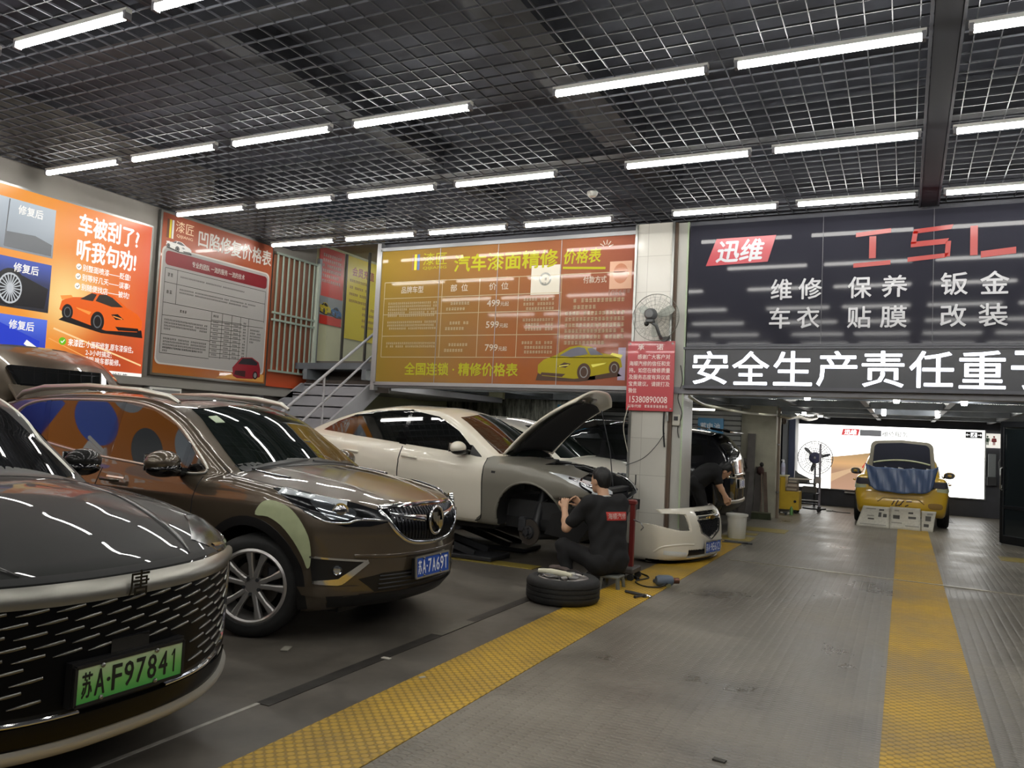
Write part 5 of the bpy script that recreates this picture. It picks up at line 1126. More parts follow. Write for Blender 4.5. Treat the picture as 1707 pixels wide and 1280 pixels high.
def sedan_shell(root, spec, P, mats, mfun, wheels, glass=None, doors=True, dmat=None, h=.03, front=True, trim=None):
    C = Car(spec, root); C.body(mats, h, mfun=(lambda c: mfun(C, c)) if mfun else None); G = C.green; gl = glass or tint_green; dm = dmat or P
    C.panel('windshield', [(1.0, -.68, .985), (1.0, -.4, .965), (1.0, 0, .96), (1.0, .4, .965), (1.0, .68, .985), (1, .62, 1.12), (1, .56, 1.27), (1, .52, 1.36), (1, 0, 1.42), (1, -.52, 1.36), (1, -.56, 1.27), (1, -.62, 1.12)], Fr_, gl, .004, G, .05)
    C.panel('rear_window', [(-1, -.60, 1.11), (-1, 0, 1.10), (-1, .60, 1.11), (-1, .53, 1.33), (-1, 0, 1.395), (-1, -.53, 1.33)], Bk_, tint, .004, G, .05)
    for sg, D in ((-1, R_), (1, L_)):
        C.panel('side_window', sidepts([(.56, .955), (-.30, 1.0), (-.34, 1.40), (.05, 1.35), (.36, 1.205), (.56, 1.05)], sg), D, tint, .004, G, .05)
        C.panel('side_window', sidepts([(-.40, 1.01), (-1.06, 1.045), (-1.15, 1.30), (-.87, 1.36), (-.38, 1.405)], sg), D, tint, .004, G, .05)
        C.panel('quarter_window', sidepts([(-1.11, 1.05), (-1.62, 1.08), (-1.42, 1.2), (-1.19, 1.29)], sg), D, tint, .004, G, .05)
        C.panel('window_pillar', sidepts([(-.30, .99), (-.40, 1.0), (-.38, 1.41), (-.34, 1.41)], sg), D, gloss_black, .0045, G, .05)
        C.panel('window_pillar', sidepts([(-1.05, 1.042), (-1.12, 1.048), (-1.2, 1.29), (-1.145, 1.305)], sg), D, gloss_black, .0045, G, .05)
        C.panel('window_pillar', sidepts([(.555, .95), (.59, .95), (.59, 1.05), (.555, 1.06)], sg), D, gloss_black, .0045, G, .05)
        C.panel('mirror_triangle', sidepts([(.58, .95), (.74, .925), (.72, .95), (.58, 1.06)], sg), D, black, .005, G, .05)
        if doors:
            C.panel('door', sidepts([(.80, .93), (.78, .75), (.78, .3), (.7, .235), (-.28, .235), (-.34, .6), (-.33, .97)], sg), D, dm, .006, None, .05, .01)
            C.panel('door', sidepts([(-.345, .97), (-.355, .6), (-.29, .235), (-.83, .235), (-1.0, .5), (-1.2, .75), (-1.26, 1.02)], sg), D, dm, .006, None, .05, .01)
            for x in (-.19, -1.03):
                hd = MB(); hd.tube([(x - .1, sg * .895, .865), (x - .08, sg * .925, .87), (x + .08, sg * .925, .86), (x + .1, sg * .895, .855)], .015, dm, 10); hd.build('door_handle', root, 50)
            m = MB(); m.ball((.50, sg * .97, 1.02), (.085, .115, .075), P, 20, 12); m.box((.52, sg * .87, .965), (.07, .12, .03), black, bev=.01); mo = m.build('mirror', root, 60)
            m = MB(); m.ball((.505, sg * .96, .985), (.086, .11, .045), black, 20, 8); m.build('mirror_base', mo, 60)
            m = MB(); m.box((.428, sg * .97, 1.02), (.01, .17, .1), chrome, bev=.004); m.build('mirror_glass', mo)
        if trim: C.strip('window_trim', sidepts(trim, sg), D, .012, chrome, .006, G, .03)
        for ax in spec['axles']:
            if (ax > 0, sg) in wheels: wheel(root, (ax, sg * .78, .32), .32, .21, .215, 'five', flip=sg > 0)
    b = MB(); b.box((0, 0, .24), (3.6, 1.2, .12), black); b.build('underbody', root)
    return C
def repair_sedan():
    root = thing('sedan', 'white sedan with raised hood, bare grey fender and missing front wheel', 'car', (-5.02, 8.78, .27)); root.rotation_euler = (0, .03, 0)
    P = paint('paint_white', 'dcd6c6', 0, .35); Gf = mat('primer_grey', '77746a', .38, metal=.1, coat=.3, coat_rough=.15)
    spec = dict(SEDAN); spec['front'] = [(.1, 1.9), (.4, 1.96), (.56, 2.0), (.62, 2.22), (.75, 2.18), (.9, 2.0), (1.2, 1.7)]
    bay = lambda x, y, z: np.maximum(np.maximum(np.abs(y) - (.745 - .16 * np.clip(x - 1.4, 0, 1)), np.maximum(.95 - x, x - 2.4)), .5 - z)
    spec['cuts'] = [bay]; spec['rear'] = [(.1, -1.95), (.25, -2.08), (.45, -2.18), (.65, -2.17), (.9, -2.14), (1.05, -2.12), (1.3, -2.05)]
    dkm = mat('engine_bay_black', '222223', .5)
    def mf(C, c): return np.where((np.abs(C.F0(*c.T)) > .012) & (C.F0(*c.T) < 0), 2, np.where((c[:, 0] > .72) & (C.low(*c.T) < C.green(*c.T)), 1, 0))
    C = sedan_shell(root, spec, P, [P, Gf, dkm], mf, {(False, -1), (False, 1), (True, 1)})
    C.panel('fender', sidepts([(.80, .93), (.86, .955), (1.1, .96), (1.5, .92), (1.82, .84), (2.02, .66), (1.98, .60), (1.8, .585)] + [(p[0], p[2]) for p in arc(1.35, .32, .385, 42, 178, 16)] + [(.95, .2), (.79, .2)], -1), R_, Gf, .006, C.F0, .04, .012)
    C.strip('door_gap', sidepts([(.803, .93), (.79, .75), (.785, .3), (.7, .225)], -1), R_, .008, gap_m, .009, C.F0, .03)
    C.strip('door_gap', sidepts([(-.337, .97), (-.347, .6), (-.285, .235)], -1), R_, .008, gap_m, .009, C.F0, .03)
    C.strip('arch_lip', arc(1.35, .32, .392, 20, 185, 20), R_, .02, Gf, .008, C.F0, .03, raise_=.006)
    C.panel('side_marker', sidepts([(.9, .80), (.95, .80), (.945, .775), (.9, .775)], -1), R_, black, .009, C.F0, .03)
    for sg in (-1, 1):
        C.panel('headlamp', [(1.60, sg * .86, .865), (1.8, sg * .80, .86), (2.0, sg * .66, .80), (2.18, sg * .45, .70), (2.19, sg * .47, .62), (2.08, sg * .62, .61), (1.95, sg * .74, .66), (1.8, sg * .83, .74)], (-.6, -sg * .6, -.5), mat('clear_lamp', 'dde2e4', .2, metal=.1, coat=1.0), .012, None, .03)
        C.strip('lamp_chrome', [(1.8, sg * .82, .80), (1.95, sg * .71, .72), (2.12, sg * .52, .65)], (-.6, -sg * .6, -.5), .035, chrome, .018, None, .03, raise_=.012)
        C.strip('lamp_divider', [(1.93, sg * .72, .82), (1.9, sg * .78, .72), (2.0, sg * .7, .65)], (-.6, -sg * .6, -.5), .02, lamp_dark, .02, None, .03, raise_=.008)
    # engine bay contents
    b = MB()
    b.box((1.45, .0, .70), (.55, .5, .18), mat('engine_cover', '1f2023', .35), bev=.04)
    for k in range(4): b.box((1.3 + .1 * k, 0, .80), (.05, .42, .02), MATS['engine_cover'], bev=.008)
    b.build('engine_cover', root)
    b = MB(); b.box((1.55, -.42, .70), (.2, .26, .2), mat('battery_grey', '3a3c40', .4), bev=.015); b.box((1.55, -.35, .81), (.04, .04, .02), mat('terminal_white', 'd8d8d4', .4)); b.build('battery', root)
    b = MB(); b.lathe([(0, .88), (.07, .87), (.1, .83), (.11, .6)], dark_steel, (1.25, -.5, 0), 20); b.build('strut_tower', root, 40)
    b = MB(); b.lathe([(0, .88), (.07, .87), (.1, .83), (.11, .6)], dark_steel, (1.25, .5, 0), 20); b.build('strut_tower', root, 40)
    b = MB(); b.tube([(1.2, -.2, .82), (1.35, -.3, .86), (1.6, -.2, .84), (1.8, .05, .8)], .025, black, 10); b.tube([(1.1, .3, .84), (1.5, .42, .85), (1.85, .3, .78)], .03, black, 10); b.tube([(1.0, -.4, .88), (1.2, -.1, .9), (1.1, .4, .88)], .015, dark_steel, 8); b.build('hoses', root, 50)
    b = MB(); b.box((1.75, .38, .77), (.2, .18, .12), mat('reservoir_white', 'c9c9bd', .4), bev=.03); b.lathe([(.03, 0), (.03, .03)], black, (1.75, .38, .83), 14); b.build('reservoir', root)
    b = MB(); b.box((1.02, 0, .90), (.14, 1.2, .05), black, bev=.01); b.build('cowl_tray', root)
    b = MB(); b.box((2.0, 0, .66), (.1, 1.05, .06), mat('support_black', '222326', .4), bev=.01); b.box((2.04, 0, .42), (.05, .85, .4), mat('radiator_fins', '303236', .5, metal=.5)); b.box((2.02, -.45, .5), (.06, .05, .34), MATS['support_black']); b.box((2.02, .45, .5), (.06, .05, .34), MATS['support_black']); b.build('radiator_support', root)
    b = MB(); b.box((2.1, 0, .46), (.09, 1.25, .12), MATS['support_black'], bev=.02); b.box((2.02, .68, .47), (.18, .16, .12), MATS['support_black'], Matrix.Rotation(-.6, 3, 'Z')); b.box((2.02, -.68, .47), (.18, .16, .12), MATS['support_black'], Matrix.Rotation(.6, 3, 'Z')); b.build('crash_beam', root)
    b = MB(); b.prism([(1.55, .18), (1.95, .14), (2.05, .3), (1.9, .5), (1.62, .4)], .5, black, (0, -.3, 0), (1, 0, 0), (0, 0, 1)); b.box((1.85, -.55, .3), (.36, .24, .22), black, bev=.05); b.build('splash_shield', root)
    b = MB(); b.bar((1.72, -.86, .60), (2.06, -.62, .54), .02, .045, mat('bumper_bracket', '4a3b36', .5)); b.build('bumper_bracket', root)
    # bare hub, disc and strut on the right front corner
    e = bpy.data.objects.new('wheel_hub', None); COL.objects.link(e); e.parent = root; e.location = (1.33, -.72, .16); e.rotation_euler = (0, 0, -.25)
    b = MB(); b.lathe([(.03, -.0), (.14, -.0), (.14, .022), (.03, .022)], mat('brake_iron', '55504b', .45, metal=.7), (0, 0, 0), 36, 'y', closed=True); b.build('brake_disc', e, 40)
    b = MB(); b.lathe([(0, -.06), (.03, -.06), (.033, -.03), (.07, -.025), (.075, .0)], dark_steel, (0, 0, 0), 24, 'y')
    for k in range(5): a = 2 * PI * k / 5; b.lathe([(.006, -.06), (.006, 0)], steel, (.055 * math.cos(a), 0, .055 * math.sin(a)), 8, 'y')
    b.build('hub_flange', e, 40)
    b = MB(); b.box((-.1, .02, .07), (.1, .1, .17), dark_steel, bev=.02); b.build('brake_caliper', e)
    b = MB(); b.tube([(0, .1, 0), (.0, .2, .35), (0, .24, .55)], [.05, .045, .04], dark_steel, 12); b.tube([(0, .08, -.05), (.02, .5, -.06)], .04, dark_steel, 10); b.tube([(.06 * math.cos(t), .2 + .03 * t / 20 + .06 * math.sin(t) * .2, .28 + .012 * t) for t in np.linspace(0, 20, 90)], .012, black, 6); b.build('suspension_strut', e, 50)
    # raised hood
    hd = bpy.data.objects.new('hood', None); COL.objects.link(hd); hd.parent = root; hd.location = (.93, 0, .985); hd.rotation_euler = (0, -.76, 0)
    n = 22; o_ = []; i_ = []
    for i in range(n + 1):
        for j in range(n + 1):
            u = i / n; v = j / n * 2 - 1; wdt = .70 - .10 * u; cut = .16 * abs(v) ** 3
            x = (1.18 - cut) * u + .03 * (1 - u) * (1 - v * v); z = .035 * math.sin(u * PI) * 1.2 + .03 * (1 - v * v) - .07 * u ** 3 - .02 * abs(v) ** 6
            o_.append((x, v * wdt, z)); i_.append((x * .995, v * wdt * .985, z - .022 - .018 * math.sin(PI * u)))
    fs = [(i * (n + 1) + j, i * (n + 1) + j + 1, (i + 1) * (n + 1) + j + 1, (i + 1) * (n + 1) + j) for i in range(n) for j in range(n)]
    oo = npmesh('hood_skin', np.array(o_), fs, P, hd); md = oo.modifiers.new('s', 'SOLIDIFY'); md.thickness = .022; md.offset = -1
    I = np.array(i_).reshape(n + 1, n + 1, 3)
    k0, k1, j0, j1 = 1, n - 3, 2, n - 1
    pad = I[k0:k1, j0:j1] - np.array((0, 0, .004)); a, c = pad.shape[:2]
    npmesh('hood_liner', pad.reshape(-1, 3), [(i * c + j, (i + 1) * c + j, (i + 1) * c + j + 1, i * c + j + 1) for i in range(a - 1) for j in range(c - 1)], mat('hood_liner', '0e0e10', .9), hd).modifiers.new('s', 'SOLIDIFY').thickness = .012
    b = MB(); b.box((1.03, 0, -.045), (.07, .12, .03), steel, bev=.008); b.tube([(.98, -.25, -.05), (1.03, -.3, -.06), (1.02, -.36, -.05)], .01, steel, 8); b.build('hood_latch', hd, 40)
    # stay rod from the front support to the hood
    b = MB(); b.tube([(1.98, .12, .68), (1.92, .1, 1.1), (1.78, .1, 1.56)], .006, dark_steel, 8); b.build('hood_stay', root, 40)
    b = MB(); b.tube([(1.95, -.2, .7), (2.05, -.5, .55)], .008, black, 6); b.build('loose_cable', root)
    return C
repair_sedan()
# ---- scissor lift under the white sedan
t = thing('vehicle_lift', 'low black scissor lift holding up the white sedan', 'car lift', (-5.1, 8.78, 0))
b = MB(); b.box((0, -.45, .03), (1.9, .5, .05), dark_steel, bev=.01); b.box((0, .45, .03), (1.9, .5, .05), dark_steel, bev=.01); b.build('base_plate', t)
b = MB()
for y in (-.45, .45): b.box((0, y, .405), (1.9, .45, .06), black, bev=.01)
b.build('platform', t)
for y in (-.62, -.28, .28, .62):
    b = MB(); b.bar((-.7, y, .07), (.5, y, .37), .04, .07, dark_steel); b.bar((.7, y, .07), (-.5, y, .37), .04, .07, dark_steel); b.build('scissor_arm', t)
b = MB()
for x in (-.6, .6):
    for y in (-.5, .5): b.box((x, y, .44), (.2, .2, .05), rubber, bev=.008)
b.build('rubber_pad', t)
# ================================================================ CARS FURTHER BACK
def plain_suv(root, P, spec, rear=False):
    C = Car(spec, root); C.body([P, black], .035, mfun=C.inner); G = C.green
    C.panel('windshield', [(1.0, -.745, 1.14), (1.0, 0, 1.12), (1.0, .745, 1.14), (1, .70, 1.27), (1, .63, 1.45), (1, .57, 1.575), (1, 0, 1.63), (1, -.57, 1.575), (1, -.63, 1.45), (1, -.70, 1.27)], Fr_, tint_green, .004, G, .06)
    for sg, D in ((-1, R_), (1, L_)):
        C.panel('side_window', sidepts([(.66, 1.11), (.12, 1.13), (-.16, 1.145), (-.20, 1.60), (.15, 1.56), (.43, 1.45), (.66, 1.31)], sg), D, tint, .004, G, .06)
        C.panel('side_window', sidepts([(-.26, 1.155), (-.57, 1.16), (-1.2, 1.18), (-1.25, 1.6), (-.24, 1.60)], sg), D, tint, .004, G, .06)
        C.panel('quarter_window', sidepts([(-1.3, 1.19), (-1.95, 1.23), (-1.85, 1.5), (-1.33, 1.6)], sg), D, tint, .004, G, .06)
        for x0 in (.88, -.22, -1.25): C.strip('door_gap', [(x0, sg, 1.08), (x0 - .02, sg, .9), (x0 - .02, sg, .5), (x0 - .1, sg, .34)], D, .008, gap_m, .002, None, .04)
        for x in (-.05, -1.05): C.strip('door_handle', [(x - .1, sg, .99), (x + .1, sg, .985)], D, .03, chrome if rear else P, .012, None, .04, raise_=.012)
        m = MB(); m.ball((.62, sg * 1.05, 1.19), (.08, .115, .075), P, 16, 10); m.box((.64, sg * .94, 1.13), (.07, .14, .035), black, bev=.01); m.build('mirror', root, 60)
        C.panel('headlamp', [(1.82, sg * .95, .97), (2.0, sg * .88, .985), (2.2, sg * .76, .955), (2.32, sg * .62, .925), (2.3, sg * .65, .865), (2.2, sg * .78, .85), (2.0, sg * .90, .87)], (-.75, -sg * .66, 0), lamp_silver, .004, None, .04)
        for ax in spec['axles']: wheel(root, (ax, sg * .83, .36), .36, .24, .25, 'five', flip=sg > 0)
        if rear:
            C.panel('tail_lamp', [(-2.0, sg * .93, 1.05), (-2.25, sg * .8, 1.07), (-2.4, sg * .5, 1.04), (-2.4, sg * .5, .97), (-2.25, sg * .82, .93), (-2.0, sg * .94, .96)], (.75, -sg * .66, 0), mat('tail_red', '4a1210', .1, coat=.6), .008, None, .04)
            C.strip('tail_chrome', [(-2.05, sg * .93, .92), (-2.3, sg * .75, .905), (-2.42, sg * .4, .9)], (.75, -sg * .66, 0), .03, chrome, .01, None, .04, raise_=.005)
            b = MB(); b.tube([(.2, sg * .64, 1.70), (.0, sg * .66, 1.755), (-1.4, sg * .66, 1.745), (-1.7, sg * .64, 1.69)], .018, chrome, 8); b.build('roof_rail', root, 50)
    C.panel('grille', [(2, -.6, .8), (2, .6, .8), (2, .5, .5), (2, -.5, .5)], Fr_, gloss_black, .004, None, .06)
    b = MB(); b.box((0, 0, .27), (4.1, 1.3, .12), black); b.build('underbody', root)
    if rear:
        C.panel('rear_window', [(-2, -.66, 1.22), (-2, .66, 1.22), (-2, .6, 1.55), (-2, -.6, 1.55)], Bk_, tint, .005, None, .06)
        b = MB(); b.box((-2.16, 0, 1.665), (.34, 1.2, .04), gloss_black, Matrix.Rotation(-.15, 3, 'Y'), .015); b.build('spoiler', root)
        C.strip('tailgate_chrome', [(-2, -.5, .93), (-2, 0, .94), (-2, .5, .93)], Bk_, .04, chrome, .01, None, .04, raise_=.008)
        C.strip('bumper_chrome', [(-2, -.75, .5), (-2, 0, .49), (-2, .75, .5)], Bk_, .05, satin, .012, None, .04, raise_=.008)
        C.panel('bumper_valance', [(-2, -.8, .45), (-2, .8, .45), (-2, .7, .28), (-2, -.7, .28)], Bk_, black, .008, None, .06)
        plate(root, (-2.44, 0, .78), (0, -1, 0), (.05, 0, 1), .44, .14, MATS['plate_white'], MATS['plate_blue'], 'A·88', satin)
    return C
TS = dict(top=[(-2.5, 1.0), (-2.2, 1.15), (-1.0, 1.18), (0, 1.15), (.8, 1.14), (1.1, 1.17), (1.5, 1.135), (1.9, 1.055), (2.2, .965), (2.38, .885), (2.55, .78)],
    plan=[(-2.6, .84), (-2.1, .93), (-1.4, .955), (1.4, .955), (1.8, .94), (2.15, .91), (2.6, .85)], inset=[(.1, .14), (.22, .08), (.36, .04), (.5, .03), (.62, .015), (.78, 0.0), (.9, .006), (.98, .03), (1.08, .055), (1.2, .10), (1.4, .2)],
    bottom=[(-2.5, .36), (-2.0, .24), (0, .2), (1.8, .21), (2.1, .22), (2.4, .24)], front=[(.1, 2.3), (.34, 2.41), (.75, 2.43), (.92, 2.36), (1.0, 2.26), (1.3, 2.0)], rear=[(.1, -2.1), (.3, -2.3), (.5, -2.42), (.7, -2.42), (.95, -2.41), (1.2, -2.38), (1.5, -2.25)],
    fsweep=.46, fpow=2.6, rsweep=.25, crown=.07, axles=(1.44, -1.38), az=.365, ar=.42, ain=.6, gw=[(-2.4, .76), (-1.9, .84), (-1.2, .88), (0, .89), (.7, .885), (1.2, .83), (1.5, .79)], belt=1.07, tum=.33,
    roof=[(-2.42, .92), (-2.40, 1.2), (-2.26, 1.45), (-2.08, 1.61), (-1.4, 1.69), (-.7, 1.72), (-.1, 1.70), (.3, 1.63), (.5, 1.56), (.8, 1.39), (1.1, 1.205), (1.3, 1.08), (1.5, .95)], wsweep=.22, kg=.05)
r = thing('car', 'white car behind the raised hood of the sedan, left of the pillar', 'car', (-5.35, 11.32, 0))
plain_suv(r, paint('paint_pearl', 'e2ddd0', 0, .35), TS)
r = thing('suv', 'black SUV reversed in behind the tiled pillar, in front of the shutter', 'car', (-4.9, 14.0, 0), PI)
plain_suv(r, paint('paint_ebony', '101014', .3, .2), TS, True)
# ---- yellow sedan with its trunk open, rear towards the camera
def yellow_sedan():
    root = thing('sedan', 'yellow sedan with trunk open under blue film, rear toward the camera', 'car', (-.04, 19.08, 0), PI / 2); root.scale = (.95, .95, .95)
    P = paint('paint_yellow', 'c9a224', 0, .35); grn = mat('masking_pale', 'a9ad8c', .5)
    spec = dict(SEDAN); spec['cuts'] = [lambda x, y, z: np.maximum(np.maximum(np.abs(y) - .60, np.maximum(-2.35 - x, x + 1.72)), .80 - z)]; spec['rsweep'] = .2
    def mf(C, c): return np.where((np.abs(C.F0(*c.T)) > .012) & (C.F0(*c.T) < 0), 1, 0)
    C = sedan_shell(root, spec, P, [P, mat('trunk_dark', '20232b', .7)], mf, {(False, -1), (False, 1), (True, 1), (True, -1)}, front=True)
    for sg in (-1, 1):
        C.panel('tail_lamp_hole', [(-2.0, sg * .86, .95), (-2.2, sg * .78, .95), (-2.27, sg * .62, .94), (-2.27, sg * .62, .83), (-2.2, sg * .78, .82), (-2.0, sg * .88, .85)], (.8, -sg * .6, 0), mat('hole_dark', '2a2630', .6), .005, None, .04)
        C.panel('masked_quarter', [(-1.9, sg * .88, .84), (-2.12, sg * .8, .82), (-2.24, sg * .66, .82), (-2.24, sg * .66, .76), (-2.1, sg * .82, .74), (-1.9, sg * .9, .76)], (.8, -sg * .6, 0), grn, .004, None, .04)
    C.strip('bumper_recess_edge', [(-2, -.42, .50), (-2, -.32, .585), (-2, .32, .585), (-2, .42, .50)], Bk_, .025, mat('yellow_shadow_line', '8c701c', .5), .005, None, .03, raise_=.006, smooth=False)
    C.panel('plate_recess', [(-2, -.24, .56), (-2, .24, .56), (-2, .24, .43), (-2, -.24, .43)], Bk_, P, .004, None, .04)
    for y0, z0, y1, z1 in ((-.2, .54, -.1, .53), (-.06, .55, .03, .44), (.04, .55, .09, .46), (-.14, .47, -.08, .44), (.11, .54, .16, .45), (-.02, .47, .1, .44)):
        C.strip('plate_scuff', [(-2, y0, z0), (-2, y1, z1)], Bk_, .022, mat('scuff_brown', '3d2f1e', .7), .007, None, .03)
    C.panel('faded_patch', [(-2, -.5, .52), (-2, -.72, .52), (-2, -.72, .42), (-2, -.52, .42)], Bk_, mat('rubbed_ochre', '8a6a30', .6), .004, None, .04, smoothpts=4)
    e = bpy.data.objects.new('trunk_lid', None); COL.objects.link(e); e.parent = root; e.location = (-1.72, 0, 1.13); e.rotation_euler = (0, -.12, 0)
    def outl(w0, w1, h0, h1, r=.13, n=6):
        p = [(w0, h0)]
        for k in range(n + 1): a = PI / 2 * k / n; p.append((w1 - r + r * math.cos(a), h1 - r + r * math.sin(a) + .0))
        p.append((0, h1 + .03)); return p + [(-a, c) for a, c in p[:-1][::-1]]
    b = MB(); b.prism(outl(.62, .58, 0, .60), .05, mat('lid_edge_grey', '9a9484', .5), (0, 0, 0), (0, -1, 0), (0, 0, 1)); b.build('lid_shell', e)
    b = MB(); b.prism(outl(.54, .51, .05, .55, .1), .012, mat('lid_lining', '232634', .75), (-.052, 0, 0), (0, -1, 0), (0, 0, 1)); b.build('lid_lining', e)
    b = MB(); b.tube([(-.07, y, .15 + .07 * (1 - (y / .52) ** 2)) for y in np.linspace(-.52, .52, 15)], .018, grn, 8); b.build('lid_seal', e, 60)
    # blue masking film hung over the trunk opening
    n = 40; V = []
    for i in range(15):
        for j in range(n + 1):
            v = j / n * 2 - 1; t = i / 14; y = v * (.66 - .10 * t * (abs(v) ** 2))
            V.append((-2.41 - .04 * t + .06 * abs(v) ** 3 + .012 * math.sin(14 * v + 5 * t) + .01 * math.sin(37 * v), y, 1.19 - .008 * math.cos(9 * v) + .07 * abs(v) ** 6 - t * (.44 + .05 * (1 - v * v))))
    o = npmesh('masking_film', np.array(V), [(i * (n + 1) + j, i * (n + 1) + j + 1, (i + 1) * (n + 1) + j + 1, (i + 1) * (n + 1) + j) for i in range(14) for j in range(n)], mat('blue_film', '4a5d80', .25, alpha=.9, spec=.6), root); o.modifiers.new('s', 'SOLIDIFY').thickness = .003
    b = MB()
    for k in range(9):
        y = -.5 + .125 * k; b.box((-2.25, y, 1.17 - .03 * (k % 2)), (.02, .12, .05), mat('masking_paper', 'c9c8be', .6), Matrix.Rotation(.3 * (-1) ** k, 3, 'X'))
    b.build('masking_tape', root)
yellow_sedan()
npap = mat('newsprint', 'b9b5a8', .8, noise=(30, .1)); nink = ink('4c4a46', .8); ngr = ink('8f8c84', .8)
def newspaper(label, u0, u1, zt, y, blocks, tilt=0.0, drop=None):
    t = thing('newspaper', label, 'newspaper', ((u0 + u1) / 2, y, 0), 0, 'newspaper sheets under the yellow bumper'); wd = u1 - u0; m, n = 10, 8; V = []; du = drop or (0, 0)
    f = lambda u, v: (-wd / 2 + wd * u + (1 - v) * (du[0] + (du[1] - du[0]) * u), -.16 * (1 - v) ** 2 + .02 * math.sin(5 * u + 3 * v), .004 + zt * v + tilt * u * v)
    for i in range(n + 1):
        for j in range(m + 1): V.append(f(j / m, i / n))
    o = npmesh('sheet', np.array(V), [(i * (m + 1) + j, i * (m + 1) + j + 1, (i + 1) * (m + 1) + j + 1, (i + 1) * (m + 1) + j) for i in range(n) for j in range(m)], npap, t); o.modifiers.new('s', 'SOLIDIFY').thickness = .002
    b = MB()
    for (a, c, d, e, k) in blocks:
        g = 5; vs = [tuple(np.array(f(a + (d - a) * q / g, c + (e - c) * p / g)) - np.array((0, .004, 0))) for p in range(g + 1) for q in range(g + 1)]
        b.add(vs, [(p * (g + 1) + q, p * (g + 1) + q + 1, (p + 1) * (g + 1) + q + 1, (p + 1) * (g + 1) + q) for p in range(g) for q in range(g)], nink if k else ngr)
    b.build('newsprint', t)
newspaper('newspaper sheet splayed out under the left half of yellow bumper', -.68, -.22, .38, 16.82, [(.62, .8, .8, .88, 1), (.3, .35, .5, .42, 1), (.25, .5, .48, .56, 0), (.62, .5, .72, .72, 1), (.78, .5, .9, .66, 1), (.1, .1, .9, .14, 0), (.15, .85, .5, .9, 0)], drop=(-.12, 0))
newspaper('wide newspaper sheet hanging under the middle of yellow bumper', -.215, .30, .40, 16.80, [(.1, .45, .32, .62, 1), (.15, .8, .3, .86, 0), (.6, .72, .76, .8, 1), (.6, .5, .85, .6, 1), (.5, .15, .95, .2, 0), (.05, .25, .4, .3, 0)])
newspaper('crumpled newspaper strip by the right rear tire of yellow car', .31, .56, .36, 16.84, [(.3, .5, .7, .75, 1), (.2, .2, .6, .35, 1), (.4, .8, .8, .9, 0)], drop=(0, -.06))
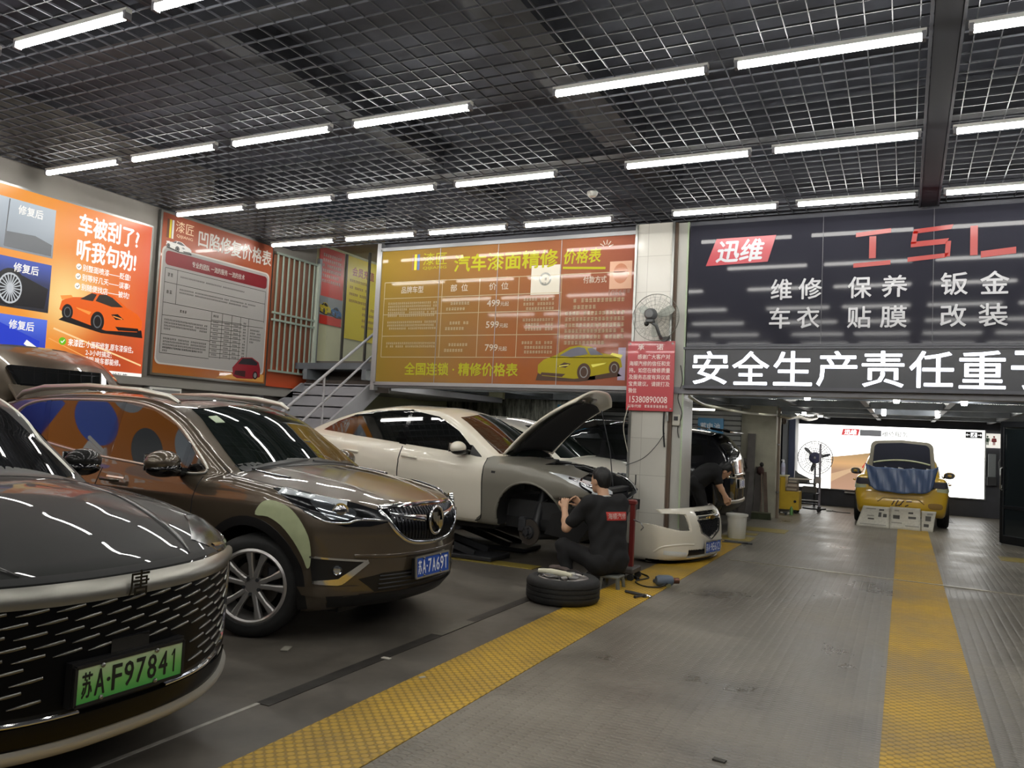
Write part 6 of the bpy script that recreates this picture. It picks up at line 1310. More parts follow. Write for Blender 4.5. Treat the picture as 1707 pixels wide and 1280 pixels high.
# ---- detached bumper cover
def bumper_cover():
    root = thing('bumper_cover', 'white detached front bumper with blue plate standing by the pillar', 'bumper', (-4.36, 10.50, -.175), -.2)
    P = mat('paint_white', 'dcd6c6', .35, coat=1.0); sp = dict(SEDAN)
    sp['front'] = [(.1, 2.1), (.2, 2.24), (.32, 2.29), (.5, 2.29), (.62, 2.285), (.75, 2.25), (.85, 2.17), (.95, 2.0), (1.2, 1.7)]
    sp['top'] = [(-2.45, .9), (.9, .955), (1.4, .93), (1.9, .90), (2.15, .85), (2.4, .72)]
    C = Car(sp, root); F0 = C.F0
    def Fb(x, y, z):
        a = np.abs(y); v = F0(x, y, z); v = np.maximum(v, -(v + .03))
        lowz = .575 + .075 * np.clip((a - .5) / .35, 0, 1) ** 2
        strip_ = np.maximum(np.maximum(.765 + .02 * (a - .45) - z, z - (.835 - .03 * np.clip(a - .3, 0, 1))), a - .76)
        v = np.maximum(v, np.minimum(np.minimum(z - lowz, np.maximum(a - .47 + .25 * np.clip(.7 - z, 0, 1), z - .83)), strip_))
        v = np.maximum(v, 1.55 - x); v = np.maximum(v, np.maximum(z - .72, 0) * 3 + 1.62 - x)
        v = np.maximum(v, -np.maximum(np.sqrt((x - 1.28) ** 2 + (z - .32) ** 2) - .36, .5 - a))
        v = np.maximum(v, -np.maximum(a - (.32 - .35 * (z - .7)), np.maximum(.745 - z, z - .79)))
        v = np.maximum(v, -np.maximum(a - (.30 + .35 * (np.clip(z, .4, .7) - .66)), np.maximum(.47 + .25 * a - z, z - .70)))
        v = np.maximum(v, -np.maximum(a - .48, np.maximum(.25 - z, z - .345)))
        return v
    Pn, Q = surfnet(Fb, (1.45, -.96, .1), (2.36, .96, .92), .0115)
    for _ in range(2):
        v = Fb(*Pn.T); g = grad(Fb, Pn); st = (v / np.maximum((g * g).sum(1), .3))[:, None] * g; L = np.linalg.norm(st, axis=1, keepdims=True); Pn = Pn - st * np.minimum(1, .006 / np.maximum(L, 1e-9))
    o = npmesh('cover', Pn, Q, P, root); o.data.set_sharp_from_angle(angle=.9)
    for nm, pts, m in (('upper_grille', [(2, -.30, .79), (2, .30, .79), (2, .28, .745), (2, -.28, .745)], gloss_black), ('lower_grille', [(2, -.32, .70), (2, .32, .70), (2, .25, .56), (2, 0, .47), (2, -.25, .56)], black), ('intake', [(2, -.5, .35), (2, .5, .35), (2, .46, .25), (2, -.46, .25)], black)):
        C.panel(nm, pts, Fr_, m, -.03, None, .04)
    ms = []
    for k in range(-9, 10):
        for s in (-1, 1):
            a = [(2, k * .05 - s * .1, .69), (2, k * .05 + s * .1, .49)]
            a = [p for p in a]; q = [(2, a[0][1] + (a[1][1] - a[0][1]) * t, a[0][2] + (a[1][2] - a[0][2]) * t) for t in np.linspace(0, 1, 12)]
            q = [p for p in q if abs(p[1]) < .29 + .35 * (p[2] - .66) and p[2] > .485 + .25 * abs(p[1])]
            if len(q) > 2: ms.append(C.strip('m', [q[0], q[-1]], Fr_, .008, dark_steel, -.018, None, .03))
    merge(ms, 'grille_mesh', root)
    C.strip('grille_chrome', [(2, -.315, .70), (2, -.25, .545), (2, 0, .45), (2, .25, .545), (2, .315, .70)], Fr_, .018, chrome, .006, None, .02, raise_=.005, smooth=False)
    C.strip('chrome_bar', [(2, -.30, .722), (2, 0, .722), (2, .30, .722)], Fr_, .035, chrome, .008, None, .03, raise_=.008)
    b = MB(); gd = mat('bow_tie_gold', '9c7d34', .25, metal=.9); b.prism([(-.08, -.012), (-.03, -.012), (-.03, -.024), (.03, -.024), (.03, -.012), (.08, -.012), (.075, .014), (.03, .014), (.03, .026), (-.03, .026), (-.03, .014), (-.075, .014)], .014, gd, (2.285, 0, .722), (0, 1, 0), (0, 0, 1)); b.build('emblem', root)
    for sg in (-1, 1):
        C.panel('fog_lamp', [(2.2, sg * .5, .32), (2.12, sg * .62, .335), (2.0, sg * .74, .345), (2.0, sg * .74, .30), (2.12, sg * .62, .275), (2.2, sg * .5, .265)], (-.8, -sg * .6, 0), mat('clear_lamp', 'aab0b2', .12, metal=.75), .004, None, .03)
        C.strip('bumper_crease', [(1.92, sg * .8, .32), (2.02, sg * .76, .39), (2.2, sg * .6, .415), (2.25, sg * .4, .41)], (-.8, -sg * .6, 0), .025, P, 0, None, .03, raise_=.008)
    C.strip('chin', [(2, y, .215) for y in np.linspace(-.8, .8, 13)], Fr_, .05, P, .004, None, .03, raise_=.018)
    plate(root, (2.315, 0, .365), (0, 1, 0), (0, 0, 1), .44, .14, MATS['plate_blue'], MATS['plate_white'], '苏A·9E6X2', satin)
bumper_cover()
# ================================================================ LOOSE THINGS
def solo(b, name, label, cat, loc=(0, 0, 0), smooth=40, group=None):
    o = b.build(name, None, smooth, loc); return tag(o, label, cat, group)
# wheel lying flat on the floor
t = thing('spare_wheel', 'car wheel lying flat on floor beside the crouching man', 'wheel', (-2.72, 6.74, .112))
wl = wheel(t, (0, 0, 0), .33, .22, .215, 'five'); wl.rotation_euler = (-PI / 2, 0, .4)
t = thing('rag', 'cream folded rag lying on top of the flat wheel', 'rag', (-2.78, 6.7, .226))
b = MB(); m = mat('cream_cloth', 'd9d4bc', .8)
b.tube([(-.16, -.02, .022), (-.05, .0, .026), (.1, -.03, .022), (.17, -.035, .018)], [.02, .026, .027, .018], m, 10); b.build('roll', t, 60)
b = MB(); b.box((-.0, .06, .012), (.3, .05, .02), mat('white_paper', 'dedcd2', .7), Matrix.Rotation(.2, 3, 'Z'), .004); b.build('strip', t)
b = MB(); b.tube([(.0, .1, .02), (.1, .03, .05), (.2, -.03, .03)], .009, black, 8)
solo(b, 'pen_tool', 'thin black tool across the cream rag on the flat wheel', 'tool', (-2.72, 6.72, .232))
b = MB()
for k in range(6): a = k * 1.05; b.box((.11 * math.cos(a), .11 * math.sin(a), .006 + .001 * k), (.08, .05, .008), mat('crumpled_foil', 'b8b8b8', .3, metal=.5), Matrix.Rotation(a, 3, 'Z') @ Matrix.Rotation(.15, 3, 'X'))
solo(b, 'crumpled_wrapper', 'crumpled silvery wrapper lying in the rim of flat wheel', 'wrapper', (-2.70, 6.66, .226))
b = MB(); gm_ = mat('glove_dark', '4a3f3a', .85); b.ball((0, 0, .025), (.07, .05, .025), gm_, 14, 8)
for k in range(4): b.tube([(.05, -.03 + .02 * k, .025), (.1, -.035 + .024 * k, .02), (.13, -.035 + .022 * k, .012)], [.013, .012, .009], gm_, 8)
solo(b, 'work_glove', 'brown work glove on the far edge of the flat wheel', 'glove', (-2.88, 6.93, .225), 60)
# heat gun with its cable
t = thing('heat_gun', 'grey blue heat gun lying on the yellow floor strip', 'heat gun', (-2.13, 8.05, .06), .6)
gm2 = mat('gun_blue_grey', '55606e', .4)
b = MB(); b.lathe([(0, -.11), (.04, -.108), (.055, -.08), (.055, .02), (.045, .06), (.03, .07)], gm2, (0, 0, 0), 24, 'x'); b.build('housing', t, 40)
b = MB(); b.lathe([(.03, .065), (.03, .13), (.022, .13), (.022, .07)], mat('nozzle_copper', '6b4a3c', .35, metal=.8), (0, 0, 0), 20, 'x'); b.build('nozzle', t, 40)
b = MB(); b.tube([(-.04, .03, -.01), (-.06, .1, -.03), (-.065, .17, -.037)], [.026, .024, .022], gm2, 12); b.build('handle', t, 50)
b = MB(); b.box((.0, -.055, -.04), (.05, .02, .03), mat('olive_trim', '7d7b55', .5)); b.build('foot', t)
def cable(name, label, pts, r, m, cat='cable'):
    q = [Vector(p) for p in pts]; P = []
    for i in range(len(q) - 1):
        p0, p1, p2, p3 = q[max(i - 1, 0)], q[i], q[i + 1], q[min(i + 2, len(q) - 1)]
        for k in range(8):
            s = k / 8; P.append(.5 * (2 * p1 + (p2 - p0) * s + (2 * p0 - 5 * p1 + 4 * p2 - p3) * s * s + (3 * p1 - p0 - 3 * p2 + p3) * s ** 3))
    P.append(q[-1]); b = MB(); b.tube(P, r, m, 8); return solo(b, name, label, cat)
cable('power_cable', 'black power cable running from pillar down to the heat gun', [(-2.98, 9.63, 1.02), (-2.95, 9.5, .85), (-2.98, 9.3, .5), (-2.98, 9.1, .2), (-2.88, 8.9, .012), (-2.6, 8.6, .012), (-2.4, 8.35, .015), (-2.45, 8.05, .012), (-2.3, 7.85, .012), (-2.15, 7.88, .02), (-2.10, 7.97, .045)], .008, black)
cable('thin_grey_cable', 'thin grey cable slung across the tiled pillar', [(-2.64, 9.65, 1.55), (-2.75, 9.64, 1.38), (-2.9, 9.64, 1.23), (-3.12, 9.65, 1.13)], .004, dark_steel)
cable('hanging_black_cable', 'short black cable hanging below red notice on pillar', [(-2.66, 9.66, 1.82), (-2.66, 9.66, 1.6), (-2.64, 9.66, 1.38)], .011, black)
cable('white_drop_cable', 'pale cable looping down left of the pillar below red notice', [(-3.12, 9.64, 1.85), (-3.16, 9.62, 1.6), (-3.1, 9.64, 1.3)], .006, mat('pale_cable', 'b9b4a4', .5))
cable('tangled_wire', 'thin black wire hanging along the right pillar side', [(-2.5, 9.76, 2.4), (-2.47, 9.75, 2.2), (-2.52, 9.76, 2.0), (-2.46, 9.75, 1.8), (-2.51, 9.76, 1.62), (-2.49, 9.76, 1.5)], .005, black)
b = MB(); b.box((0, 0, 0), (.1, .04, .14), mat('socket_grey', 'b5b2a6', .5), bev=.008); b.box((.0, -.022, .02), (.05, .01, .05), dark_steel); solo(b, 'socket_box', 'small grey socket box on right side of the pillar', 'socket', (-2.53, 9.76, 1.72))
cable('white_conduit', 'pale conduit hose sagging under the mezzanine right of pillar', [(-2.4, 9.85, 2.02), (-2.35, 10.4, 1.95), (-2.3, 11.2, 1.94), (-2.35, 13, 1.96), (-2.3, 15, 2.0), (-2.28, 16.6, 2.05)], .02, mat('conduit_pale', 'b3b19a', .5), 'conduit')
cable('silver_duct_hose', 'shiny crinkled foil hose by the lamp at column top', [(-2.25, 16.65, 2.05), (-2.1, 16.8, 2.02), (-1.95, 17.1, 2.06), (-1.8, 17.6, 2.03), (-1.7, 18.2, 2.08)], .05, mat('foil', 'c9c6bd', .25, metal=.9, bump=(60, 1.0)), 'hose')
# hand tools on the yellow strip
b = MB(); b.box((0, 0, .014), (.2, .028, .026), dark_steel, Matrix.Rotation(-.9, 3, 'Z'), .006); b.box((.05, -.06, .016), (.07, .034, .03), black, Matrix.Rotation(-.9, 3, 'Z'), .006)
solo(b, 'pry_bar', 'dark pry tool on floor near the pillar base', 'tool', (-2.53, 8.25, .006))
t = thing('ratchet', 'black ratchet wrench with chrome socket on yellow strip', 'tool', (-2.2, 7.38, .02), -.35)
b = MB(); b.tube([(-.17, 0, .0), (-.05, .0, .0), (.05, 0, 0)], [.014, .016, .012], dark_steel, 10); b.lathe([(.0, -.016), (.03, -.016), (.03, .012), (0, .012)], dark_steel, (.06, 0, 0), 16); b.build('handle', t, 40)
b = MB(); b.lathe([(0, .05), (.014, .05), (.016, .12), (.012, .13)], chrome, (.0, 0, 0), 14, 'x'); b.build('socket', t, 40)
b = MB(); b.tube([(.06, 0, 0), (.05, -.08, .0), (.045, -.14, 0)], [.009, .008, .014], dark_steel, 8); b.build('bit', t, 40)
b = MB(); b.tube([(-.22, -.05, .012), (.2, .03, .012)], .012, dark_steel, 8); b.tube([(-.2, .03, .02), (.15, -.0, .02)], .009, black, 8); solo(b, 'metal_rods', 'thin dark metal rods on floor behind the white bumper', 'rods', (-2.16, 12.1, 0))
# bucket
t = thing('bucket', 'white plastic bucket on floor behind the white bumper', 'bucket', (-2.3, 12.75, 0))
b = MB(); b.lathe([(0, 0), (.125, 0), (.13, .006), (.15, .36), (.156, .36), (.158, .345), (.168, .345), (.168, .375), (.148, .375), (.127, .012), (0, .012)], mat('bucket_white', 'd9d8d0', .4), (0, 0, 0), 36); b.build('pail', t, 40)
b = MB(); b.tube([(.165 * math.cos(a), .165 * math.sin(a), .34 - .08 * math.sin(a)) for a in np.linspace(0, PI, 14)], .004, steel, 6); b.build('handle', t, 50)
# red trolley behind the man
t = thing('tool_trolley', 'dark red metal trolley post standing behind the crouching man', 'trolley', (-2.56, 8.22, 0))
rm_ = mat('trolley_red', '6a2422', .4)
b = MB(); b.box((0, 0, .47), (.05, .05, .72), rm_, bev=.006); b.box((-.1, .0, .47), (.04, .05, .72), rm_, bev=.006); b.box((-.05, 0, .80), (.18, .07, .05), rm_, bev=.01); b.build('frame', t)
b = MB(); b.box((-.05, 0, .10), (.24, .3, .06), mat('trolley_base', '4a4644', .6), bev=.012); b.build('base', t)
for x in (-.13, .04):
    for y in (-.13, .13): b = MB(); b.lathe([(0, -.015), (.035, -.015), (.035, .015), (0, .015)], rubber, (x, y, .035), 16, 'y'); b.build('castor', t, 40)
b = MB(); b.tube([(.02, -.02, .62), (.1, -.04, .6), (.13, -.03, .55), (.1, -.02, .52)], .007, steel, 8); b.build('hook', t, 50)
# wall fan on the pillar
def fan_cage(b, c, r, d, nr, nw, wm, axis, depth=.06):
    A = Vector(axis).normalized(); U = A.orthogonal().normalized(); V = A.cross(U); c = Vector(c)
    for k in range(nr):
        f = (k + 1) / nr; rr = r * f; hh = depth * math.sqrt(max(0, 1 - f ** 4))
        b.tube([c + (U * math.cos(a) + V * math.sin(a)) * rr + A * hh for a in np.linspace(0, 2 * PI, 41)[:-1]], wm * (2.2 if k == nr - 1 else 1), d, 6, closed=True)
    for k in range(nw):
        a = 2 * PI * k / nw; D = U * math.cos(a) + V * math.sin(a)
        b.tube([c + D * (r * f) + A * (depth * math.sqrt(max(0, 1 - f ** 4))) for f in (.12, .4, .7, .9, 1.0)], wm, d, 5)
def blades(b, c, r, n, m, axis, w=.09, spin=.3):
    A = Vector(axis).normalized(); U = A.orthogonal().normalized(); V = A.cross(U); c = Vector(c)
    for k in range(n):
        a = 2 * PI * k / n + spin; D = U * math.cos(a) + V * math.sin(a); T = A.cross(D)
        vs = []
        for f, ww in ((.12, .5), (.4, .9), (.75, 1.0), (.95, .6)):
            for s_, o in ((-1, -.3), (1, .3)): vs += [c + D * r * f + T * w * ww * .5 * s_ + A * (o * w * .5 - .003), c + D * r * f + T * w * ww * .5 * s_ + A * (o * w * .5 + .003)]
        fs = []
        for i in range(3): q = i * 4; fs += [(q, q + 2, q + 6, q + 4), (q + 1, q + 5, q + 7, q + 3), (q, q + 4, q + 5, q + 1), (q + 2, q + 3, q + 7, q + 6)]
        fs += [(0, 1, 3, 2), (12, 14, 15, 13)]; b.add(vs, fs, m)
t = thing('wall_fan', 'grey wall fan with wire cage on the tiled pillar', 'fan', (-2.8, 9.5, 2.97))
wire = mat('fan_wire', '85877f', .4, metal=.6); fg = mat('fan_grey', '5d5f60', .4)
b = MB(); fan_cage(b, (.03, .02, 0), .29, wire, 6, 24, .0014, (0, -1, 0)); fan_cage(b, (.03, .03, 0), .29, wire, 5, 20, .0014, (0, 1, 0)); b.build('cage', t, 60)
b = MB(); blades(b, (.03, .03, 0), .26, 3, mat('fan_blade', 'b4b8b0', .4), (0, 1, 0), .1); b.build('blades', t)
b = MB(); b.lathe([(0, -.17), (.05, -.165), (.072, -.13), (.078, -.08), (.07, -.04), (.03, -.03)], fg, (0, 0, .02), 24, 'y'); b.box((0, -.1, -.065), (.1, .1, .04), fg, bev=.01); b.build('motor', t, 40)
b = MB(); b.ball((-.04, -.12, -.1), .03, black, 12, 8); b.tube([(0, -.1, -.07), (.07, -.08, -.12), (.09, .0, -.22), (.09, .1, -.25)], .02, fg, 10); b.build('arm', t, 50)
b = MB(); b.prism([(-.06, .0), (.08, .02), (.05, -.03), (.02, -.045), (-.02, -.04)], .05, fg, (.1, .18, -.24), (1, 0, 0), (0, 0, 1)); b.build('bracket', t)
# pedestal fan
t = thing('pedestal_fan', 'large industrial pedestal fan in front of the lit white panel', 'fan', (-1.86, 20.0, 0))
pb = mat('fan_navy', '34365a', .35)
b = MB(); fan_cage(b, (0, -.02, 1.19), .385, mat('fan_wire_light', 'c0c2c4', .4, metal=.5), 9, 44, .0045, (0, -1, 0), .08); fan_cage(b, (0, .0, 1.19), .385, MATS['fan_wire_light'], 7, 30, .0045, (0, 1, 0), .1); b.build('cage', t, 60)
b = MB(); blades(b, (0, 0, 1.19), .35, 3, mat('fan_blade_dark', '3a3b48', .4), (0, -1, 0), .07, .55); b.build('blades', t)
b = MB(); b.lathe([(0, -.12), (.12, -.115), (.135, -.09), (.135, .02), (.08, .16), (0, .17)], pb, (0, 0, 1.19), 28, 'y'); b.lathe([(0, -.126), (.025, -.124), (.025, -.11)], steel, (0, 0, 1.19), 16, 'y'); b.build('motor', t, 40)
b = MB(); b.tube([(0, .02, .08), (0, .02, .7)], .03, dark_steel, 12); b.tube([(0, .02, .7), (0, .02, 1.1)], .022, pb, 12); b.build('pole', t, 40)
b = MB(); b.lathe([(0, 0), (.26, 0), (.26, .03), (.1, .06), (.03, .09)], dark_steel, (0, .02, 0), 28); b.build('base', t, 40)
# metal rack frame beside the fan
t = thing('steel_rack', 'tall narrow steel post rack standing right of yellow cabinet', 'rack', (-1.95, 19.2, 0))
b = MB(); b.box((.27, 0, .8), (.045, .045, 1.44), mat('rack_pale', '8b8790', .45, metal=.4), bev=.004); b.build('post', t)
b = MB(); b.box((0.27, 0, .1), (.05, .3, .05), dark_steel); b.box((0, 0, .17), (.55, .04, .03), dark_steel); b.box((0, 0, .24), (.55, .04, .02), steel); b.box((-.26, 0, .12), (.04, .3, .2), dark_steel)
for y in (-.13, .13): b.lathe([(0, -.015), (.04, -.015), (.04, .015), (0, .015)], rubber, (.27, y, .04), 14, 'y')
b.build('foot_frame', t)
b = MB(); b.box((-.06, .02, .62), (.5, .3, .03), dark_steel); b.box((.03, .02, .4), (.48, .28, .02), dark_steel); b.build('shelf', t)
for x, z, dx_, dz_, c, lab in ((-.12, .7, .26, .12, '55544e', 'grey oily tray on the steel rack shelf'), (.33, .69, .12, .14, '9c938e', 'pale box at right end of steel rack shelf'), (.05, .49, .3, .14, '4c4a46', 'dark bin on lower shelf of steel rack')):
    b = MB(); b.box((0, 0, dz_ / 2), (dx_, .2, dz_), mat('bin_' + c, c, .6), bev=.012); b.box((0, 0, dz_), (dx_ * .85, .16, .012), black); solo(b, 'storage_bin', lab, 'bin', (-1.95 + x - (.1 if x > .3 else 0), 19.22, .636 if z > .6 else .411), group='bins on the steel rack')
b = MB(); b.prism([(-.12, .0), (-.1, .26), (-.02, .2), (.2, .1), (.22, .0)], .02, mat('seat_grey', '5f6164', .6), (0, 0, 0), (1, 0, 0), (0, 0, 1)); solo(b, 'scrap_panel', 'bent grey scrap panel leaning on rack below pedestal fan', 'scrap', (-2.1, 19.16, .64))
# yellow cabinet
t = thing('yellow_cabinet', 'yellow wheeled tool cabinet with notched side by the column', 'cabinet', (-2.33, 18.45, 0))
ym = mat('cabinet_yellow', 'c2a128', .45, noise=(4, .1))
b = MB(); b.prism([(-.32, .08), (.33, .08), (.33, .47), (.04, .47), (.04, .80), (-.32, .80)], .5, ym, (0, .25, 0), (1, 0, 0), (0, 0, 1)); b.build('body', t)
b = MB(); b.box((-.13, -.005, .79), (.4, .53, .03), mat('cabinet_top', 'b9b184', .5), bev=.008); b.build('top', t)
b = MB()
for x in (-.2, -.06): b.box((x, -.254, .42), (.006, .006, .62), mat('seam_olive', '7d671c', .6))
b.box((-.14, -.256, .73), (.16, .012, .03), MATS['seam_olive']); b.build('door_seam', t)
b = MB(); b.lathe([(0, -.01), (.028, -.008), (.028, .004)], black, (.25, -.256, .26), 14, 'y'); b.build('lock', t)
for x in (-.26, .26):
    for y in (-.2, .2): b = MB(); b.lathe([(0, -.015), (.04, -.015), (.04, .015), (0, .015)], rubber, (x, y, .04), 14, 'y'); b.build('castor', t, 40)
def bottle(x, h, c, capc, label, z=.806, y=18.35, r=.045):
    t = thing('spray_bottle', label, 'bottle', (x, y, z), 0, 'spray bottles on the yellow cabinet'); b = MB()
    b.lathe([(0, 0), (r, 0), (r, h * .6), (r * .8, h * .72), (r * .35, h * .8), (r * .35, h * .86)], mat('bottle_' + c, c, .2, alpha=.85), (0, 0, 0), 18); b.build('body', t, 40)
    b = MB(); b.box((-.01, 0, h * .92), (.06, .02, .035), mat('cap_' + capc, capc, .4), bev=.005); b.box((.02, 0, h * .86), (.012, .012, .04), MATS['cap_' + capc]); b.lathe([(0, h * .82), (r * .42, h * .82), (r * .42, h * .89), (0, h * .89)], MATS['cap_' + capc], (0, 0, 0), 12); b.build('trigger', t)
    b = MB(); b.lathe([(r + .001, h * .18), (r + .001, h * .5)], mat('label_' + capc, 'a9a4b8', .5), (0, 0, 0), 18); b.build('bottle_label', t, 40)
bottle(-2.58, .25, 'd8c8c0', '35363a', 'short pale pump bottle, leftmost on top of yellow cabinet', r=.06)
bottle(-2.47, .34, 'dadada', '4a4a68', 'clear spray bottle in the middle on the yellow cabinet')
bottle(-2.36, .35, 'c8cce0', 'e4e4e8', 'tall clear spray bottle with white trigger, rightmost on yellow cabinet')
for k, (zz, c, lab) in enumerate(((.475, '77685a', 'brown box, lowest one in the notch of yellow cabinet'), (.56, '8a7a6a', 'flat tan box, middle one in the notch of yellow cabinet'), (.645, '6d675f', 'dark grey box, topmost one in notch of yellow cabinet'))):
    b = MB(); b.box((0, 0, .04), (.24 - .02 * k, .3, .078), mat('box_' + c, c, .7), bev=.006); b.box((0, -.15, .04), (.2 - .02 * k, .004, .03), ink('a59a88')); solo(b, 'parts_box', lab, 'box', (-2.16 + .01 * k, 18.38, zz), group='boxes in the yellow cabinet notch')
b = MB(); b.box((0, 0, .0), (.46, .25, .022), mat('board_pale', 'b3a99a', .6)); solo(b, 'wooden_board', 'pale board laid from yellow cabinet boxes to the rack', 'board', (-2.02, 18.6, .735))
# stuff on the floor before the cabinet
b = MB(); b.box((0, 0, .05), (.22, .12, .03), dark_steel, bev=.008); b.box((-.08, 0, .02), (.04, .1, .04), dark_steel); b.box((.08, 0, .02), (.04, .1, .04), dark_steel); b.box((0, -.062, .05), (.05, .004, .02), white_pl); solo(b, 'small_stand', 'small black metal stand on floor before the yellow cabinet', 'stand', (-2.28, 17.75, 0))
b = MB(); b.lathe([(0, 0), (.035, 0), (.035, .13), (.015, .16), (.015, .18), (0, .18)], mat('bottle_green', '5d8a4a', .35), (0, 0, 0), 16); solo(b, 'green_bottle', 'small green bottle on floor before the yellow cabinet', 'bottle', (-2.1, 17.8, 0))
b = MB(); b.box((0, 0, .02), (.14, .09, .04), mat('paper_white', 'd5d3ca', .7), Matrix.Rotation(.5, 3, 'Z'), .01); solo(b, 'paper_scrap', 'white paper scrap on floor between stand and green bottle', 'paper', (-2.17, 17.95, 0))
b = MB(); b.box((0, 0, .02), (.12, .06, .035), white_pl, bev=.01); solo(b, 'adapter', 'white power adapter lying on floor right of the steel rack', 'adapter', (-1.5, 19.6, 0))
cable('floor_cord', 'short dark cord on floor right of the white adapter', [(-1.44, 19.6, .02), (-1.3, 19.55, .008), (-1.15, 19.5, .008), (-1.05, 19.52, .008)], .01, black)
# planks against the column
def plank(x0, x1, z1, wdt, m, label, y0=16.42, y1=16.66):
    t = MB(); t.bar((x0, y0, .0), (x1, y1, z1), .028, wdt, m, (1, 0, 0)); o = t.build('plank'); return tag(o, label, 'plank', 'planks leaning on the concrete column')
pm = [mat('plank_grey', '5f5b58', .75, noise=(6, .2)), mat('plank_brown', '5b4c40', .75, noise=(6, .25)), mat('plank_dark', '48433f', .75, noise=(5, .2))]
plank(-2.74, -2.76, 1.66, .15, pm[0], 'tallest grey plank leaning against the concrete column')
plank(-2.98, -2.87, 1.15, .10, pm[0], 'slanted grey plank, leftmost one leaning on concrete column', 16.36, 16.66)
plank(-2.595, -2.60, 1.0, .13, pm[2], 'short dark plank right of the tallest plank', 16.36, 16.66)
plank(-2.38, -2.49, .9, .07, pm[1], 'thin brown plank slanting right beside the broom', 16.28, 16.66)
plank(-2.86, -2.83, .98, .13, pm[2], 'wide dark plank in front of the slanted leftmost plank', 16.24, 16.58)
b = MB(); b.prism([(-.13, 0), (.1, 0), (.12, .5), (.08, .95), (.0, 1.12), (-.08, 1.05), (-.13, .6)], .04, mat('panel_black', '23231f', .3, coat=.5), (0, 0, 0), (1, -.0, 0), (0, -.1, 1)); solo(b, 'trim_panel', 'curved black car trim panel leaning behind the planks', 'car panel', (-2.88, 16.68, 0))
b = MB(); b.ball((0, 0, .0), (.07, .05, .09), mat('dark_red_cloth', '3c2422', .8), 12, 8); b.ball((.02, -.01, .12), (.04, .03, .05), black, 10, 6); solo(b, 'hanging_cloth', 'dark reddish cloth hung on plank end at the column', 'cloth', (-2.56, 16.58, .93))
t = thing('broom', 'broom with dark green bristles standing against the column', 'broom', (-2.47, 16.2, 0))
b = MB(); b.tube([(.0, 0, .14), (-.08, .42, 1.0)], .014, pm[1], 8); b.build('handle', t, 40)
b = MB(); b.box((0, 0, .125), (.36, .07, .035), mat('broom_head', '4a4a38', .7), bev=.008); b.build('head', t)
b = MB()
for k in range(26):
    for j in range(3): x = -.17 + .0136 * k; b.tube([(x, -.022 + .022 * j, .115), (x * 1.06 + random.uniform(-.006, .006), -.03 + .03 * j, .002)], .006, mat('bristle_green', '3f4530', .8), 5)
b.build('bristles', t)['kind'] = 'stuff'
t = thing('drain_pipe', 'brown vertical pipe beside the concrete column', 'pipe', (-2.25, 16.75, 0))
b = MB(); b.tube([(0, 0, 0), (0, 0, 2.2)], .028, mat('pipe_brown', '77695a', .4), 14); b.build('pipe', t, 40)
b = MB()
for z in (.5, 1.45): b.lathe([(.03, z), (.036, z), (.036, z + .03), (.03, z + .03)], steel, (0, 0, 0), 16, closed=True)
b.build('clamp', t, 40)
b = MB(); b.lathe([(0, -.04), (.05, -.03), (.055, .02), (.03, .05)], mat('horn_brown', '4b4038', .5), (.09, 0, 1.93), 16, 'x'); b.build('horn', t, 40)
# dark glass door, standing open at the right edge
t = thing('glass_door', 'dark framed glass door standing open at the right edge', 'door', (1.46, 15.6, 0), -.84)
df = mat('door_frame_black', '17191d', .35, metal=.4)
b = MB(); b.box((.035, 0, 1.03), (.07, .06, 2.0), df, bev=.008); b.box((1.07, 0, 1.03), (.07, .06, 2.0), df, bev=.008); b.box((.55, 0, .09), (1.05, .06, .14), df, bev=.008); b.box((.55, 0, 1.98), (1.05, .06, .1), df, bev=.008); b.box((.55, 0, .62), (1.0, .05, .06), df, bev=.008); b.build('frame', t)
b = MB(); b.box((.55, .0, 1.03), (.98, .01, 1.85), mat('smoked_glass', '1b2124', .03, alpha=.8, spec=.7)); b.build('glass', t)
b = MB(); b.tube([(.06, -.04, .9), (.06, -.08, .92), (.06, -.08, 1.25), (.06, -.04, 1.27)], .012, steel, 10); b.build('handle', t, 50)
b = MB(); b.box((.03, -.035, .95), (.03, .02, .05), white_pl); b.build('latch', t)
b = MB(); b.tube([(-.12, 0, .0), (-.12, 0, 1.15)], .016, mat('mop_stick', '77859a', .4), 8); b.tube([(-.12, 0, 1.1), (-.11, 0, 1.35), (-.09, 0, 1.45)], [.03, .06, .03], black, 10); solo(b, 'mop', 'mop standing head up behind the open glass door edge', 'mop', (1.62, 15.95, 0))
b = MB(); b.box((0, 0, .45), (.16, .03, .55), mat('pale_panel', '8d9498', .5), bev=.01); b.box((0, 0, .1), (.2, .12, .2), dark_steel, bev=.01); solo(b, 'wall_cabinet', 'pale narrow wall unit below the restroom sign', 'wall unit', (1.82, 21.4, .75))
b = MB(); b.box((0, 0, .0), (.5, .12, .05), steel, bev=.01); solo(b, 'wall_rail', 'thin metal rail low on the far wall left of yellow car', 'rail', (-1.05, 21.44, .36))
# scraps on the floor
for k, (x, y, c, s, lab) in enumerate(((-2.95, 4.35, 'b8b4a8', .03, 'tiny pale scrap lying in front of the brown SUV'), (-2.55, 4.15, 'a8a49a', .02, 'tiny pale chip on floor between drain and yellow strip'), (-3.6, 4.15, '8f8b80', .05, 'small wet grey scrap on floor beside SUV front wheel'), (-.75, 3.9, '3b3832', .03, 'tiny dark leaf scrap on the rubber floor in front'), (-.62, 3.5, '33302b', .025, 'tiny dark chip on the rubber floor nearest camera'))):
    b = MB(); b.box((0, 0, .004), (s * 2, s, .006), mat('scrap_' + c, c, .7), Matrix.Rotation(k, 3, 'Z')); solo(b, 'litter_scrap', lab, 'litter', (x, y, .003), group='litter scraps on the floor')
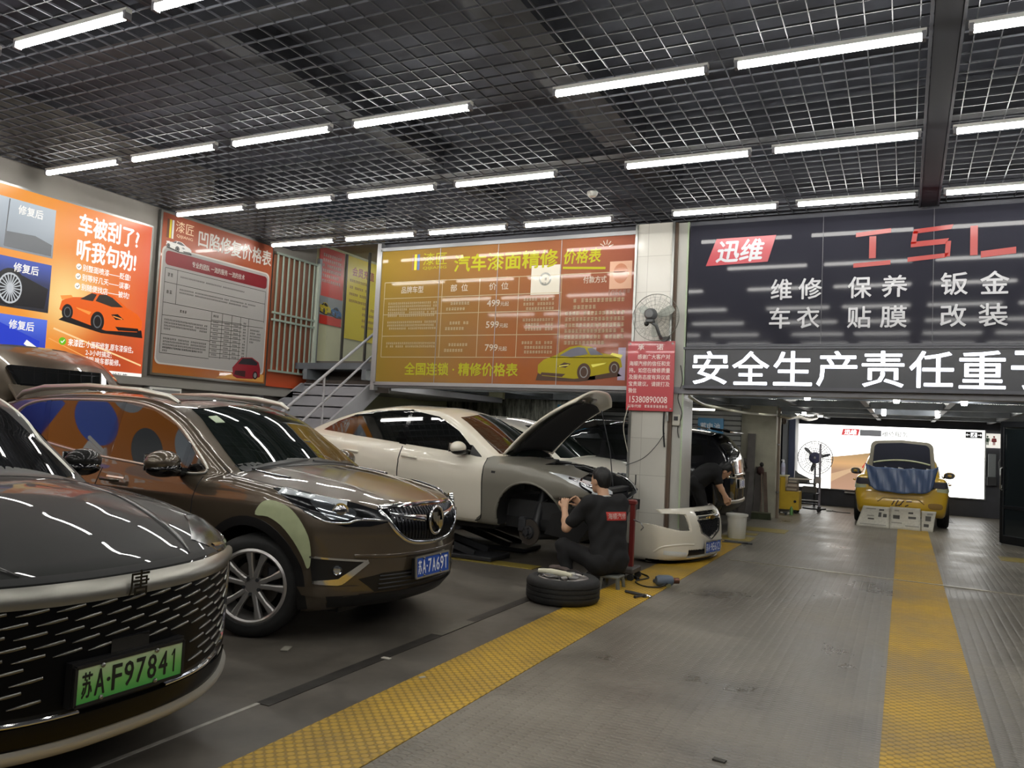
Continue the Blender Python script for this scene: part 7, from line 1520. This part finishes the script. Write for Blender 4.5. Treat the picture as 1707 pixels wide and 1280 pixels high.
# ================================================================ PEOPLE
def rc(P, a, b, ra, rb, fl=1.0, ax=None):
    """tapered capsule distance; fl flattens it along unit axis ax"""
    a = np.array(a, float); b = np.array(b, float); d = b - a; q = P - a
    t = np.clip((q @ d) / max(d @ d, 1e-9), 0, 1); r = q - t[..., None] * d
    if ax is not None: k = (r @ np.array(ax)); r = r + k[..., None] * np.array(ax) * (1 / fl - 1)
    return (np.linalg.norm(r, axis=-1) - (ra + (rb - ra) * t)) * (fl if ax is not None and fl < 1 else 1)
def ell(P, c, r): q = (P - np.array(c)) / np.array(r); k = np.linalg.norm(q, axis=-1); return (k - 1) * min(r)
def su(ds, k):
    v = ds[0]
    for d in ds[1:]: v = smn(v, d, k)
    return v
def sdfmesh(f, lo, hi, h):
    F = lambda x, y, z: f(np.stack(np.broadcast_arrays(x, y, z), -1).astype(float))
    P, Q = surfnet(F, lo, hi, h)
    for _ in range(2):
        v = F(*P.T); g = grad(F, P); st = (v / np.maximum((g * g).sum(1), .3))[:, None] * g; L = np.linalg.norm(st, axis=1, keepdims=True); P = P - st * np.minimum(1, .4 * h / np.maximum(L, 1e-9))
    return P, Q
def join(parts, name, m, parent):
    V = []; Fc = []; k = 0
    for P, Q in parts: V.append(P); Fc += [tuple(np.array(q) + k) for q in Q]; k += len(P)
    return npmesh(name, np.concatenate(V), Fc, m, parent)
def unit(v): v = np.array(v, float); return v / np.linalg.norm(v)
def hand(wr, d, palm_n, side, curl=.9, spread=.02):
    """five separate fingers on a palm: d = wrist-to-knuckle direction, palm_n = palm normal, side = thumb side"""
    d = unit(d); n = unit(np.array(palm_n) - d * np.dot(palm_n, d)); s = unit(np.cross(d, n)) * side; wr = np.array(wr, float)
    kn = [wr + d * .088 + s * o for o in (.032, .011, -.011, -.031)]; ln = (.072, .080, .074, .058); segs = []
    for k0, L, o in zip(kn, ln, (1, .3, -.3, -1)):
        p = k0; a = 0.0; r = .0095
        for fr, c in ((.45, curl * .75), (.32, curl * .9), (.23, curl * .6)):
            a += c; q = p + (d * math.cos(a) + n * math.sin(a) + s * spread * o) * L * fr; segs.append((p, q, r, r * .9)); r *= .9; p = q
    t0 = wr + d * .03 + s * .03; t1 = t0 + unit(d * .7 + s * .7 + n * .25) * .042; t2 = t1 + unit(d * .8 + s * .1 + n * .6) * .032; t3 = t2 + unit(d * .6 + n * .8) * .024
    th = [(t0, t1, .0145, .0115), (t1, t2, .0115, .0105), (t2, t3, .0105, .009)]
    def f(P):
        v = su([rc(P, wr - d * .05, wr, .027, .026, .75, n), rc(P, wr + s * .004, wr + d * .082 + s * .018, .029, .024, .62, n), rc(P, wr - s * .004, wr + d * .08 - s * .02, .028, .022, .62, n)], .014)
        fing = [su([rc(P, *sg) for sg in segs[i:i + 3]], .004) for i in range(0, 12, 3)]
        e = fing[0]
        for x in fing[1:]: e = np.minimum(e, x)
        v = smn(v, e, .006); return smn(v, su([rc(P, *sg) for sg in th], .006), .009)
    c = wr + d * .07; return sdfmesh(f, c - .155, c + .155, .0055)
def head_f(c, fwd, up):
    c = np.array(c, float); f_ = unit(fwd); u = unit(np.array(up) - f_ * np.dot(up, f_)); l = np.cross(u, f_); M = np.stack([f_, l, u], 1)
    def f(P):
        q = (P - c) @ M
        v = smn(ell(q, (-.012, 0, .035), (.098, .077, .095)), ell(q, (.028, 0, -.045), (.066, .058, .075)), .05)
        v = smn(v, ell(q, (.072, 0, -.095), (.026, .026, .022)), .03)
        v = smn(v, rc(q, (.09, 0, .012), (.118, 0, -.022), .008, .015), .014)
        v = smn(v, rc(q, (.093, -.016, -.064), (.093, .016, -.064), .009, .009), .012)
        for s in (-1, 1):
            v = smx(v, -ell(q, (.102, s * .03, .005), (.018, .018, .011)), .012); v = smn(v, ell(q, (.082, s * .03, .003), (.014, .014, .011)), .004)
            v = smn(v, rc(q, (.092, s * .016, .026), (.082, s * .045, .026), .006, .005), .01)
            e = ell(q, (-.006, s * .079, -.01), (.026, .011, .034)); e = smx(e, -ell(q, (.0, s * .09, -.006), (.014, .008, .02)), .006); v = smn(v, e, .008)
        return v
    return f, M, c
def person(label, J, rad, shirt_m, pants_m, skin_m, hair_m, shoe_m, hands, name='person'):
    """J: joints. one body mesh; clothing and hair as children"""
    root = thing(name, label, 'person', (J['pel'][0], J['pel'][1], 0)); o0 = np.array((J['pel'][0], J['pel'][1], 0)); j = {k: np.array(v, float) - o0 for k, v in J.items()}
    fw = unit(j['fwd'] + o0); hf, M, hc = head_f(j['head'], j['hfwd'] + o0, j['hup'] + o0)
    def torso(P, g=0.0):
        sd = unit(j['shL'] - j['shR']); sp = unit(j['chest'] - j['pel']); dn = np.cross(sd, sp); dn = unit(dn)
        m = (j['pel'] + j['chest']) / 2
        v = su([rc(P, j['pel'] - sd * .07, j['pel'] + sd * .07, .135 + g, .135 + g, .82, dn), rc(P, m - sd * .06, m + sd * .06, .125 + g, .125 + g, .8, dn), rc(P, j['chest'] - sd * .08, j['chest'] + sd * .08, .135 + g, .135 + g, .78, dn), rc(P, j['shL'], j['shR'], .068 + g, .068 + g)], .09)
        return v
    def arm(P, s, g=0.0, part=3):
        d = [rc(P, j['sh' + s], j['el' + s], .056 + g, .044 + g)]
        if part > 1: d += [rc(P, j['el' + s], j['el' + s] * .6 + j['wr' + s] * .4, .043, .041), rc(P, j['el' + s] * .6 + j['wr' + s] * .4, j['wr' + s], .041, .027)]
        return su(d, .02)
    def leg(P, s, g=0.0): return su([rc(P, j['hip' + s], j['kn' + s], .09 + g, .06 + g), rc(P, j['kn' + s], j['kn' + s] * .65 + j['an' + s] * .35, .058 + g, .056 + g), rc(P, j['kn' + s] * .65 + j['an' + s] * .35, j['an' + s], .056 + g, .04 + g)], .035)
    nk = lambda P: rc(P, j['chest'] * .15 + (j['shL'] + j['shR']) * .425, j['head'] + M[:, 2] * -.05 - M[:, 0] * .02, .06, .054)
    body = lambda P: su([torso(P), nk(P), hf(P), arm(P, 'L'), arm(P, 'R'), leg(P, 'L'), leg(P, 'R')], .022)
    A = np.stack(list(v for k, v in j.items() if k not in ('fwd', 'hfwd', 'hup'))); lo = A.min(0) - .24; hi = A.max(0) + .24; lo[2] = max(lo[2], -.02)
    parts = [sdfmesh(body, lo, hi, .0125)]
    for s, (d, n, side, curl) in hands.items(): parts.append(hand(j['wr' + s], d, n, side, curl))
    join(parts, 'body', skin_m, root)
    # shirt: torso with short sleeves, open at the neck
    def shirt(P):
        v = torso(P, .016)
        for s in 'LR':
            e = j['sh' + s] + (j['el' + s] - j['sh' + s]) * .72; v = smn(v, rc(P, j['sh' + s], e, .074, .07), .035)
        up = unit((j['shL'] + j['shR']) / 2 - j['pel']); top = j['chest'] * .0 + (j['shL'] + j['shR']) / 2
        v = v + .004 * np.sin(P @ np.array((38, 21, 33))) * np.clip(1 - np.abs((P - top) @ up) * 2, 0, 1) * 0 + .0035 * np.sin(P @ unit((.5, .2, -.9)) * 46 + 2 * np.sin(P @ np.array((9, 14, 3.0))))
        v = smx(v, -(rc(P, top, top + up * .2, .066, .06)), .008)
        return smx(v, -((P - j['pel']) @ up + .15), .02)
    P1, Q1 = sdfmesh(shirt, lo, hi, .0125); npmesh('shirt', P1, Q1, shirt_m, root)
    col = MB(); up = unit((j['shL'] + j['shR']) / 2 - j['pel']); top = (j['shL'] + j['shR']) / 2; sd = unit(j['shL'] - j['shR']); dn = unit(np.cross(sd, up))
    col.tube([Vector(top + up * .062 + (sd * math.cos(a) * 1.05 + dn * math.sin(a)) * .066) for a in np.linspace(0, 2 * PI, 28)[:-1]], .008, mat('collar_piping', 'b9b9b4', .7), 8, closed=True); col.build('collar', root, 60)
    def pants(P):
        v = su([rc(P, j['hipL'], j['hipR'], .125, .125), leg(P, 'L', .014), leg(P, 'R', .014)], .05) + .003 * np.sin(P @ np.array((30, 12, 41)))
        for s in 'LR':
            ax = unit(j['an' + s] - j['kn' + s]); v = smx(v, ((P - j['an' + s]) @ ax - .0), .008) if False else v
        return v
    P1, Q1 = sdfmesh(pants, lo, hi, .0125); npmesh('trousers', P1, Q1, pants_m, root)
    for s in 'LR':
        a = j['an' + s]; td = unit(j['toe' + s] - a); td[2] *= .3; td = unit(td); b0 = a.copy(); b0[2] = max(.045, a[2] - .055)
        sf = lambda P: smx(su([rc(P, b0 - td * .05, b0 + td * .06, .046, .043), rc(P, b0 + td * .06, b0 + td * .17, .043, .036), rc(P, a + np.array((0, 0, .01)), b0, .045, .045)], .03), -(P[..., 2] - (b0[2] - .045)), .006)
        P1, Q1 = sdfmesh(sf, b0 - .26, b0 + .26, .011); sh = npmesh('shoe', P1, Q1, shoe_m, root)
    # hair cap
    def hair(P):
        q = (P - hc) @ M
        v = smn(ell(q, (-.018, 0, .05), (.106, .088, .092)), ell(q, (-.05, 0, -.01), (.06, .076, .08)), .04) + .003 * np.sin(q[..., 0] * 130 + 3 * np.sin(q[..., 1] * 60)) * np.sin(q[..., 1] * 110)
        face = np.maximum(q[..., 0] * .85 - .052 + .25 * np.clip(q[..., 2] - .05, -1, 1) * 0, q[..., 2] - .078)
        return smx(smx(v, -smx(-(q[..., 0] - .045), (q[..., 2] - .075), .004) * 1.0 if False else -np.maximum(.040 - q[..., 0], q[..., 2] - .072), .006), -(q[..., 2] + .085 - .0 * q[..., 0] - .75 * np.clip(q[..., 0] + .02, 0, .2)), .008)
    P1, Q1 = sdfmesh(hair, hc - .2, hc + .2, .008); npmesh('hair', P1, Q1, hair_m, root)
    return root, j, o0
skin = mat('skin', 'c49a7c', .5); shirt_b = mat('shirt_black', '0d0d0f', .85); pants_b = mat('trousers_black', '0d0d0f', .85); hairm = mat('hair_black', '0f0e0e', .55); shoem = mat('shoe_dark', '2b2b2d', .6)
def at(p, x, y, z): return (p[0] + x, p[1] + y, p[2] + z)
# man crouching on a low stool at the front corner of the white sedan
J = dict(pel=(-2.60, 7.62, .27), chest=(-2.66, 7.68, .72), shL=(-2.80, 7.53, .86), shR=(-2.58, 7.83, .87), elL=(-3.02, 7.50, .60), wrL=(-3.11, 7.66, .77), elR=(-2.86, 7.98, .66), wrR=(-3.02, 7.90, .80),
    hipL=(-2.67, 7.53, .24), hipR=(-2.57, 7.72, .24), knL=(-3.08, 7.58, .36), anL=(-2.98, 7.52, .08), toeL=(-3.14, 7.56, .03), knR=(-2.88, 8.02, .42), anR=(-2.80, 7.94, .09), toeR=(-2.94, 8.02, .03),
    head=(-2.76, 7.73, 1.08), fwd=(-.8, .6, 0), hfwd=(-.92, .38, -.10), hup=(-.12, .05, 1))
J = {k: ((v[0], v[1], v[2] - .05) if k in ('chest', 'shL', 'shR', 'elL', 'elR', 'wrL', 'wrR', 'head') else v) for k, v in J.items()}
man, jj, o0 = person('person in black shirt and trousers crouching to work on the sedan front', J, None, shirt_b, pants_b, skin, hairm, shoem, {'L': ((-.15, .35, .9), (-.2, 1, -.3), 1, .75), 'R': ((-.6, -.2, .6), (-.2, -1, -.2), -1, .8)})
# red back print, laid on the shirt
sd = Vector((.22, .30, .01)).normalized(); ob = [o for o in bpy.data.objects if o.parent == man and o.name.startswith('shirt')][0]
from mathutils.bvhtree import BVHTree
bv = BVHTree.FromPolygons([v.co.copy() for v in ob.data.vertices], [tuple(p.vertices) for p in ob.data.polygons])
back = Vector((.80, -.60, .1)).normalized(); upv = Vector((0, 0, 1)); upv = (upv - back * upv.dot(back)).normalized(); rt = upv.cross(back).normalized()
cp = (Vector(jj['shL']) + Vector(jj['shR'])) / 2 + Vector((0, 0, -.13)) + rt * .06
def lay(u, v, off):
    o_ = cp + rt * u + upv * v + back * .6; h = bv.ray_cast(o_, -back); p = h[0] if h[0] is not None else o_ - back * .45
    return tuple(p + back * off)
b = MB(); n, m = 14, 5; V = [lay(-.125 + .25 * i / n, -.042 + .084 * k / m, .004) for k in range(m + 1) for i in range(n + 1)]
b.add(V, [(k * (n + 1) + i, k * (n + 1) + i + 1, (k + 1) * (n + 1) + i + 1, (k + 1) * (n + 1) + i) for k in range(m) for i in range(n)], mat('print_red', 'b2332c', .7)); b.build('back_print', man)
b = MB(); gv, gf = glyph('海顺汽修', 0.0); b.add([lay(-.11 + .22 * a[0], -.03 + .06 * a[1], .007) for a in gv], gf, mat('print_white', 'd8c4bc', .7)); b.build('back_lettering', man)
t = thing('stool', 'low grey plastic stool under the crouching man', 'stool', (-2.56, 7.62, 0))
gs = mat('stool_grey', '63655f', .6); b = MB(); b.box((0, 0, .115), (.2, .2, .03), gs, bev=.01); b.build('seat', t)
for sx in (-1, 1):
    for sy in (-1, 1):
        b = MB(); b.bar((sx * .095, sy * .09, 0), (sx * .08, sy * .08, .11), .028, .028, gs); b.build('leg', t)
# man bending over behind the bumper
J = dict(pel=(-2.93, 12.46, .86), chest=(-2.78, 12.52, 1.0), shL=(-2.84, 12.68, 1.0), shR=(-2.64, 12.40, 1.02), elL=(-2.66, 12.72, .80), wrL=(-2.52, 12.66, .62), elR=(-2.58, 12.40, .82), wrR=(-2.50, 12.46, .64),
    hipL=(-2.98, 12.56, .82), hipR=(-2.92, 12.36, .82), knL=(-2.88, 12.60, .46), anL=(-2.98, 12.60, .09), toeL=(-2.82, 12.62, .03), knR=(-2.80, 12.36, .46), anR=(-2.92, 12.34, .09), toeR=(-2.76, 12.38, .03),
    head=(-2.55, 12.62, 1.03), fwd=(.9, .4, 0), hfwd=(.55, .3, -.8), hup=(.75, .2, .6))
J = {k: (v if k in ('fwd', 'hfwd', 'hup') else (v[0] + .06, v[1] + .02, v[2])) for k, v in J.items()}
person('person in black bending over beside the black SUV, arm reaching down', J, None, shirt_b, pants_b, skin, hairm, shoem, {'R': ((.25, .3, -.9), (-.3, .9, .2), 1, .6), 'L': ((.4, -.2, -.8), (-.3, -.9, .1), -1, .6)})
